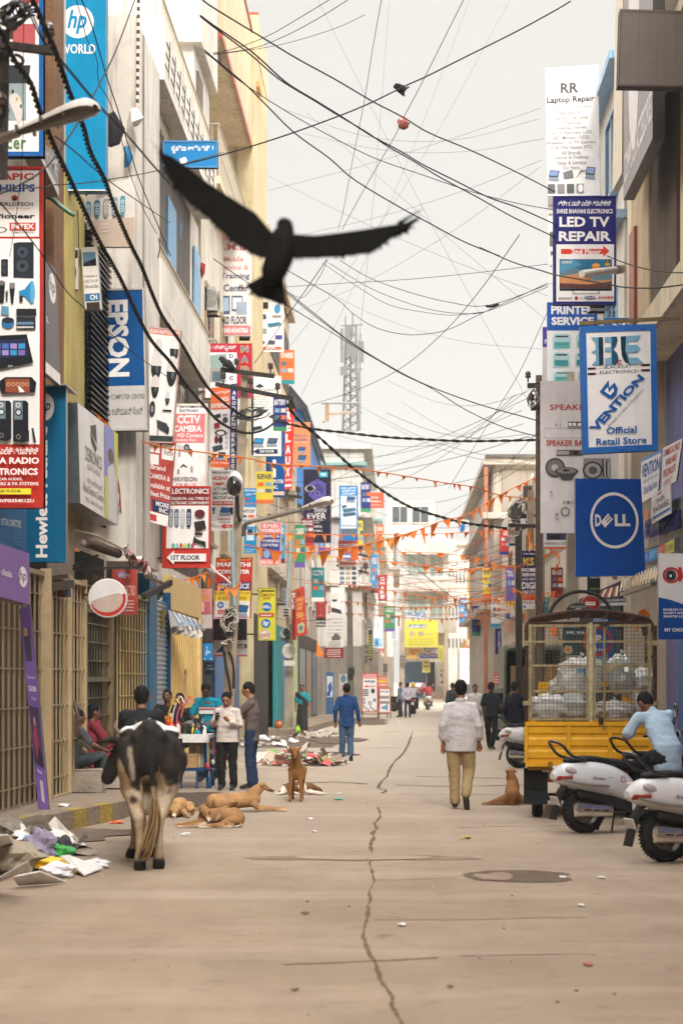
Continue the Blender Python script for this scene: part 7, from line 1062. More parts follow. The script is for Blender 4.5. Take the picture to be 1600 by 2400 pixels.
def scooter(label,rear,yaw,body='#d6d3d2',badge='Access 125',kind='gloss',grp='parked scooters',lean=0):
 T=thing('scooter',label,'scooter',(0,0,0),grp);bm_=M(body,'gloss');blk=M('#222120','plastic');chrome=M('#e6e5e3','chrome')
 wheel(T,(0,0,.24),.24,.11);wheel(T,(1.26,0,.24),.24,.11)
 part(T,'body',lambda mb:smooth_loft(mb,[(-.38,0,.05,.575,.635),(-.28,0,.13,.515,.72),(-.1,0,.185,.455,.775),(.1,0,.215,.405,.77),(.3,0,.21,.36,.72),(.5,0,.17,.29,.61),(.62,0,.11,.28,.46)],bm_))
 part(T,'trim_strip',lambda mb:[mb.tube(spline([(-.36,sg*.03,.60),(-.25,sg*.15,.555),(-.05,sg*.205,.515),(.18,sg*.226,.50)],5),.012,M('#a8a5a2','metal'),6)for sg in(-1,1)])
 part(T,'lower_cover',lambda mb:smooth_loft(mb,[(-.12,0,.09,.36,.52),(.1,0,.14,.30,.46),(.35,0,.15,.20,.40),(.55,0,.13,.20,.34)],blk,sub=3))
 part(T,'seat',lambda mb:smooth_loft(mb,[(-.22,0,.06,.745,.775),(-.15,0,.12,.735,.80),(.05,0,.14,.735,.815),(.25,0,.145,.70,.79),(.42,0,.14,.665,.765),(.58,0,.12,.63,.75),(.68,0,.07,.62,.70)],M('#1d1c1c','rubber'),p=3))
 part(T,'grab_rail',lambda mb:mb.tube(spline([(-.05,-.15,.77),(-.22,-.15,.82),(-.33,-.13,.93),(-.37,-.06,.965),(-.37,.06,.965),(-.33,.13,.93),(-.22,.15,.82),(-.05,.15,.77)],5),.016,blk,8))
 tl=part(T,'tail_light',lambda mb:smooth_loft(mb,[(-.372,0,.045,.575,.615),(-.33,0,.10,.55,.64),(-.22,0,.168,.56,.645)],M('#8d2622','gloss'),sub=3));
 for sg in(-1,1):part(T,'indicator',lambda mb:mb.ell((-.22,sg*.142,.665),(.085,.03,.035),M('#b0aaa8','gloss'),Matrix.Rotation(.35,3,'Y'),10,6))
 part(T,'mudguard',lambda mb:mb.tube(spline([(-.22,0,.52),(-.29,0,.42),(-.335,0,.28),(-.37,0,.15)],4),[(.012,.085)]*13,blk,10,ref=(1,0,0)))
 part(T,'number_plate',lambda mb:mb.box((-.345,0,.34),(.012,.16,.11),M('#c9c6c0','paint'),Matrix.Rotation(-.35,3,'Y')))
 part(T,'muffler',lambda mb:[mb.tube([(-.20,-.20,.26),(-.17,-.20,.262),(.16,-.19,.245),(.22,-.18,.23)],[(.045,.05),(.062,.055),(.062,.055),(.03,.03)],M('#3a3835','metal'),14),mb.tube([(.2,-.18,.23),(.4,-.12,.2)],.022,IRON,8)])
 part(T,'heat_shield',lambda mb:[mb.tube([(-.23,-.215,.265),(-.22,-.222,.265),(.21,-.21,.238),(.22,-.2,.238)],[(.05,.03),(.076,.05),(.06,.045),(.04,.02)],chrome,10,ref=(0,0,1),smooth=False)]+[mb.box((-.1+.11*k,-.272+.006*k,.262-.006*k),(.07,.006,.012),BLK)for k in range(3)])
 part(T,'swing_arm',lambda mb:[mb.beam((0,.12,.22),(.45,.1,.25),.07,.10,M('#55524e','metal')),mb.ell((.32,.1,.26),(.14,.07,.1),M('#5d5a55','metal'),seg=12,rings=8)])
 part(T,'floorboard',lambda mb:[mb.bx(.52,.95,-.16,.16,.27,.31,blk),mb.bx(.5,.97,-.165,-.15,.24,.33,bm_),mb.bx(.5,.97,.15,.165,.24,.33,bm_)])
 part(T,'apron',lambda mb:mb.prism([(.93,-.2,.32),(.93,.2,.32),(1.0,.23,.62),(1.06,.16,.92),(1.06,-.16,.92),(1.0,-.23,.62)],(.05,0,.0),bm_));part(T,'front_mudguard',lambda mb:smooth_loft(mb,[(1.06,0,.06,.36,.46),(1.2,0,.075,.40,.50),(1.38,0,.07,.34,.46),(1.46,0,.03,.28,.36)],bm_,sub=3))
 part(T,'fork',lambda mb:[mb.tube([(1.26,sg*.07,.22),(1.14,sg*.06,.62)],.02,M('#6d6a66','metal'),8)for sg in(-1,1)]+[mb.tube([(1.14,0,.6),(1.02,0,1.0)],.03,blk,8)])
 hb=part(T,'handlebar',lambda mb:[mb.tube(spline([(.93,-.33,1.0),(1.0,-.2,1.02),(1.03,0,1.03),(1.0,.2,1.02),(.93,.33,1.0)],4),.016,blk,8),mb.ell((1.04,0,1.03),(.11,.14,.10),blk,seg=14,rings=8)])
 part(T,'headlight',lambda mb:mb.ell((1.12,0,1.02),(.05,.10,.07),M('#c9c6c2','gloss'),seg=12,rings=8),hb)
 for sg in(-1,1):part(T,'mirror',lambda mb:[mb.tube(spline([(.98,sg*.18,1.04),(.96,sg*.24,1.16),(.95,sg*.27,1.24)],3),.008,blk,6),mb.ell((.945,sg*.28,1.29),(.015,.045,.075),M('#a8a9aa','chrome'),seg=14,rings=8),mb.ell((.953,sg*.28,1.29),(.016,.049,.08),blk,seg=14,rings=8)],hb)
 [part(T,'stand',lambda mb:mb.tube([(.32,sg*.1,.24),(.25,sg*.15,.01)],.012,IRON,6))for sg in(-1,1)]
 text_mesh(badge,lambda u,v:Vector((-.02+.24*u+.02*v,-.219+.012*abs(u-.5),.575+.035*v-.02*u)),M('#4a4846','paint'),.6).build('badge',T)
 part(T,'emblem',lambda mb:[mb.ell((.36+.02*math.cos(a)*1.4,-.205,.57+.022*math.sin(a)*1.4),(.006,.004,.016),M('#b8352c','paint'),Matrix.Rotation(a,3,'Y'),6,4)for a in np.linspace(.4,5.6,6)])
 T.location=rear;T.rotation_euler=(lean,0,yaw);T.scale=(1.08,)*3;return T
scooter('white scooter nearest the viewer with a chrome silencer, cut off by the picture edge',GR(1556,2020),math.radians(22));scooter('silver-white scooter carrying the slumped man in pale blue',GR(1368,1953)+Vector((0,.06,0)),math.radians(24),'#cfd0d2');scooter('white scooter parked half behind the yellow cargo three-wheeler',GR(1216,1800),math.radians(8),'#d8d6d4')
# --- cargo three-wheeler with a wire cage
T=thing('cargo_three_wheeler','yellow three-wheeled cargo carrier with a tall wire cage on its bed','cargo vehicle',(0,0,0));YL=M('#e0a41c','paint');CG=M('#a3956f','rust');HB=M('#4a362c','rust');Y0=25.1
x0,x1=P(1232,0,Y0).x,P(1528,0,Y0).x;zb,zt,zc=.66,1.22,2.44;XM=(x0+x1)/2
part(T,'bed',lambda mb:mb.bx(x0+.02,x1-.02,Y0+.04,Y0+2.1,zb-.05,zb+.02,M('#9a7420','paint')))
def gate(mb):
 mb.bx(x0,x1,Y0,Y0+.03,zb,zt,YL);
 for z0,z1 in((zb,zb+.05),(zt-.05,zt)):mb.bx(x0-.01,x1+.01,Y0-.035,Y0-.001,z0,z1,YL)
 for f in(0,.335,.66,.985):x=x0+(x1-x0)*f;mb.bx(x-.022,x+.022,Y0-.03,Y0-.002,zb+.052,zt-.052,YL)
 for k,z in enumerate((zb+.09,zb+.245,zb+.40)):
  for a,b in((.016,.318),(.352,.643),(.677,.968)):
   mb.prism([(x0+(x1-x0)*a,Y0-.001,z),(x0+(x1-x0)*a,Y0-.018,z+.02),(x0+(x1-x0)*a,Y0-.018,z+.095),(x0+(x1-x0)*a,Y0-.001,z+.12)],((x1-x0)*(b-a),0,0),YL)
tg=part(T,'tailgate',gate);part(T,'latch',lambda mb:[mb.bx(x0+.27,x0+.33,Y0-.06,Y0-.036,zb-.01,zb+.06,M('#8d6a1c','paint')),mb.bx(x0+.9,x0+.96,Y0-.06,Y0-.036,zt-.03,zt+.05,HB)],tg)
for xs in(x0,x1-.03):part(T,'side_panel',lambda mb:[mb.bx(xs,xs+.03,Y0+.031,Y0+2.1,zb,zt,YL)]+[mb.bx(xs-.012,xs,Y0+.1+k*.5,Y0+.14+k*.5,zb,zt,YL)for k in range(4)])
part(T,'chain',lambda mb:[mb.lathe([(.013,-.004),(.018,0),(.013,.004)],(x0-.02,Y0-.02,zt-.05-.032*k),(0,1,0)if k%2 else(1,0,0),HB,8)for k in range(13)])
part(T,'headboard',lambda mb:mb.bx(x0,x1,Y0+2.07,Y0+2.1,zb,zt+.1,YL))
def cagedoor(a,b,nx,nz,mesh=True):
 def f(mb):
  for x in(a,b):mb.bx(x-.02,x+.02,Y0-.01,Y0+.02,zt+.02,zc,CG)
  for z in(zt+.03,zt+.38,zt+.70,zt+1.0,zc-.02):mb.bx(a+.021,b-.021,Y0-.006,Y0+.016,z-.014,z+.014,CG)
 return f
xm=x0+(x1-x0)*.49
for a,b in((x0+.05,xm-.005),(xm+.075,x1-.05)):
 d=part(T,'cage_door',cagedoor(a,b,0,0))
 def wires(mb):
  n=int((b-a)/.045);m=M('#6d6554','rust')
  for k in range(1,n):x=a+(b-a)*k/n;mb.beam((x,Y0+.022,zt+.02),(x,Y0+.022,zc),.005,.005,m)
  k=0;z=zt+.05
  while z<zc:mb.beam((a,Y0+.027,z),(b,Y0+.027,z),.005,.005,m);z+=.045
 part(T,'wire_mesh',wires,d)
part(T,'door_bar',lambda mb:[mb.bx(xm+.01,xm+.05,Y0-.02,Y0+.015,zt-.05,zc+.02,M('#c9bd98','rust')),mb.tube([(xm+.2,Y0-.02,zt-.1),(xm+.2,Y0-.02,zc-.05)],.016,M('#a8905c','rust'),8),mb.box((xm+.2,Y0-.03,zc+.0),(.12,.05,.05),HB)])
part(T,'padlock',lambda mb:[mb.box((xm+.47,Y0-.03,zt+.655),(.05,.03,.06),M('#d8d4c4','chrome')),mb.tube(spline([(xm+.455,Y0-.03,zt+.68),(xm+.455,Y0-.03,zt+.72),(xm+.485,Y0-.03,zt+.72),(xm+.485,Y0-.03,zt+.68)],3),.007,ZINC,6),mb.prism([(xm+.22,Y0-.02,zt+.60),(xm+.46,Y0-.02,zt+.70),(xm+.46,Y0-.02,zt+.74),(xm+.22,Y0-.02,zt+.66)],(0,.005,0),CG)])
for xs in(x0-.02,x1+.0):
 part(T,'cage_post',lambda mb:[mb.bx(xs,xs+.045,Y0+.0,Y0+.05,zb,zc-.02,HB),mb.bx(xs,xs+.045,Y0+2.05,Y0+2.1,zt,zc-.02,HB)]+[mb.bx(xs+.01,xs+.035,Y0+.05,Y0+2.05,z,z+.03,HB)for z in(zt+.35,zt+.8,zc-.06)])
 part(T,'hinge',lambda mb:[mb.bx(xs-.02,xs+.07,Y0-.03,Y0-.001,z,z+.06,CG)for z in(zt+.2,zt+.95)])
 def sw(mb):
  y=Y0+.1
  while y<Y0+2.05:mb.beam((xs+.02,y,zt),(xs+.02,y,zc-.06),.005,.005,CG);y+=.06
  z=zt
  while z<zc-.06:mb.beam((xs+.024,Y0+.05,z),(xs+.024,Y0+2.05,z),.005,.005,CG);z+=.06
 part(T,'side_mesh',sw)
for y in(Y0+.02,Y0+.7,Y0+1.4,Y0+2.07):part(T,'roof_hoop',lambda mb:mb.tube(spline([(x0,y,zc-.1),(x0+.03,y,zc+.02),(x0+.16,y,zc+.09),(XM,y,zc+.17),(x1-.16,y,zc+.09),(x1-.03,y,zc+.02),(x1,y,zc-.1)],6),.024,HB,8))
part(T,'roof_rail',lambda mb:[mb.beam((x0+(x1-x0)*f,Y0,zc+.17-abs(f-.5)*.26),(x0+(x1-x0)*f,Y0+2.1,zc+.17-abs(f-.5)*.26),.03,.03,HB)for f in(.15,.35,.5,.65,.85)]+[mb.bx(x0+.05,x1-.05,Y0+.0,Y0+.03,zc-.0,zc+.03,HB)])
part(T,'spare_ring',lambda mb:mb.tube([(XM-.1+.4*math.cos(a),Y0+.3,zc+.06+.36*math.sin(a))for a in np.linspace(0,PI,20)],.022,M('#2a2725','rubber'),8))
for xs in(x0+.14,x1-.16):
 wheel(T,(xs,Y0+.55,.23),.23,.14,(1,0,0));part(T,'mudflap',lambda mb:[mb.bx(xs-.17,xs+.13,Y0+.12,Y0+.16,.30,.63,M('#1d1c1b','rubber')),mb.bx(xs-.17,xs+.13,Y0+.08,Y0+.12,.18,.34,M('#26282c','rubber')),mb.prism([(xs-.15,Y0+.16,.6),(xs-.15,Y0+.9,.6),(xs-.15,Y0+.9,.42),(xs-.15,Y0+.75,.5),(xs-.15,Y0+.35,.5),(xs-.15,Y0+.16,.35)],(.28,0,0),M('#22211f','rubber'))])
part(T,'axle',lambda mb:[mb.beam((x0+.1,Y0+.55,.25),(x1-.1,Y0+.55,.25),.09,.09,IRON),mb.bx(x0+.45,x1-.35,Y0+.3,Y0+1.0,.30,.55,M('#1f1e1d','metal')),mb.beam((x0+.2,Y0+.1,.6),(x0+.75,Y0+.1,.6),.05,.03,M('#a8a49c','metal'))])
part(T,'cab',lambda mb:[mb.bx(x0+.12,x1-.12,Y0+2.2,Y0+3.1,.35,1.3,YL),mb.prism([(x0+.12,Y0+2.2,1.3),(x0+.16,Y0+2.2,1.72),(x0+.16,Y0+2.8,1.72),(x0+.12,Y0+3.1,1.3)],(x1-x0-.28,0,0),YL),mb.bx(x0+.3,x1-.3,Y0+2.19,Y0+2.2,1.35,1.65,M('#2a3034','gloss'))]);wheel(T,(XM,Y0+2.9,.23),.23,.12,(1,0,0))
R4=Matrix.Rotation(-math.radians(4),3,'Z');pv=Vector((x0,Y0,0));T.location=pv-R4@pv;T.rotation_euler=(0,0,-math.radians(4))
for lab,cx,cy,rx,rz,y,k in(('big bulging clear bag with a blue label behind the cage wires',715,1520,150,125,.55,1),('tall upright clear bag with a white tag in the cage',1040,1500,95,125,.45,2),('round clear bag against the far post of the cage',1238,1550,80,85,.5,3),('long slumped bag on the bed by the chained post',455,1780,140,95,.35,4),('second slumped bag leaning on the first',680,1775,120,100,.4,5),('flat pale sack lying low in the cage',980,1800,150,68,.35,6),('greenish clear bag at the low far corner of the cage',1235,1750,85,105,.45,7),('clear bag behind the big labelled one',790,1450,95,70,1.1,8),('clear bag stuffed behind the dark board',560,1620,80,80,1.0,9),('small clear bag under the cage shelf',1120,1620,55,60,.9,10)):
 cx+=8;rx*=1.25;rz*=1.28;p=P(*cv(B4,cx,cy),Y0+y);s_=.287*(Y0+y)/F;rr=random.Random(k*7);mb=MB();bm=bmesh.new();bmesh.ops.create_icosphere(bm,subdivisions=4,radius=1);ph=[rr.uniform(0,6)for _ in range(9)]
 for q in bm.verts:
  d=q.co.copy();w_=1+.05*math.sin(d.x*9+ph[0]+3*d.z)+.05*math.sin(d.z*11+ph[1]+d.y*6)+.03*math.sin(d.x*21+d.z*17+ph[2])+rr.uniform(-.002,.002);q.co=Vector((d.x*rx*s_*w_,d.y*.24*w_,math.copysign(abs(d.z)**.8,d.z)*rz*s_*w_))+p
 mb.add([q.co for q in bm.verts],[[q.index for q in f.verts]for f in bm.faces],M(('#dad7d3','#e4e1de','#c9ccc4')[k%3],'gloss',.8 if k not in(4,6)else .92),True);bm.free()
 T2_=thing('plastic_bag',lab,'bag',p,'bags in the cargo cage');mb.build('bag',T2_);part(T2_,'tied_neck',lambda m:m.tube([p+Vector((0,-.05,rz*s_*.95)),p+Vector((.01,-.06,rz*s_*1.08)),p+Vector((.03,-.07,rz*s_*1.18))],[.03,.012,.035],M('#d0cdca','gloss'),8))
 if k in(1,2):part(T2_,'label',lambda m:m.box(p+Vector((.0 if k==1 else .02,-.247,.06 if k==1 else-.04)),(.12,.004,.1)if k==1 else(.05,.004,.05),M('#7fa9c6' if k==1 else WH)))
# --- carton van
T=thing('delivery_van','weathered pale van with its rear door open, stacked with cartons','van',(0,0,0));VB=M('#8d8a78','paint');vy=52;a0=P(1181,0,vy).x;a1=a0+1.75
part(T,'body',lambda mb:[mb.bx(a0,a0+.06,vy,vy+3,.45,2.5,VB),mb.bx(a1-.06,a1,vy,vy+3,.45,2.5,VB),mb.bx(a0,a1,vy,vy+3,2.5,2.62,VB),mb.bx(a0+.06,a1-.06,vy+2.9,vy+3,.5,2.5,DK),mb.bx(a0,a1,vy,vy+3,.4,.5,VB),mb.tube(spline([(a0+.03,vy-.03,.5),(a0+.03,vy-.03,2.3),(a0+.12,vy-.03,2.52),(a0+.3,vy-.03,2.56),(a1-.1,vy-.03,2.56)],5),.035,M('#5d6a5a','paint'),8)])
dr=part(T,'rear_door',lambda mb:[mb.prism([(a0-.02,vy-.02,.5),(a0-.5,vy-.75,.5),(a0-.5,vy-.75,1.2),(a0-.4,vy-.6,1.5),(a0-.02,vy-.02,1.55)],(.03,-.03,0),M('#c9c6ba','paint')),mb.prism([(a0-.08,vy-.12,.75),(a0-.42,vy-.66,.75),(a0-.36,vy-.56,1.35),(a0-.08,vy-.12,1.4)],(.04,-.04,0),DK)])
part(T,'door_handle',lambda mb:mb.lathe([(.0,0),(.09,0),(.09,.03),(0,.03)],(a0-.28,vy-.42,.85),(.8,-.6,0),M('#24211f','rubber'),16),dr);part(T,'bumper',lambda mb:mb.bx(a0-.02,a1,vy-.12,vy-.04,.38,.5,M('#3a3a3a','metal')));wheel(T,(a0+.14,vy+.5,.28),.28,.16,(1,0,0));wheel(T,(a1-.14,vy+.5,.28),.28,.16,(1,0,0))
k=0
for i in range(3):
 for j,(za,zb2)in enumerate(((.5,.95),(.95,1.4),(1.4,1.75),(1.75,2.1))):
  xa=a0+.13+i*.42+.05*(j>1);mb=MB();mb.bx(xa,xa+.40,vy+.15+.03*j,vy+.8,za+.003,zb2,M('#b5905f','paint'));mb.bx(xa+.17,xa+.23,vy+.146+.03*j,vy+.15+.03*j,za+.01,zb2-.01,M('#cba878','print'))
  for q in range(4):mb.bx(xa,xa+.40,vy+.147+.03*j,vy+.15+.03*j,za+.05+.08*q,za+.056+.08*q,M('#94724a','print'))
  tag(mb.build('carton'),('brown carton taped down the middle in the van, %s of the %s stack'%(('bottom','second','third','top')[j],('outermost','middle','innermost')[i])),'carton','cartons in the van')
# --- far traffic
T=thing('parked_car','dark red hatchback seen from behind at the street end','car',(0,0,0));cy=172;cx=P(975,0,cy).x;RDm=M('#7d1f22','gloss')
def cbody(mb):
 for(y,w_,z0,z1)in():pass
 prof=[(0,.35),(-.05,.6),(0,.95),(.35,1.05),(.7,1.45),(2.3,1.5),(3.2,1.0),(4.1,.9),(4.2,.4)]
 mb.prism([(cx-.86,cy+a,b)for a,b in prof],(1.72,0,0),RDm)
part(T,'body',cbody);part(T,'rear_window',lambda mb:mb.prism([(cx-.62,cy+.40,1.08),(cx+.62,cy+.40,1.08),(cx+.55,cy+.66,1.4),(cx-.55,cy+.66,1.4)],(0,-.03,.02),M('#c9ccd0','gloss')))
for sg in(-1,1):part(T,'tail_light',lambda mb:mb.bx(cx+sg*.82,cx+sg*.55,cy-.07,cy-.03,.78,.95,M('#b8302c','gloss')));wheel(T,(cx+sg*.72,cy+.7,.3),.3,.2,(1,0,0));part(T,'mirror',lambda mb:mb.box((cx+sg*.98,cy+2.4,1.05),(.18,.1,.14),RDm))
part(T,'bumper',lambda mb:mb.bx(cx-.85,cx+.85,cy-.12,cy-.05,.35,.6,M('#2a2627','plastic')));part(T,'number_plate',lambda mb:mb.bx(cx-.25,cx+.25,cy-.14,cy-.12,.62,.74,M('#d8d6d0')))
T=thing('parked_car','pale car nose half hidden behind the man in white','car',(0,0,0));cy2=105;cx2=P(1110,0,cy2).x;WC=M('#dedbd6','gloss');part(T,'body',lambda mb:mb.prism([(cx2-.85,cy2+a,b)for a,b in((0,.3),(-.05,.7),(.9,.95),(1.6,1.5),(3,1.52),(4,1),(4,.3))],(1.7,0,0),WC));part(T,'windscreen',lambda mb:mb.prism([(cx2-.7,cy2+.95,.98),(cx2+.7,cy2+.95,.98),(cx2+.6,cy2+1.55,1.46),(cx2-.6,cy2+1.55,1.46)],(0,-.03,.02),M('#9aa0a4','gloss')))
for sg in(-1,1):part(T,'headlight',lambda mb:mb.ell((cx2+sg*.6,cy2-.02,.68),(.15,.06,.08),M('#d8d6d0','gloss'),seg=10,rings=6));wheel(T,(cx2+sg*.7,cy2+.7,.3),.3,.18,(1,0,0))
T=thing('parked_truck','large plain white truck with a chalk-scrawled box body, far down the open side','truck',(0,0,0));ty=150;ta,tb=P(1077,0,ty).x,P(1133,0,ty).x;part(T,'box_body',lambda mb:mb.bx(ta,tb,ty,ty+6,.7,P(0,1520,ty).z,M('#e9e6e1','paint')));part(T,'chassis',lambda mb:mb.bx(ta+.1,tb-.1,ty+.1,ty+6,.4,.69,IRON));part(T,'scrawl',lambda mb:[mb.tube(spline([(ta+.3+.25*k,ty-.01,2.5),(ta+.35+.25*k,ty-.012,2.7+.1*(k%2)),(ta+.45+.25*k,ty-.01,2.45)],3),.012,GM,4)for k in range(4)]);part(T,'side_grille',lambda mb:[mb.bx(tb+.05,tb+.6,ty+.5,ty+.55,.8+.2*k,.92+.2*k,M('#7fa6c6','paint'))for k in range(12)])
for sg in(0,1):wheel(T,((ta+.2,tb-.2)[sg],ty+1,.45),.45,.25,(1,0,0))
def motorbike(label,base,yaw,col,cat='motorcycle'):
 T=thing('motorcycle',label,cat,(0,0,0));wheel(T,(0,0,.3),.3,.1);wheel(T,(1.25,0,.3),.3,.09);m=M(col,'gloss');part(T,'body',lambda mb:[smooth_loft(mb,[(-.2,0,.06,.62,.76),(.1,0,.11,.55,.78),(.5,0,.13,.5,.8),(.8,0,.13,.6,.95),(1.0,0,.06,.75,.92)],m,sub=3),mb.bx(.25,.75,-.1,.1,.28,.55,IRON)]);part(T,'seat',lambda mb:smooth_loft(mb,[(-.25,0,.08,.76,.82),(.2,0,.12,.76,.84),(.55,0,.1,.76,.85)],BLK,sub=3));part(T,'fork',lambda mb:[mb.tube([(1.25,sg*.08,.3),(.98,sg*.07,1.0)],.022,ZINC,6)for sg in(-1,1)]);part(T,'handlebar',lambda mb:mb.tube([(.85,-.34,1.05),(.98,0,1.02),(.85,.34,1.05)],.016,BLK,6));part(T,'tail_light',lambda mb:mb.box((-.28,0,.72),(.05,.16,.08),M('#b02a28','gloss')));part(T,'number_plate',lambda mb:mb.box((-.3,0,.55),(.02,.2,.14),M('#dcdad4')));T.location=base;T.rotation_euler=(0,0,yaw);return T
motorbike('dark motorcycle under the rider in a yellow helmet',GR(966,1674),math.radians(84),'#24262a');scooter('pale far scooter ridden away by the man in red',GR(1003,1664),math.radians(92),'#d8d4d0',grp='ridden scooter');motorbike('motorcycle nosing out beside the carton van',GR(1165,1735),math.radians(-80),'#c9c6c2')
motorbike('dark parked motorcycle at the far standing pedestrians',GR(923,1668),math.radians(150),'#26282c');scooter('dark scooter at the open-side edge with only its mirrors in view',Vector((2.95,24.3,0)),math.radians(35),'#1f2226')
# ------------------------------------------------------------------ animals
V=Vector
def waves(co,sd,f=1):
 r=np.random.default_rng(sd);o=np.zeros(len(co))
 for k in range(7):d=r.normal(size=3)*f*(1+k*.7);o+=np.sin(co@d+r.uniform(0,6))/(1+k*.6)
 return o/2.2
def mixm(a,b,m):return a*(1-m[:,None])+b*m[:,None]
def sstep(x,a,b):t=np.clip((x-a)/(b-a),0,1);return t*t*(3-2*t)
def rgb(h):return np.array(lin(h))
def place(T,loc,yaw,sc=1):T.location=loc;T.rotation_euler=(0,0,yaw);T.scale=(sc,sc,sc);return T
COAT=MV('coat',.85,45,.25)
def cow():
 T=thing('cow','black and white cow standing with its back to the viewer beside the kerb','cow');m=MB();c=m.caps
 c([(0,.02,1.12),(0,.2,1.1),(0,.55,1.04),(0,.95,.98),(0,1.35,1.0),(0,1.6,1.05)],[(.27,.18),(.28,.255),(.29,.268),(.36,.292),(.36,.268),(.28,.19)],None,20,(0,0,1))
 for s in(-1,1):
  m.ell((s*.19,.22,1.25),(.09,.17,.07),None);m.ell((s*.09,-.03,1.22),(.08,.10,.08),None)
  fx,fy=(-.085,-.02)if s<0 else(.085,.10)
  c([(s*.165,.14,1.12),(s*.175,.12,.92),(s*.165,.16,.74)],[(.20,.13),(.19,.12),(.13,.095)],None,14,(0,1,0));c([(s*.165,.18,.76),(fx+s*.03,fy-.02,.56),(fx+s*.01,fy-.06,.50)],[.115,.062,.06],None);c([(fx+s*.01,fy-.06,.50),(fx,fy-.03,.36),(fx,fy,.18),(fx,fy+.02,.12)],[.058,.042,.042,.055],None);c([(fx,fy+.02,.12),(fx,fy+.05,.03)],[.055,.062],None)
  gx,gy=(-.16,1.28)if s<0 else(.02,1.42)
  c([(s*.2,1.35,.95),(s*.17,1.33,.72),(gx,gy,.46)],[.16,.10,.06],None);c([(gx,gy,.46),(gx,gy,.30),(gx,gy,.14)],[.055,.04,.048],None);c([(gx,gy,.12),(gx-.03,gy+.04,.03)],[.055,.07],None)
 m.ell((.0,.42,.66),(.13,.2,.16),None);m.ell((.0,.28,.6),(.1,.12,.12),None)
 c([(0,1.45,1.12),(-.12,1.75,1.12),(-.24,1.98,1.06)],[(.2,.26),(.15,.2),(.11,.16)],None,16,(0,0,1));c([(-.25,1.98,1.10),(-.38,2.15,.9),(-.46,2.24,.74)],[.115,.095,.075],None)
 for s in(-1,1):c([(-.27+s*.1-.0,1.94+s*.03,1.15),(-.27+s*.24,1.92+s*.08,1.13)],[(.035,.06),(.02,.035)],None,8)
 c([(0,-.03,1.33),(0,-.10,1.29),(.01,-.12,1.1),(.03,-.10,.85),(.05,-.10,.62)],[.05,.05,.038,.03,.026],None,10)
 def col(p):
  n=waves(p,3,4)*.5+waves(p,8,12)*.25;x,y,z=p.T;blk=rgb('#2b2521');blk2=rgb('#1e1a18');wht=rgb('#ab9a84');crm=rgb('#8f7657');o=np.repeat(blk[None],len(p),0);o=mixm(o,np.repeat(blk2[None],len(p),0),sstep(n,-.2,.5))
  low=sstep(-(z-(.86+.20*n+.12*np.sin(x*19+1)-.15*sstep(y,.5,1.1))),-.02,.03)
  leg=mixm(np.repeat(wht[None],len(p),0),np.repeat(crm[None],len(p),0),sstep(waves(p,5,9),-.3,.6));o=mixm(o,leg,low)
  top=sstep(z+.06*n-1.235-.05*np.abs(np.sin(x*9)),0,.015)*sstep(np.abs(x),.06,.075)*sstep(y,-.02,.02)*(1-sstep(y,.9,1.1));o=mixm(o,np.repeat(rgb('#d8d0c9')[None],len(p),0),top)
  st=sstep(-np.abs(x-(-.15+.03*n))+.03,0,.015)*sstep(-np.abs(z-.98)+.17,0,.03)*(1-sstep(y,.1,.3));o=mixm(o,np.repeat(rgb('#8f8270')[None],len(p),0),st)
  dirt=sstep(-(z-.30-.1*n),-.05,.15)*.5;o=mixm(o,np.repeat(rgb('#6b5842')[None],len(p),0),dirt);hoof=sstep(-z,-.11,-.09);o=mixm(o,np.repeat(rgb('#1d1a18')[None],len(p),0),hoof)
  tail=(np.abs(y+.1)<.055)&(z>.6)&(z<1.36)&(np.abs(x)<.09)&(y<-.05);o[tail&(z>.78)]=blk2;o[tail&(z<=.78)]=crm*.8;return o
 remesh(m,'body',T,.018,COAT,5,col)
 def hair(mb):
  r=random.Random(1)
  for k in range(110):
   a=r.uniform(0,6.28);q=r.uniform(0,.035);e=r.uniform(.10,.28);mb.tube(spline([(.05+q*math.cos(a)*.6,-.10+q*math.sin(a)*.6,.66),(.055+q*1.7*math.cos(a),-.11+q*1.6*math.sin(a),.48),(.03+q*1.8*math.cos(a)-.05*(e<.2),-.11+q*1.5*math.sin(a),e+.06),(-.01+q*math.cos(a)-.05*(e<.2),-.1,e)],3),[.007]*9+[.003],M(('#8a6c48','#6d5438','#3a2d24','#94784f')[k%4],'hair'),4)
 part(T,'tail_switch',hair);part(T,'rope',lambda mb:mb.tube(spline([(-.02,1.5,1.36),(-.24,1.62,1.16),(-.2,1.55,.9),(.0,1.5,.82)],5),.012,M('#b5ada2','cloth'),6))
 for s in(-1,1):part(T,'eye',lambda mb:mb.ell((-.33+s*.085,2.06+s*.05,1.02),(.02,.02,.02),M('#0d0c0c','gloss'),seg=8,rings=6))
 for s in(-1,1):part(T,'horn',lambda mb:mb.tube([(-.27+s*.06,1.96,1.2),(-.27+s*.11,1.97,1.27),(-.27+s*.1,2.0,1.33)],[.025,.02,.006],M('#6d6252','stone'),8))
 return place(T,V((-2.265,18.35,0)),math.radians(6))
cow()
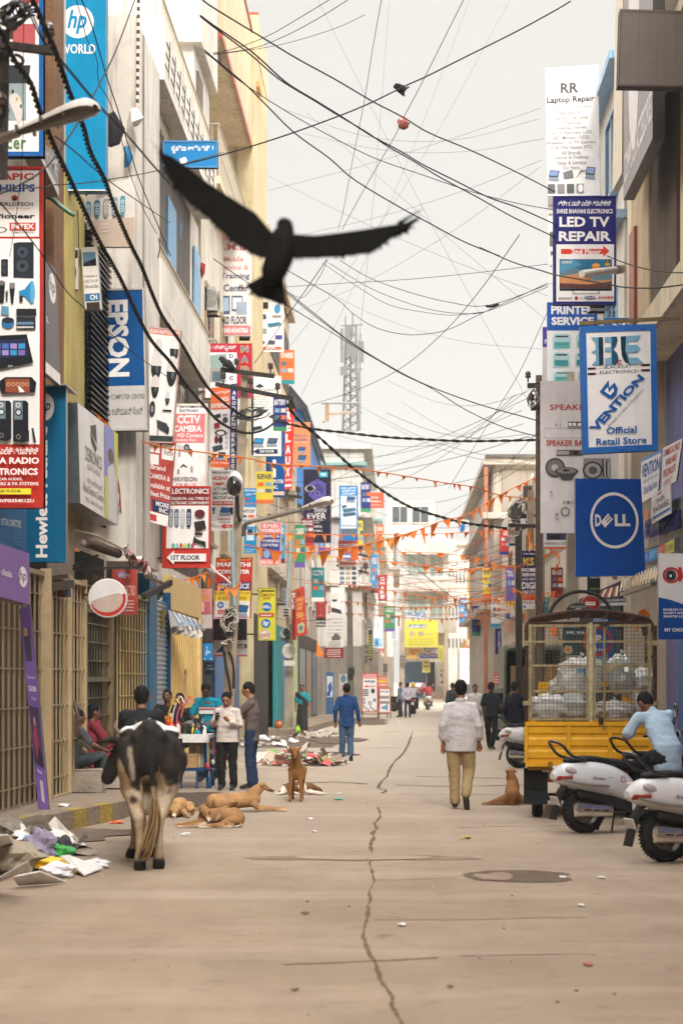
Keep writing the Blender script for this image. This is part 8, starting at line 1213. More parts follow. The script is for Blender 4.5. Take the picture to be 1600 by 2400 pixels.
def dog(label,loc,yaw,kind,c1,c2='#d8cdbd',c3=None,sc=1,sd=1):
 T=thing('dog',label,'dog');m=MB();c=m.caps;E=[];head=None
 def headat(p,f,up=V((0,0,1)),ear=1):
  nonlocal head
  f=V(f).normalized();s=f.cross(up).normalized();u=s.cross(f);p=V(p);m.ell(p,(.068,.068,.064),None);c([p+f*.04-u*.005,p+f*.10-u*.022,p+f*.165-u*.03],[(.045,.05),(.034,.036),(.024,.03)],None,12)
  for k in(-1,1):
   b=p+s*(k*.055)+u*.045-f*.01;tip=b+s*(k*.055)+u*(.02 if ear>0 else-.045)-f*.015;c([b,b.lerp(tip,.6),tip],[(.018,.034),(.014,.026),(.006,.008)],None,8);E.append(p+s*(k*.036)+u*.018+f*.058)
  E.append(p+f*.182-u*.016);head=(p,f,u)
 if kind=='stand':
  c([(0,-.52,.47),(0,-.25,.45),(0,0,.45)],[(.085,.10),(.09,.115),(.095,.15)],None,14,(1,0,0));c([(0,.02,.52),(0,.07,.62),(0,.09,.69)],[.09,.07,.06],None);headat((0,.11,.73),(0,.9,-.42))
  for s in(-1,1):c([(s*.065,.02,.42),(s*.075,.03,.22),(s*.082,.04,.05)],[.045,.026,.022],None);c([(s*.082,.05,.025),(s*.085,.09,.02)],[.027,.024],None);c([(s*.07,-.5,.44),(s*.075,-.46,.3),(s*.07,-.58,.17),(s*.07,-.55,.04)],[.075,.045,.024,.022],None);c([(s*.07,-.55,.02),(s*.07,-.5,.02)],[.025,.022],None)
  c([(0,-.58,.5),(.06,-.66,.42),(.1,-.68,.3)],[.025,.018,.012],None)
 elif kind=='sphinx':
  c([(0,-.5,.15),(0,-.2,.17),(0,.1,.19)],[(.13,.12),(.125,.135),(.12,.15)],None,14,(0,0,1));c([(0,.08,.24),(0,.16,.32),(0,.2,.36)],[.115,.09,.075],None);headat((0,.25,.39),(.0,.95,-.28),ear=-1)
  for s in(-1,1):c([(s*.1,.12,.12),(s*.1,.2,.05),(s*.1,.52,.035)],[.06,.042,.026],None);c([(s*.1,.53,.03),(s*.1,.6,.025)],[.03,.026],None);c([(s*.13,-.42,.14),(s*.19,-.18,.13),(s*.2,-.36,.05)],[.10,.06,.035],None);c([(s*.2,-.36,.04),(s*.24,-.12,.03)],[.03,.026],None)
  c([(0,-.6,.12),(-.1,-.75,.03),(-.22,-.9,.025)],[.035,.025,.016],None)
 elif kind=='curl':
  c([(-.28,0,.16),(0,.0,.2),(.22,-.02,.17)],[(.12,.12),(.13,.14),(.12,.14)],None,14,(0,0,1));c([(.2,0,.2),(.27,-.02,.14)],[.13,.12],None);c([(-.26,-.04,.24),(-.3,-.1,.3),(-.25,-.16,.27)],[.09,.075,.065],None);headat((-.24,-.20,.24),(.55,-.55,-.6),ear=-1)
  c([(.22,-.1,.12),(.05,-.2,.08),(.22,-.24,.05)],[.09,.05,.03],None);c([(.2,-.25,.03),(-.02,-.32,.03)],[.03,.024],None);c([(-.2,-.12,.12),(-.5,-.22,.08),(-.74,-.26,.04)],[.06,.036,.026],None);c([(-.24,-.2,.06),(-.5,-.34,.04),(-.66,-.36,.03)],[.05,.032,.024],None);c([(.05,-.22,.06),(-.2,-.36,.03),(-.3,-.4,.025)],[.045,.03,.025],None);c([(.3,.02,.1),(.34,-.1,.04),(.25,-.2,.02)],[.03,.022,.014],None)
 elif kind=='sleep':
  c([(0,-.6,.13),(0,-.3,.14),(0,-.02,.13)],[(.13,.12),(.135,.13),(.12,.12)],None,14,(0,0,1));c([(0,0,.12),(.01,.1,.10)],[.1,.08],None);headat((.0,.16,.085),(0,1,-.22))
  for s in(-1,1):c([(s*.11,.0,.08),(s*.17,.14,.04),(s*.22,.28,.03)],[.05,.034,.026],None);c([(s*.14,-.5,.12),(s*.2,-.3,.08),(s*.2,-.48,.03)],[.09,.055,.03],None)
 elif kind=='flop':
  c([(-.3,0,.14),(0,0,.17),(.25,.02,.16)],[(.12,.12),(.14,.145),(.12,.13)],None,14,(0,0,1));c([(-.3,-.06,.13),(-.36,-.14,.09)],[.12,.08],None);c([(.25,0,.18),(.36,.05,.15),(.42,.08,.12)],[.09,.07,.06],None);headat((.45,.1,.10),(1,.2,-.2),ear=-1)
  for k,(a,b)in enumerate((((.24,-.1,.1),(.66,-.34,.03)),((.2,-.12,.07),(.56,-.42,.03)),((-.28,-.12,.1),(.02,-.3,.03)),((-.34,-.16,.05),(-.46,-.36,.03)))):a,b=V(a),V(b);c([a,a.lerp(b,.5),b],[.05,.03,.024],None)
  c([(-.4,0,.1),(-.5,-.1,.04),(-.54,-.2,.02)],[.03,.02,.012],None)
 elif kind=='sitback':
  c([(0,-.1,.12),(0,.1,.2),(.02,.26,.34)],[(.14,.12),(.12,.12),(.1,.1)],None,14,(0,0,1));c([(.02,.26,.34),(0,.29,.44)],[.10,.08],None);headat((-.01,.31,.50),(-.35,.85,-.35),ear=-1)
  c([(-.06,-.05,.1),(-.25,-.08,.06),(-.36,-.14,.04)],[.1,.06,.035],None);c([(-.32,-.15,.03),(-.48,-.13,.025)],[.03,.024],None);c([(.1,-.05,.1),(.28,-.05,.05)],[.09,.04],None)
  for s in(-1,1):c([(s*.07+.02,.28,.28),(s*.08,.34,.04)],[.045,.024],None)
 ca,cb,cc=rgb(c1),rgb(c2),rgb(c3 or c1)
 def col(p):
  n=waves(p,sd,7);o=np.repeat(ca[None],len(p),0)*(1+.22*n[:,None]);
  if c3:o=mixm(o,np.repeat(cc[None],len(p),0),sstep(waves(p,sd+4,5),.15,.25))
  pale=sstep(-p[:,2]+.05+.02*n,0,.03)
  if kind in('sphinx','curl','sleep','flop','sitback'):o=mixm(o,np.repeat(cb[None],len(p),0),np.clip(pale*1.0,0,1))
  else:o=mixm(o,np.repeat(rgb('#7a4f2c')[None],len(p),0),sstep(-np.abs(p[:,0])+.05,0,.03)*sstep(p[:,1],.0,.05)*.6)
  if head is not None:
   h,f,u=head;q=(p-np.array(h));d=q@np.array(f);o=mixm(o,np.repeat(rgb('#4a3526' if kind in('stand','sphinx')else c2)[None],len(p),0),sstep(d,.085,.13)*.8*(np.linalg.norm(q,axis=1)<.24))
  if kind=='stand':o=mixm(o,np.repeat(rgb('#2e2018')[None],len(p),0),sstep(p[:,2]-.79-.02*(np.abs(p[:,0])<.04),0,.02)*(np.abs(p[:,0])>.035))
  return np.clip(o,0,1)
 remesh(m,'body',T,.011,COAT,4,col)
 for i,e in enumerate(E):part(T,'eye' if i<2 else 'nose',lambda mb:mb.ell(e,(.011,.011,.011)if i<2 else(.017,.015,.013),M('#14110f','gloss'),seg=8,rings=6))
 return place(T,loc,yaw,sc)
dog('brown dog standing square and facing the viewer in the road',GR(693,1878),PI,'stand','#85592f',sc=.98);dog('large tan dog lying with raised head and outstretched forelegs',GR(577,1902),math.radians(-84),'sphinx','#a07850','#cbb294',sc=.86,sd=3)
dog('tan and white dog curled up licking itself in front of the large tan dog',GR(520,1938),math.radians(-4),'curl','#8f6844','#cdbba4',sc=.72,sd=5);dog('sleepy tan dog flat out with its chin on the road beside the cow',GR(413,1915),PI,'sleep','#9c7a4e','#d6c9b5','#b08558',sc=.86,sd=6)
dog('white dog with brown patches stretched out behind the standing dog',GR(700,1862),0,'flop','#d0c2b2','#cdbfae','#6b4a30',sc=.66,sd=7);dog('reddish dog half lying with its back to the viewer by the cargo wheel',GR(1200,1886),0,'sitback','#8f623a','#cfae88',sc=.86,sd=8)
def bird(label,name,pts,Y,wings,tail,col='#0d0b09'):
 T=thing(name,label,'bird',P(*pts[0][:2],Y));m=MB()
 pr=[P(x,y,Y)for x,y,_ in pts];m.tube(spline(pr,4),list(np.interp(np.linspace(0,1,4*(len(pts)-1)+1),np.linspace(0,1,len(pts)),[r_*Y/F for _,_,r_ in pts])),M(col,'hair'),14)
 def slab(poly,flex):
  n=len(poly)//2;V0=[]
  for(x,y,d)in poly:V0.append(P(x,y,Y+d))
  m.add(V0+[v+V((0,.022,0))for v in V0],[(i,i+1,2*n-2-i,2*n-1-i)for i in range(n-1)]+[(2*n+i,2*n+2*n-1-i,2*n+2*n-2-i,2*n+i+1)for i in range(n-1)]+[(i,2*n+i,2*n+(i+1)%(2*n),(i+1)%(2*n))for i in range(2*n)],M(col,'hair'),False)
 for w_ in wings+[tail]:slab(w_,0)
 for w_ in wings+[tail]:
  n=len(w_)//2
  for q in range(n,2*n-1):
   for e in np.linspace(.05,.95,6 if Y<20 else 2):
    a,b=w_[q],w_[q+1];x,y,d=(a[i]*(1-e)+b[i]*e for i in range(3));kx,ky=(0,1)if w_ is not tail else(x-655,y-600);l=math.hypot(kx,ky);g=rb_.uniform(.25,1)*9*(11/Y);tx,ty=-(b[1]-a[1]),b[0]-a[0];tl=math.hypot(tx,ty)
    if ty<0:tx,ty=-tx,-ty
    m.add([P(x-5*11/Y,y-3,Y+d),P(x+5*11/Y,y-3,Y+d),P(x+tx/tl*g+2,y+ty/tl*g,Y+d+.01),P(x-5*11/Y,y-3,Y+d+.015)],[(0,1,2),(3,2,1),(0,2,3)],M(col,'hair'))
 m.build('body',T);return T
rb_=random.Random(8)
L_=[(650,560,0),(600,500,.02),(540,462,.06),(490,430,.1),(440,392,.16),(405,368,.2),(372,355,.26)];Lb=[(385,392,.24),(412,438,.2),(450,478,.16),(500,520,.1),(545,565,.06),(590,592,.03),(645,612,0)]
R_=[(680,548,0),(740,552,.02),(800,545,.05),(850,538,.1),(900,530,.14),(950,522,.2),(985,505,.24)];Rb=[(952,540,.2),(920,552,.16),(885,580,.12),(850,592,.1),(800,599,.06),(740,602,.03),(680,602,0)]
T=bird('black kite in flight close overhead with spread wings and fanned tail','flying_bird',[(662,512,8),(664,520,17),(668,535,20),(662,560,30),(655,600,34),(640,640,30),(632,668,14)],8,[L_+Lb,R_+Rb],[(640,625,0),(622,640,.02),(600,655,.03),(575,668,.04),(600,694,.05),(640,705,.05),(670,712,.04),(668,680,.02),(664,655,.02),(660,625,0)])
for x0,y0,x1,y1 in((930,520,992,488),(935,528,985,515),(930,536,975,532),(905,545,945,548),(890,556,915,575),(880,562,890,596),(385,362,350,325),(378,372,358,345),(392,392,368,368),(400,415,378,392),(566,664,556,680),(590,680,580,694)):part(T,'feather',lambda m:m.prism([P(x0,y0,8.15),P(x0+4,y0+9,8.15),P(x1,y1,8.2)],(0,.008,0),M('#0d0b09','hair')))
bird('small crow gliding beyond the kite','flying_bird',[(922,206,2),(928,203,8),(936,206,9),(946,214,5)],30,[[(924,202,0),(935,198,.05),(945,199,.1),(950,203,.1),(949,212,.1),(946,226,.1),(938,220,.05),(928,212,0)]],[(940,208,0),(946,206,.05),(958,202,.1),(957,205,.1),(948,212,.05),(942,212,0)])
T=thing('perched_bird','hooded crow perched on the upper crossarm of the first pole','bird',P(528,866,43.7));mb=MB();mb.caps([P(524,846,43.7),P(534,852,43.7),P(546,862,43.7)],[.06,.10,.05],None);mb.caps([P(523,846,43.7),P(519,840,43.7)],[.06,.055],None);mb.caps([P(517,840,43.7),P(512,842,43.7)],[.02,.008],None);mb.caps([P(545,860,43.7),P(556,873,43.7)],[(.05,.02),(.04,.012)],None);remesh(mb,'body',T,.016,M('#2b2a2b','hair'),3);part(T,'leg',lambda m:[m.tube([P(x,856,43.7),P(x,868,43.7)],.012,BLK,5)for x in(529,533)])
# ------------------------------------------------------------------ people
SKIN='#9a684c';HAIR=M('#14110f','hair')
def person(label,loc,yaw,H=1.7,skin=SKIN,top='#ddd',bot='#333',shoe='#2a2320',J=None,sleeve='long',belly=0,hem=.0,hair=1,face=False,beard=0,wide=1,sari=None,shoes=True,tilt=(0,0),extra=None,vox=.012,bald=False,grp=None,group_hair='hair',base_z=0,folds=.012,sd=1,topk='cloth'):
 j=dict(PE=(0,0,.95),CH=(0,-.01,1.25),NE=(0,0,1.45),HD=(0,.02,1.60),LS=(-.17,0,1.375),RS=(.17,0,1.375),LE=(-.225,-.03,1.11),RE=(.225,-.03,1.11),LW=(-.23,.07,.86),RW=(.23,.07,.86),LH=(-.09,0,.92),RH=(.09,0,.92),LK=(-.10,.02,.50),RK=(.10,.02,.50),LA=(-.105,-.02,.09),RA=(.105,-.02,.09));j.update(J or{})
 j={k:V(v)for k,v in j.items()};T=thing('person',label,'person',(0,0,0),grp);w_=wide;far=vox>.016
 up=(j['HD']-j['NE']).normalized();f=V((math.sin(tilt[0]),math.cos(tilt[0])*math.cos(tilt[1]),math.sin(tilt[1]))).normalized();s=f.cross(V((0,0,1))).normalized();u=s.cross(f);hp=j['HD']
 R=Matrix((s,f,u)).transposed();b=MB();c=b.caps
 b.ell(hp,(.079,.097,.116),None,R);b.ell(hp+f*.03-u*.055,(.055,.062,.055),None,R);c([j['NE']-V((0,0,.04)),hp-u*.06-f*.01],[.058,.054],None)
 b.ell(hp+f*.098-u*.02,(.016,.02,.024),None,R,8,6)
 for k in(-1,1):b.ell(hp+s*(k*.084)-u*.012-f*.008,(.012,.024,.032),None,R,8,6)
 c([j['PE']+V((0,0,.02)),j['CH'],j['NE']-V((0,0,.1))],[(.12,.09),(.13,.095),(.1,.07)],None,14,(1,0,0))
 for k in 'LR':
  S_,E_,W_=j[k+'S'],j[k+'E'],j[k+'W'];c([S_,E_],[.052,.042],None);c([E_,E_.lerp(W_,.4),W_],[.041,.040,.027],None);d=(W_-E_).normalized();fw=V(j.get(k+'F',d)).normalized();n=fw.cross(V((1,0,0))if abs(fw.x)<.8 else V((0,1,0))).normalized();n2=fw.cross(n)
  c([W_,W_+fw*.075],[(.022,.030),(.018,.036)],None,10,n)
  if not far:
   for q in range(4):o=n2*((q-1.5)*.019);a=W_+fw*.08+o;l=(.055,.066,.062,.048)[q];c([a,a+fw*l*.55+n*.004,a+fw*l*.8+n*.024,],[.0095,.009,.008],None,7)
   t0=W_+fw*.03-n2*.03;c([t0,t0+fw*.04-n2*.018,t0+fw*.07-n2*.012+n*.012],[.012,.0105,.009],None,7)
  c([j[k+'H'],j[k+'K'],j[k+'A']],[.07,.05,.035],None);A_=j[k+'A']
  if not shoes:c([A_-V((0,.02,.045)),A_+V((0,.10,-.06))],[(.03,.035),(.024,.04)],None)
 remesh(b,'body',T,min(vox,.011)if not far else vox,M(skin,'skin'),3)
 hr=MB();hr.ell(hp-f*.018+u*.026,(.088,.101,.108),None,R);
 if hair:hr.ell(hp-f*.045-u*.02,(.074,.062,.07*hair),None,R)
 if hair>1.3:hr.ell(hp-f*.11-u*.05,(.05,.05,.05),None,R)
 hm=remesh(hr,'hair',T,.012 if not far else .02,HAIR,2);
 if bald:part(T,'scalp',lambda m:m.ell(hp-f*.035+u*.068,(.045,.05,.066),M(skin,'skin'),R,12,8))
 if face:
  dk=M('#120e0c','gloss');part(T,'eyes',lambda m:[m.ell(hp+s*(k*.031)+f*.09+u*.008,(.013,.008,.007),dk,R,8,6)for k in(-1,1)]);part(T,'eyebrows',lambda m:[m.ell(hp+s*(k*.032)+f*.092+u*.03,(.022,.008,.005),HAIR,R,8,6)for k in(-1,1)]);part(T,'mouth',lambda m:m.ell(hp+f*.09-u*.062,(.026,.008,.006),M('#4a2420','skin'),R,8,6))
  if beard:part(T,'beard',lambda m:[m.ell(hp+f*.082-u*.048,(.03,.012,.006),HAIR,R,8,6),m.ell(hp+f*.05-u*.088,(.045,.04,.028),HAIR,R,8,6)]if beard>1 else m.ell(hp+f*.085-u*.046,(.032,.012,.008),HAIR,R,8,6))
 sh=MB();c=sh.caps;pe,ch,ne=j['PE'],j['CH'],j['NE'];lo=pe+V((0,0,-.08-hem));by=.03*belly
 c([lo-V((0,0,.05)),pe+V((0,by*.6,.04)),pe.lerp(ch,.5)+V((0,by,0)),ch,ch.lerp(ne,.5),ne-V((0,0,.05))],[(.17*w_+.03*belly,.115+.03*belly),(.165*w_+.035*belly,.115+.045*belly),(.165*w_+.03*belly,.115+.04*belly),(.18*w_,.12),(.155*w_,.1),(.08,.07)],None,18,(1,0,0))
 c([ne-V((0,0,.06)),ne-V((0,0,.005))],[.075,.066],None,14)
 for k in 'LR':
  S_,E_,W_=j[k+'S'],j[k+'E'],j[k+'W'];c([ch.lerp(ne,.55),S_],[(.1,.085),(.063,.066)],None);
  if sleeve=='long':c([S_,E_,E_.lerp(W_,.5),W_.lerp(E_,.06)],[.064,.056,.051,.040],None)
  elif sleeve=='rolled':c([S_,E_,E_.lerp(W_,.5)],[.066,.06,.057],None);c([E_.lerp(W_,.42),E_.lerp(W_,.56)],[.067,.069],None)
  elif sleeve=='short':c([S_,S_.lerp(E_,.5),S_.lerp(E_,.78)],[.07,.07,.075],None)
 o=remesh(sh,'shirt',T,vox,M(top,topk),4)
 if not sari and pe.z>.9:
  bm=bmesh.new();bm.from_mesh(o.data);bmesh.ops.bisect_plane(bm,geom=bm.verts[:]+bm.edges[:]+bm.faces[:],plane_co=(0,0,lo.z-.01),plane_no=(0,.0,-1),clear_outer=True);bm.to_mesh(o.data);bm.free()
 def wrinkle(ob,amp,sd):
  me=ob.data;n=len(me.vertices);co=np.empty(n*3);me.vertices.foreach_get('co',co);co=co.reshape(n,3);no=np.array([v.normal[:]for v in me.vertices]);q=co*np.array([1,1,1.7]);wv=1-np.abs(waves(q,sd,7));wv2=1-np.abs(waves(q,sd+9,15));me.vertices.foreach_set('co',(co+no*(amp*(wv-.6)+amp*.5*(wv2-.6))[:,None]).ravel());me.update()
 if folds and not far:wrinkle(o,folds,sd)
 if sleeve=='rolled' or topk=='collar':pass
 if hem>=0 and not sari and sleeve!='short':part(T,'collar',lambda m:m.lathe([(.070,-.02),(.078,.015),(.066,.035),(.062,.01)],ne-V((0,0,.012)),up,M(top,'cloth'),16))
 tr=MB();c=tr.caps;
 if sari:
  c([pe+V((0,0,.06)),pe+V((0,0,-.2)),(j['LK']+j['RK'])/2,(j['LA']+j['RA'])/2+V((0,0,-.02))],[(.16,.13),(.19,.16),(.2,.17),(.2,.17)],None,18,(1,0,0));c([j['RS']+V((0,.05,.03)),ch+V((-.05,.09,-.05)),pe+V((-.15,.05,.05))],[(.07,.06),(.1,.05),(.08,.06)],None);c([j['LS']+V((0,.0,.04)),ch+V((0,-.1,0)),pe+V((.1,-.08,.0))],[(.06,.04),(.1,.04),(.1,.05)],None)
  o=remesh(tr,'sari',T,vox,M(bot,'cloth'),3);wrinkle(o,.018,4)
 else:
  c([pe+V((0,-.0,.0)),(j['LH']+j['RH'])/2-V((0,0,.03))],[(.145*w_,.10+.02*belly),(.15*w_,.105)],None,16,(1,0,0))
  for k in 'LR':c([j[k+'H'],j[k+'H'].lerp(j[k+'K'],.5),j[k+'K'],j[k+'K'].lerp(j[k+'A'],.5),j[k+'A']+(j[k+'K']-j[k+'A'])*.04],[.09*w_,.088*w_,.074*w_,.072,.07],None)
  o=remesh(tr,'trousers',T,vox,M(bot,'cloth'),4)
  if folds and not far:wrinkle(o,folds*.9,sd+3)
 if shoes:
  for k in 'LR':
   A_=j[k+'A'];t=j.get(k+'T',V((0,.17,-.055)));t=V(t);sb=MB();sb.caps([A_+V((0,-.04,-.035))if abs(t.z+.055)<.01 else A_+t*-.3,A_+t*.4+V((0,0,-.0)),A_+t],[(.036,.04),(.042,.045),(.028,.04)],None,12,(0,0,1)if abs(t.z)<.12 else(0,1,0));remesh(sb,'shoe',T,vox*.9,M(shoe,'paint'),3)
 if extra:extra(T,j,hp,R)
 return place(T,V(loc)+V((0,0,base_z)),yaw,H/1.72)
LW=dict
person('man in pale grey shirt and khaki trousers walking away in mid-road',GR(1079,1895),0,1.74,top='#bdb8ba',bot='#a08a63',shoe='#2e2420',belly=.7,wide=1.12,hem=.09,sleeve='rolled',bald=True,folds=.010,hair=1,J=LW(LS=(-.165,0,1.36),RS=(.165,0,1.36),LE=(-.24,-.05,1.10),RE=(.24,-.06,1.10),LW=(-.235,.05,.86),RW=(.245,.06,.88),LH=(-.10,0,.92),RH=(.10,0,.92),LK=(-.085,.03,.5),LA=(-.075,.0,.085),RK=(.11,.06,.5),RA=(.055,-.25,.20),RT=(.02,-.03,-.19)))
person('man in a deep blue shirt and jeans walking away beyond the dogs',GR(812,1783),0,1.66,top='#1d3f6e',bot='#3f5670',shoe='#1d1a1a',skin='#8a5a42',hem=.10,sleeve='long',J=LW(LE=(-.245,-.05,1.12),LW=(-.255,.03,.86),RE=(.24,-.05,1.12),RW=(.275,.04,.88),RK=(.08,.04,.5),RA=(.09,-.16,.15),RT=(.02,-.0,-.17),LK=(-.09,.0,.5)))
def phone(T,j,hp,R):part(T,'phone',lambda m:m.box(j['RW']+V((-.03,.06,.07)),(.07,.012,.14),M('#17181a','gloss'),Matrix.Rotation(.5,3,'X')))
person('man in a cream shirt and black trousers studying a phone at the stall',GR(533,1852),math.radians(172),1.56,top='#c9bcb4',bot='#1d1a1a',shoe='#2b3036',skin='#a3714f',belly=.45,wide=1.08,sleeve='long',hem=.02,face=True,tilt=(0,-.45),folds=.012,extra=phone,J=LW(HD=(0,.07,1.58),LE=(-.24,.04,1.12),LW=(-.10,.28,1.20),RE=(.25,.02,1.12),RW=(.14,.25,1.22),LF=(.5,.3,.6),RF=(-.4,.3,.7)))
person('man in a brown checked shirt turned side-on, lifting a phone at the stall',GR(590,1850),math.radians(82),1.70,top='#5f5250',bot='#23304a',shoe='#3a2c24',skin='#a3714f',sleeve='short',hem=.08,face=True,tilt=(0,-.25),extra=phone,J=LW(HD=(0,.06,1.60),LE=(-.2,.22,1.20),LW=(-.05,.44,1.30),RE=(.2,.18,1.16),RW=(.04,.38,1.30),LF=(.3,.8,.3),RF=(-.2,.8,.4)))
def stripe(T,j,hp,R):part(T,'shirt_stripe',lambda m:[m.bx(-.15,.12,.118,.136,1.24,1.275,M('#c98a80','cloth')),m.bx(-.15,.12,.112,.134,1.16,1.225,M('#cfcbc8','cloth'))])
person('man in a teal shirt with a pale chest band bending over the stall goods',GR(487,1832),math.radians(172),1.72,top='#14788c',bot='#1d2024',skin='#5f3f30',sleeve='short',face=True,tilt=(0,-.75),extra=stripe,J=LW(HD=(0,.10,1.57),NE=(0,.04,1.44),LE=(-.27,.05,1.12),LW=(-.10,.26,1.02),RE=(.27,.05,1.12),RW=(.12,.28,1.0)))
SIT=LW(PE=(0,0,.42),CH=(0,.05,.72),NE=(0,.08,.92),HD=(0,.12,1.08),LS=(-.18,.07,.87),RS=(.18,.07,.87),LH=(-.09,.05,.40),RH=(.09,.05,.40),LK=(-.11,.46,.50),RK=(.11,.46,.50),LA=(-.12,.50,.09),RA=(.12,.50,.09),LE=(-.22,.22,.68),RE=(.22,.22,.68),LW=(-.10,.46,.60),RW=(.08,.46,.60))
person('broad man in a black shirt seen from behind over the back of the cow',V((P(330,1600,21.6).x,21.6,0)),0,1.66,base_z=.52,J=SIT,top='#232326',bot='#1d1d20',skin='#80553f',wide=1.1,sleeve='short')
mb=MB();mb.lathe([(0,.88),(.17,.88),(.17,.92),(0,.92)],(P(330,1600,21.6).x,21.6,0),(0,0,1),M('#6d5a48','wood'),16);[mb.tube([(P(330,1600,21.6).x+.05*math.cos(a),21.6+.05*math.sin(a),.88),(P(330,1600,21.6).x+.06*math.cos(a),21.6+.06*math.sin(a),0)],.018,M('#6d5a48','wood'),6)for a in(.8,2.4,3.9,5.5)];tag(mb.build('tall_stool'),'tall wooden stool hidden behind the cow','stool')
person('woman in a maroon sari seated on the step, forearms on her knees',(-4.42,28.6,.24),math.radians(-62),1.66,top='#7d2f3a',bot='#7a2b38',skin='#704b38',J=SIT,sleeve='short',hair=1.4,face=True,sari=True,shoes=False,tilt=(.1,-.1))
person('person in grey trousers mostly hidden behind the gate leaf on the step',(-4.5,27.75,.22),math.radians(-60),1.6,top='#4a4a4e',bot='#3a3f44',skin='#704b38',J=SIT,sleeve='short',shoes=False)
for lab,px,py,Y,col,hh in(('seated vendor in a dark shirt behind the coloured tubes of the stall',425,1640,34.6,'#24242c',1.62),('second seated vendor nearer the folding doors, face half hidden',396,1632,35.2,'#2a2a2e',1.66)):
 p=P(px,py,Y);person(lab,(p.x,Y,0),math.radians(172),hh,top=col,bot='#222',skin='#7a503c',J=SIT,sleeve='short',face=True,beard=1,shoes=False,base_z=p.z-1.08*hh/1.72)
person('woman in a dark sari and teal blouse standing by the second pole',GR(708,1721),math.radians(175),1.58,top='#1f8a92',bot='#2d2a2a',skin='#80553f',sleeve='short',hair=1.4,sari=True,shoes=False,face=True,vox=.017,J=LW(LE=(-.24,0,1.12)))
person('man in a pale blue T-shirt slumped forward on the parked scooter',V((3.02,22.85,0)),math.radians(14),1.72,top='#a9bfd2',bot='#1f2226',skin='#7a503c',sleeve='short',tilt=(-.2,-.8),folds=.012,hem=.06,base_z=.06,J=LW(PE=(0.06,0,.88),CH=(.03,.16,1.13),NE=(-.02,.28,1.32),HD=(-.07,.36,1.42),LS=(-.2,.24,1.25),RS=(.17,.24,1.27),LE=(-.33,.30,1.02),RE=(.26,.36,1.02),LW=(-.16,.46,1.22),RW=(.02,.5,1.22),LH=(-.12,0,.80),RH=(.12,0,.80),LK=(-.2,.36,.62),RK=(.2,.36,.62),LA=(-.22,.3,.12),RA=(.22,.3,.12)))
person('man in a dark navy shirt looking into the carton van',V((P(1207,1600,42).x,42,0)),math.radians(-25),1.70,top='#1d222e',bot='#1a1b1f',skin='#7a503c',sleeve='long',face=True,hem=.05,tilt=(.5,0))
person('man in black striding across in front of the open van door',GR(1150,1757),math.radians(-28),1.68,top='#1e2328',bot='#171719',skin='#5f3f30',shoe='#5a3a30',sleeve='short',J=LW(RA=(.16,-.32,.10),RK=(.13,-.06,.5),LA=(-.1,.14,.09),RE=(.3,-.06,1.14),RW=(.33,.1,1.0)))
FV=.02
for a in(('bearded man in a white shirt facing the viewer behind the walking man',(1113,1735),PI,1.6,'#d6d2ce','#3a3d44','#91624a','long',dict(face=True,beard=2)),('person in a dark hooded jacket ahead of the man in grey',(1060,1705),0,1.62,'#33363e','#22242a','#704b38','long',{}),('man with a shoulder bag standing at the far roadside, head bowed',(938,1681),math.radians(120),1.62,'#7d8a98','#3a3d44','#91624a','long',dict(face=True)),('man in a checked grey shirt standing with hands behind him at the far roadside',(955,1683),0,1.6,'#b0a9b4','#2e3442','#704b38','long',dict(J=LW(LW=(-.06,-.14,.9),RW=(.06,-.14,.9),LE=(-.27,-.1,1.12),RE=(.27,-.1,1.12)))),('far figure in white at the steps by the street end',(1012,1637),math.radians(90),1.62,'#e0dcd6','#c9c4bc','#91624a','long',{}),('far figure in grey beside the one in white',(1002,1636),PI,1.55,'#6d5a54','#3a3436','#91624a','short',{}),('head and shoulders of a person at the far open side',(1075,1655),0,1.6,'#8d8a90','#33363e','#704b38','short',{})):
 person(a[0],GR(*a[1]),a[2],a[3],top=a[4],bot=a[5],skin=a[6],sleeve=a[7],vox=FV,**a[8])
RIDE=LW(PE=(0,0,.82),CH=(0,.06,1.1),NE=(0,.1,1.3),HD=(0,.14,1.45),LS=(-.18,.1,1.24),RS=(.18,.1,1.24),LH=(-.1,0,.8),RH=(.1,0,.8),LK=(-.2,.36,.74),RK=(.2,.36,.74),LA=(-.2,.3,.32),RA=(.2,.3,.32),LE=(-.3,.28,1.05),RE=(.3,.28,1.05),LW=(-.3,.52,1.02),RW=(.3,.52,1.02))
def helmet(T,j,hp,R):part(T,'helmet',lambda m:m.ell(hp+V((0,0,.03)),(.125,.14,.13),M('#d8b21c','gloss'),R,14,10))
person('motorcycle rider in a striped shirt and yellow helmet',GR(966,1674)+V((.02,.25,0)),math.radians(-6),1.7,top='#bdb8b8',bot='#22242a',J=RIDE,vox=FV,extra=helmet);person('scooter rider in a coral-red shirt riding away',GR(1003,1664)+V((0,.35,0)),0,1.7,top='#c9504a',bot='#2a2a2e',J=RIDE,vox=FV)
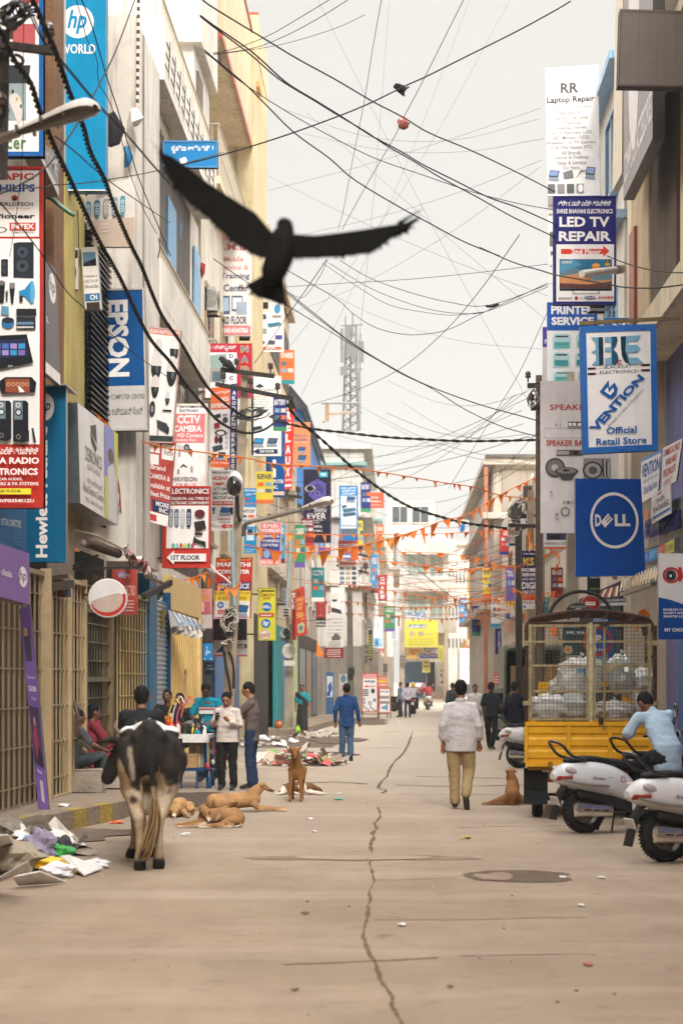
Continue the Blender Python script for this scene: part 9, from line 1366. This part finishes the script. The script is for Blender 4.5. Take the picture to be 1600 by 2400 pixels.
# ------------------------------------------------------------------ small fixtures crowding the facades
rc=random.Random(11)
def ac_unit(lab,X,y,z,sd,w_=.8):
 T=thing('air_conditioner',lab,'air conditioner',(X,y,z),'air conditioners on the facades');part(T,'casing',lambda m:m.bx(X,X-sd*.3,y,y+w_,z,z+.55,M('#cfcac2','metal')));part(T,'fan_grille',lambda m:[m.lathe([(.06*k,0),(.06*k,.012),(.06*k-.015,.012)],(X+.02-sd*.32,y+w_*.45,z+.28),(-sd,0,0),M('#5d5a56','metal'),16)for k in(1,2,3,4)]+[m.lathe([(.05*k,0),(.05*k,.012),(.05*k-.014,.012)],(X-sd*.15,y-.003,z+.28),(0,-1,0),M('#77736e','metal'),14)for k in(1,2,3,4)]);part(T,'bracket',lambda m:[m.beam((X,yy,z-.02),(X-sd*.35,yy,z-.02),.04,.04,IRON)for yy in(y+.1,y+w_-.1)])
for i,(X,y,z,sd)in enumerate(((XL,33.6,7.2,-1),(XL,39.5,7.0,-1),(XL,47,10.4,-1),(-4.4,52.5,7.2,-1),(-4.4,56,11.2,-1),(-4.2,62,7.3,-1),(-4.2,70,4.4,-1),(-3.9,82,7.6,-1),(-1.75,104,8.2,-1),(-1.75,110,4.6,-1),(4.25,50,6.6,1),(4.25,60,6.7,1),(4.25,70,6.5,1),(3.95,90,6.9,1),(4.25,40.5,9.3,1))):ac_unit('pale boxed air conditioner bolted to a %s facade'%('shop-side' if sd<0 else 'open-side'),X,y,z,sd)
for i in range(22):
 X,y,sd=rc.choice(((XL,rc.uniform(31.5,50),-1),(-4.4,rc.uniform(51,58),-1),(-4.2,rc.uniform(59,77),-1),(-3.9,rc.uniform(79,97),-1),(4.25,rc.uniform(47,81),1),(4.25,rc.uniform(38,46),1)));z0=rc.uniform(3.5,5);z1=z0+rc.uniform(2,5)if X!=4.25 else min(z0+3,8)
 tag(part(None,'drain_pipe',lambda m:[m.tube([(X-sd*.07,y,z0),(X-sd*.07,y,z1),(X-sd*.02,y+.1,z1+.15)],.05,M(rc.choice(('#b5aca0','#8d8478','#a0756a','#c9c2b8')),'plastic'),7)]),'drain pipe running down a %s facade'%('shop-side' if sd<0 else 'open-side'),'pipe','drain pipes on the facades')
pal=(('crimson','#b23a38'),('white','#dcd7d2'),('yellow','#d2c044'),('navy','#2a3470'),('sky-blue','#3f8fc0'),('orange','#d6703c'),('green','#3f8a5c'),('maroon','#7a2f33'),('teal','#2f8a90'),('violet','#6a559a'))
wds=('SALES','SERVICE','MOBILE','LAPTOP','CCTV','SPARES','REPAIR','TOOLS','CABLES','BATTERY')
k=0
for Y,x0,x1,y0,y1 in((43,395,440,820,900),(48,560,600,1190,1240),(49,600,640,1105,1180),(53,640,672,930,1010),(58,640,668,1230,1320),(62,655,690,820,900),(66,690,715,1230,1330),(70,705,735,1215,1280),(74,730,760,1330,1410),(76,745,775,1230,1310),(82,770,795,1420,1500),(86,800,815,1180,1260),(92,830,850,1220,1290),(98,845,868,1130,1200),(104,868,885,1300,1390),(112,880,900,1230,1290),(118,900,925,1420,1480),(47,1290,1318,1330,1400),(52,1255,1285,1400,1450),(60,1185,1205,1330,1420),(66,1170,1192,1240,1300),(72,1150,1172,1400,1470),(80,1130,1150,1330,1400),(95,1105,1125,1420,1490),(120,1075,1095,1400,1470)):
 cn,col=pal[k%10];wd=wds[(k*3)%10];fg=WH if cn not in('white','yellow')else NV;h=y1-y0;it=[('t',wd,x0+3,y0+h*.08,x1-3,y0+h*.24,fg,1)]+[('r',x0+4+(q%2)*(x1-x0)*.45,y0+h*(.34+.2*(q//2)),x0+4+(q%2)*(x1-x0)*.45+(x1-x0)*.35,y0+h*(.46+.2*(q//2)),(LG,'#5d6a74',OR,'#7fa0b8')[(q+k)%4])for q in range(4)]+[('r',x0,y1-h*.12,x1,y1,pal[(k+3)%10][1])]
 S('small %s placard headed %s%s'%(cn,wd.lower(),'' if k<17 else ' on the open side'),PX,(x0,y0,x1,y1),col,it,Y=Y,t=.05);k+=1
# ------------------------------------------------------------------ dusty air over the street
hz=MB();hz.bx(-60,60,-12,330,-1.2,40,M('#fff','gloss'));o=hz.build('haze');tag(o,kind='stuff')
m=bpy.data.materials.new('haze');m.use_nodes=True;N=m.node_tree.nodes;N.remove(N['Principled BSDF']);v=N.new('ShaderNodeVolumePrincipled');v.inputs['Color'].default_value=(.97,.96,.94,1);v.inputs['Density'].default_value=.0007;v.inputs['Anisotropy'].default_value=.2
m.node_tree.links.new(v.outputs[0],N['Material Output'].inputs['Volume']);o.data.materials.clear();o.data.materials.append(m)
finish_signs()
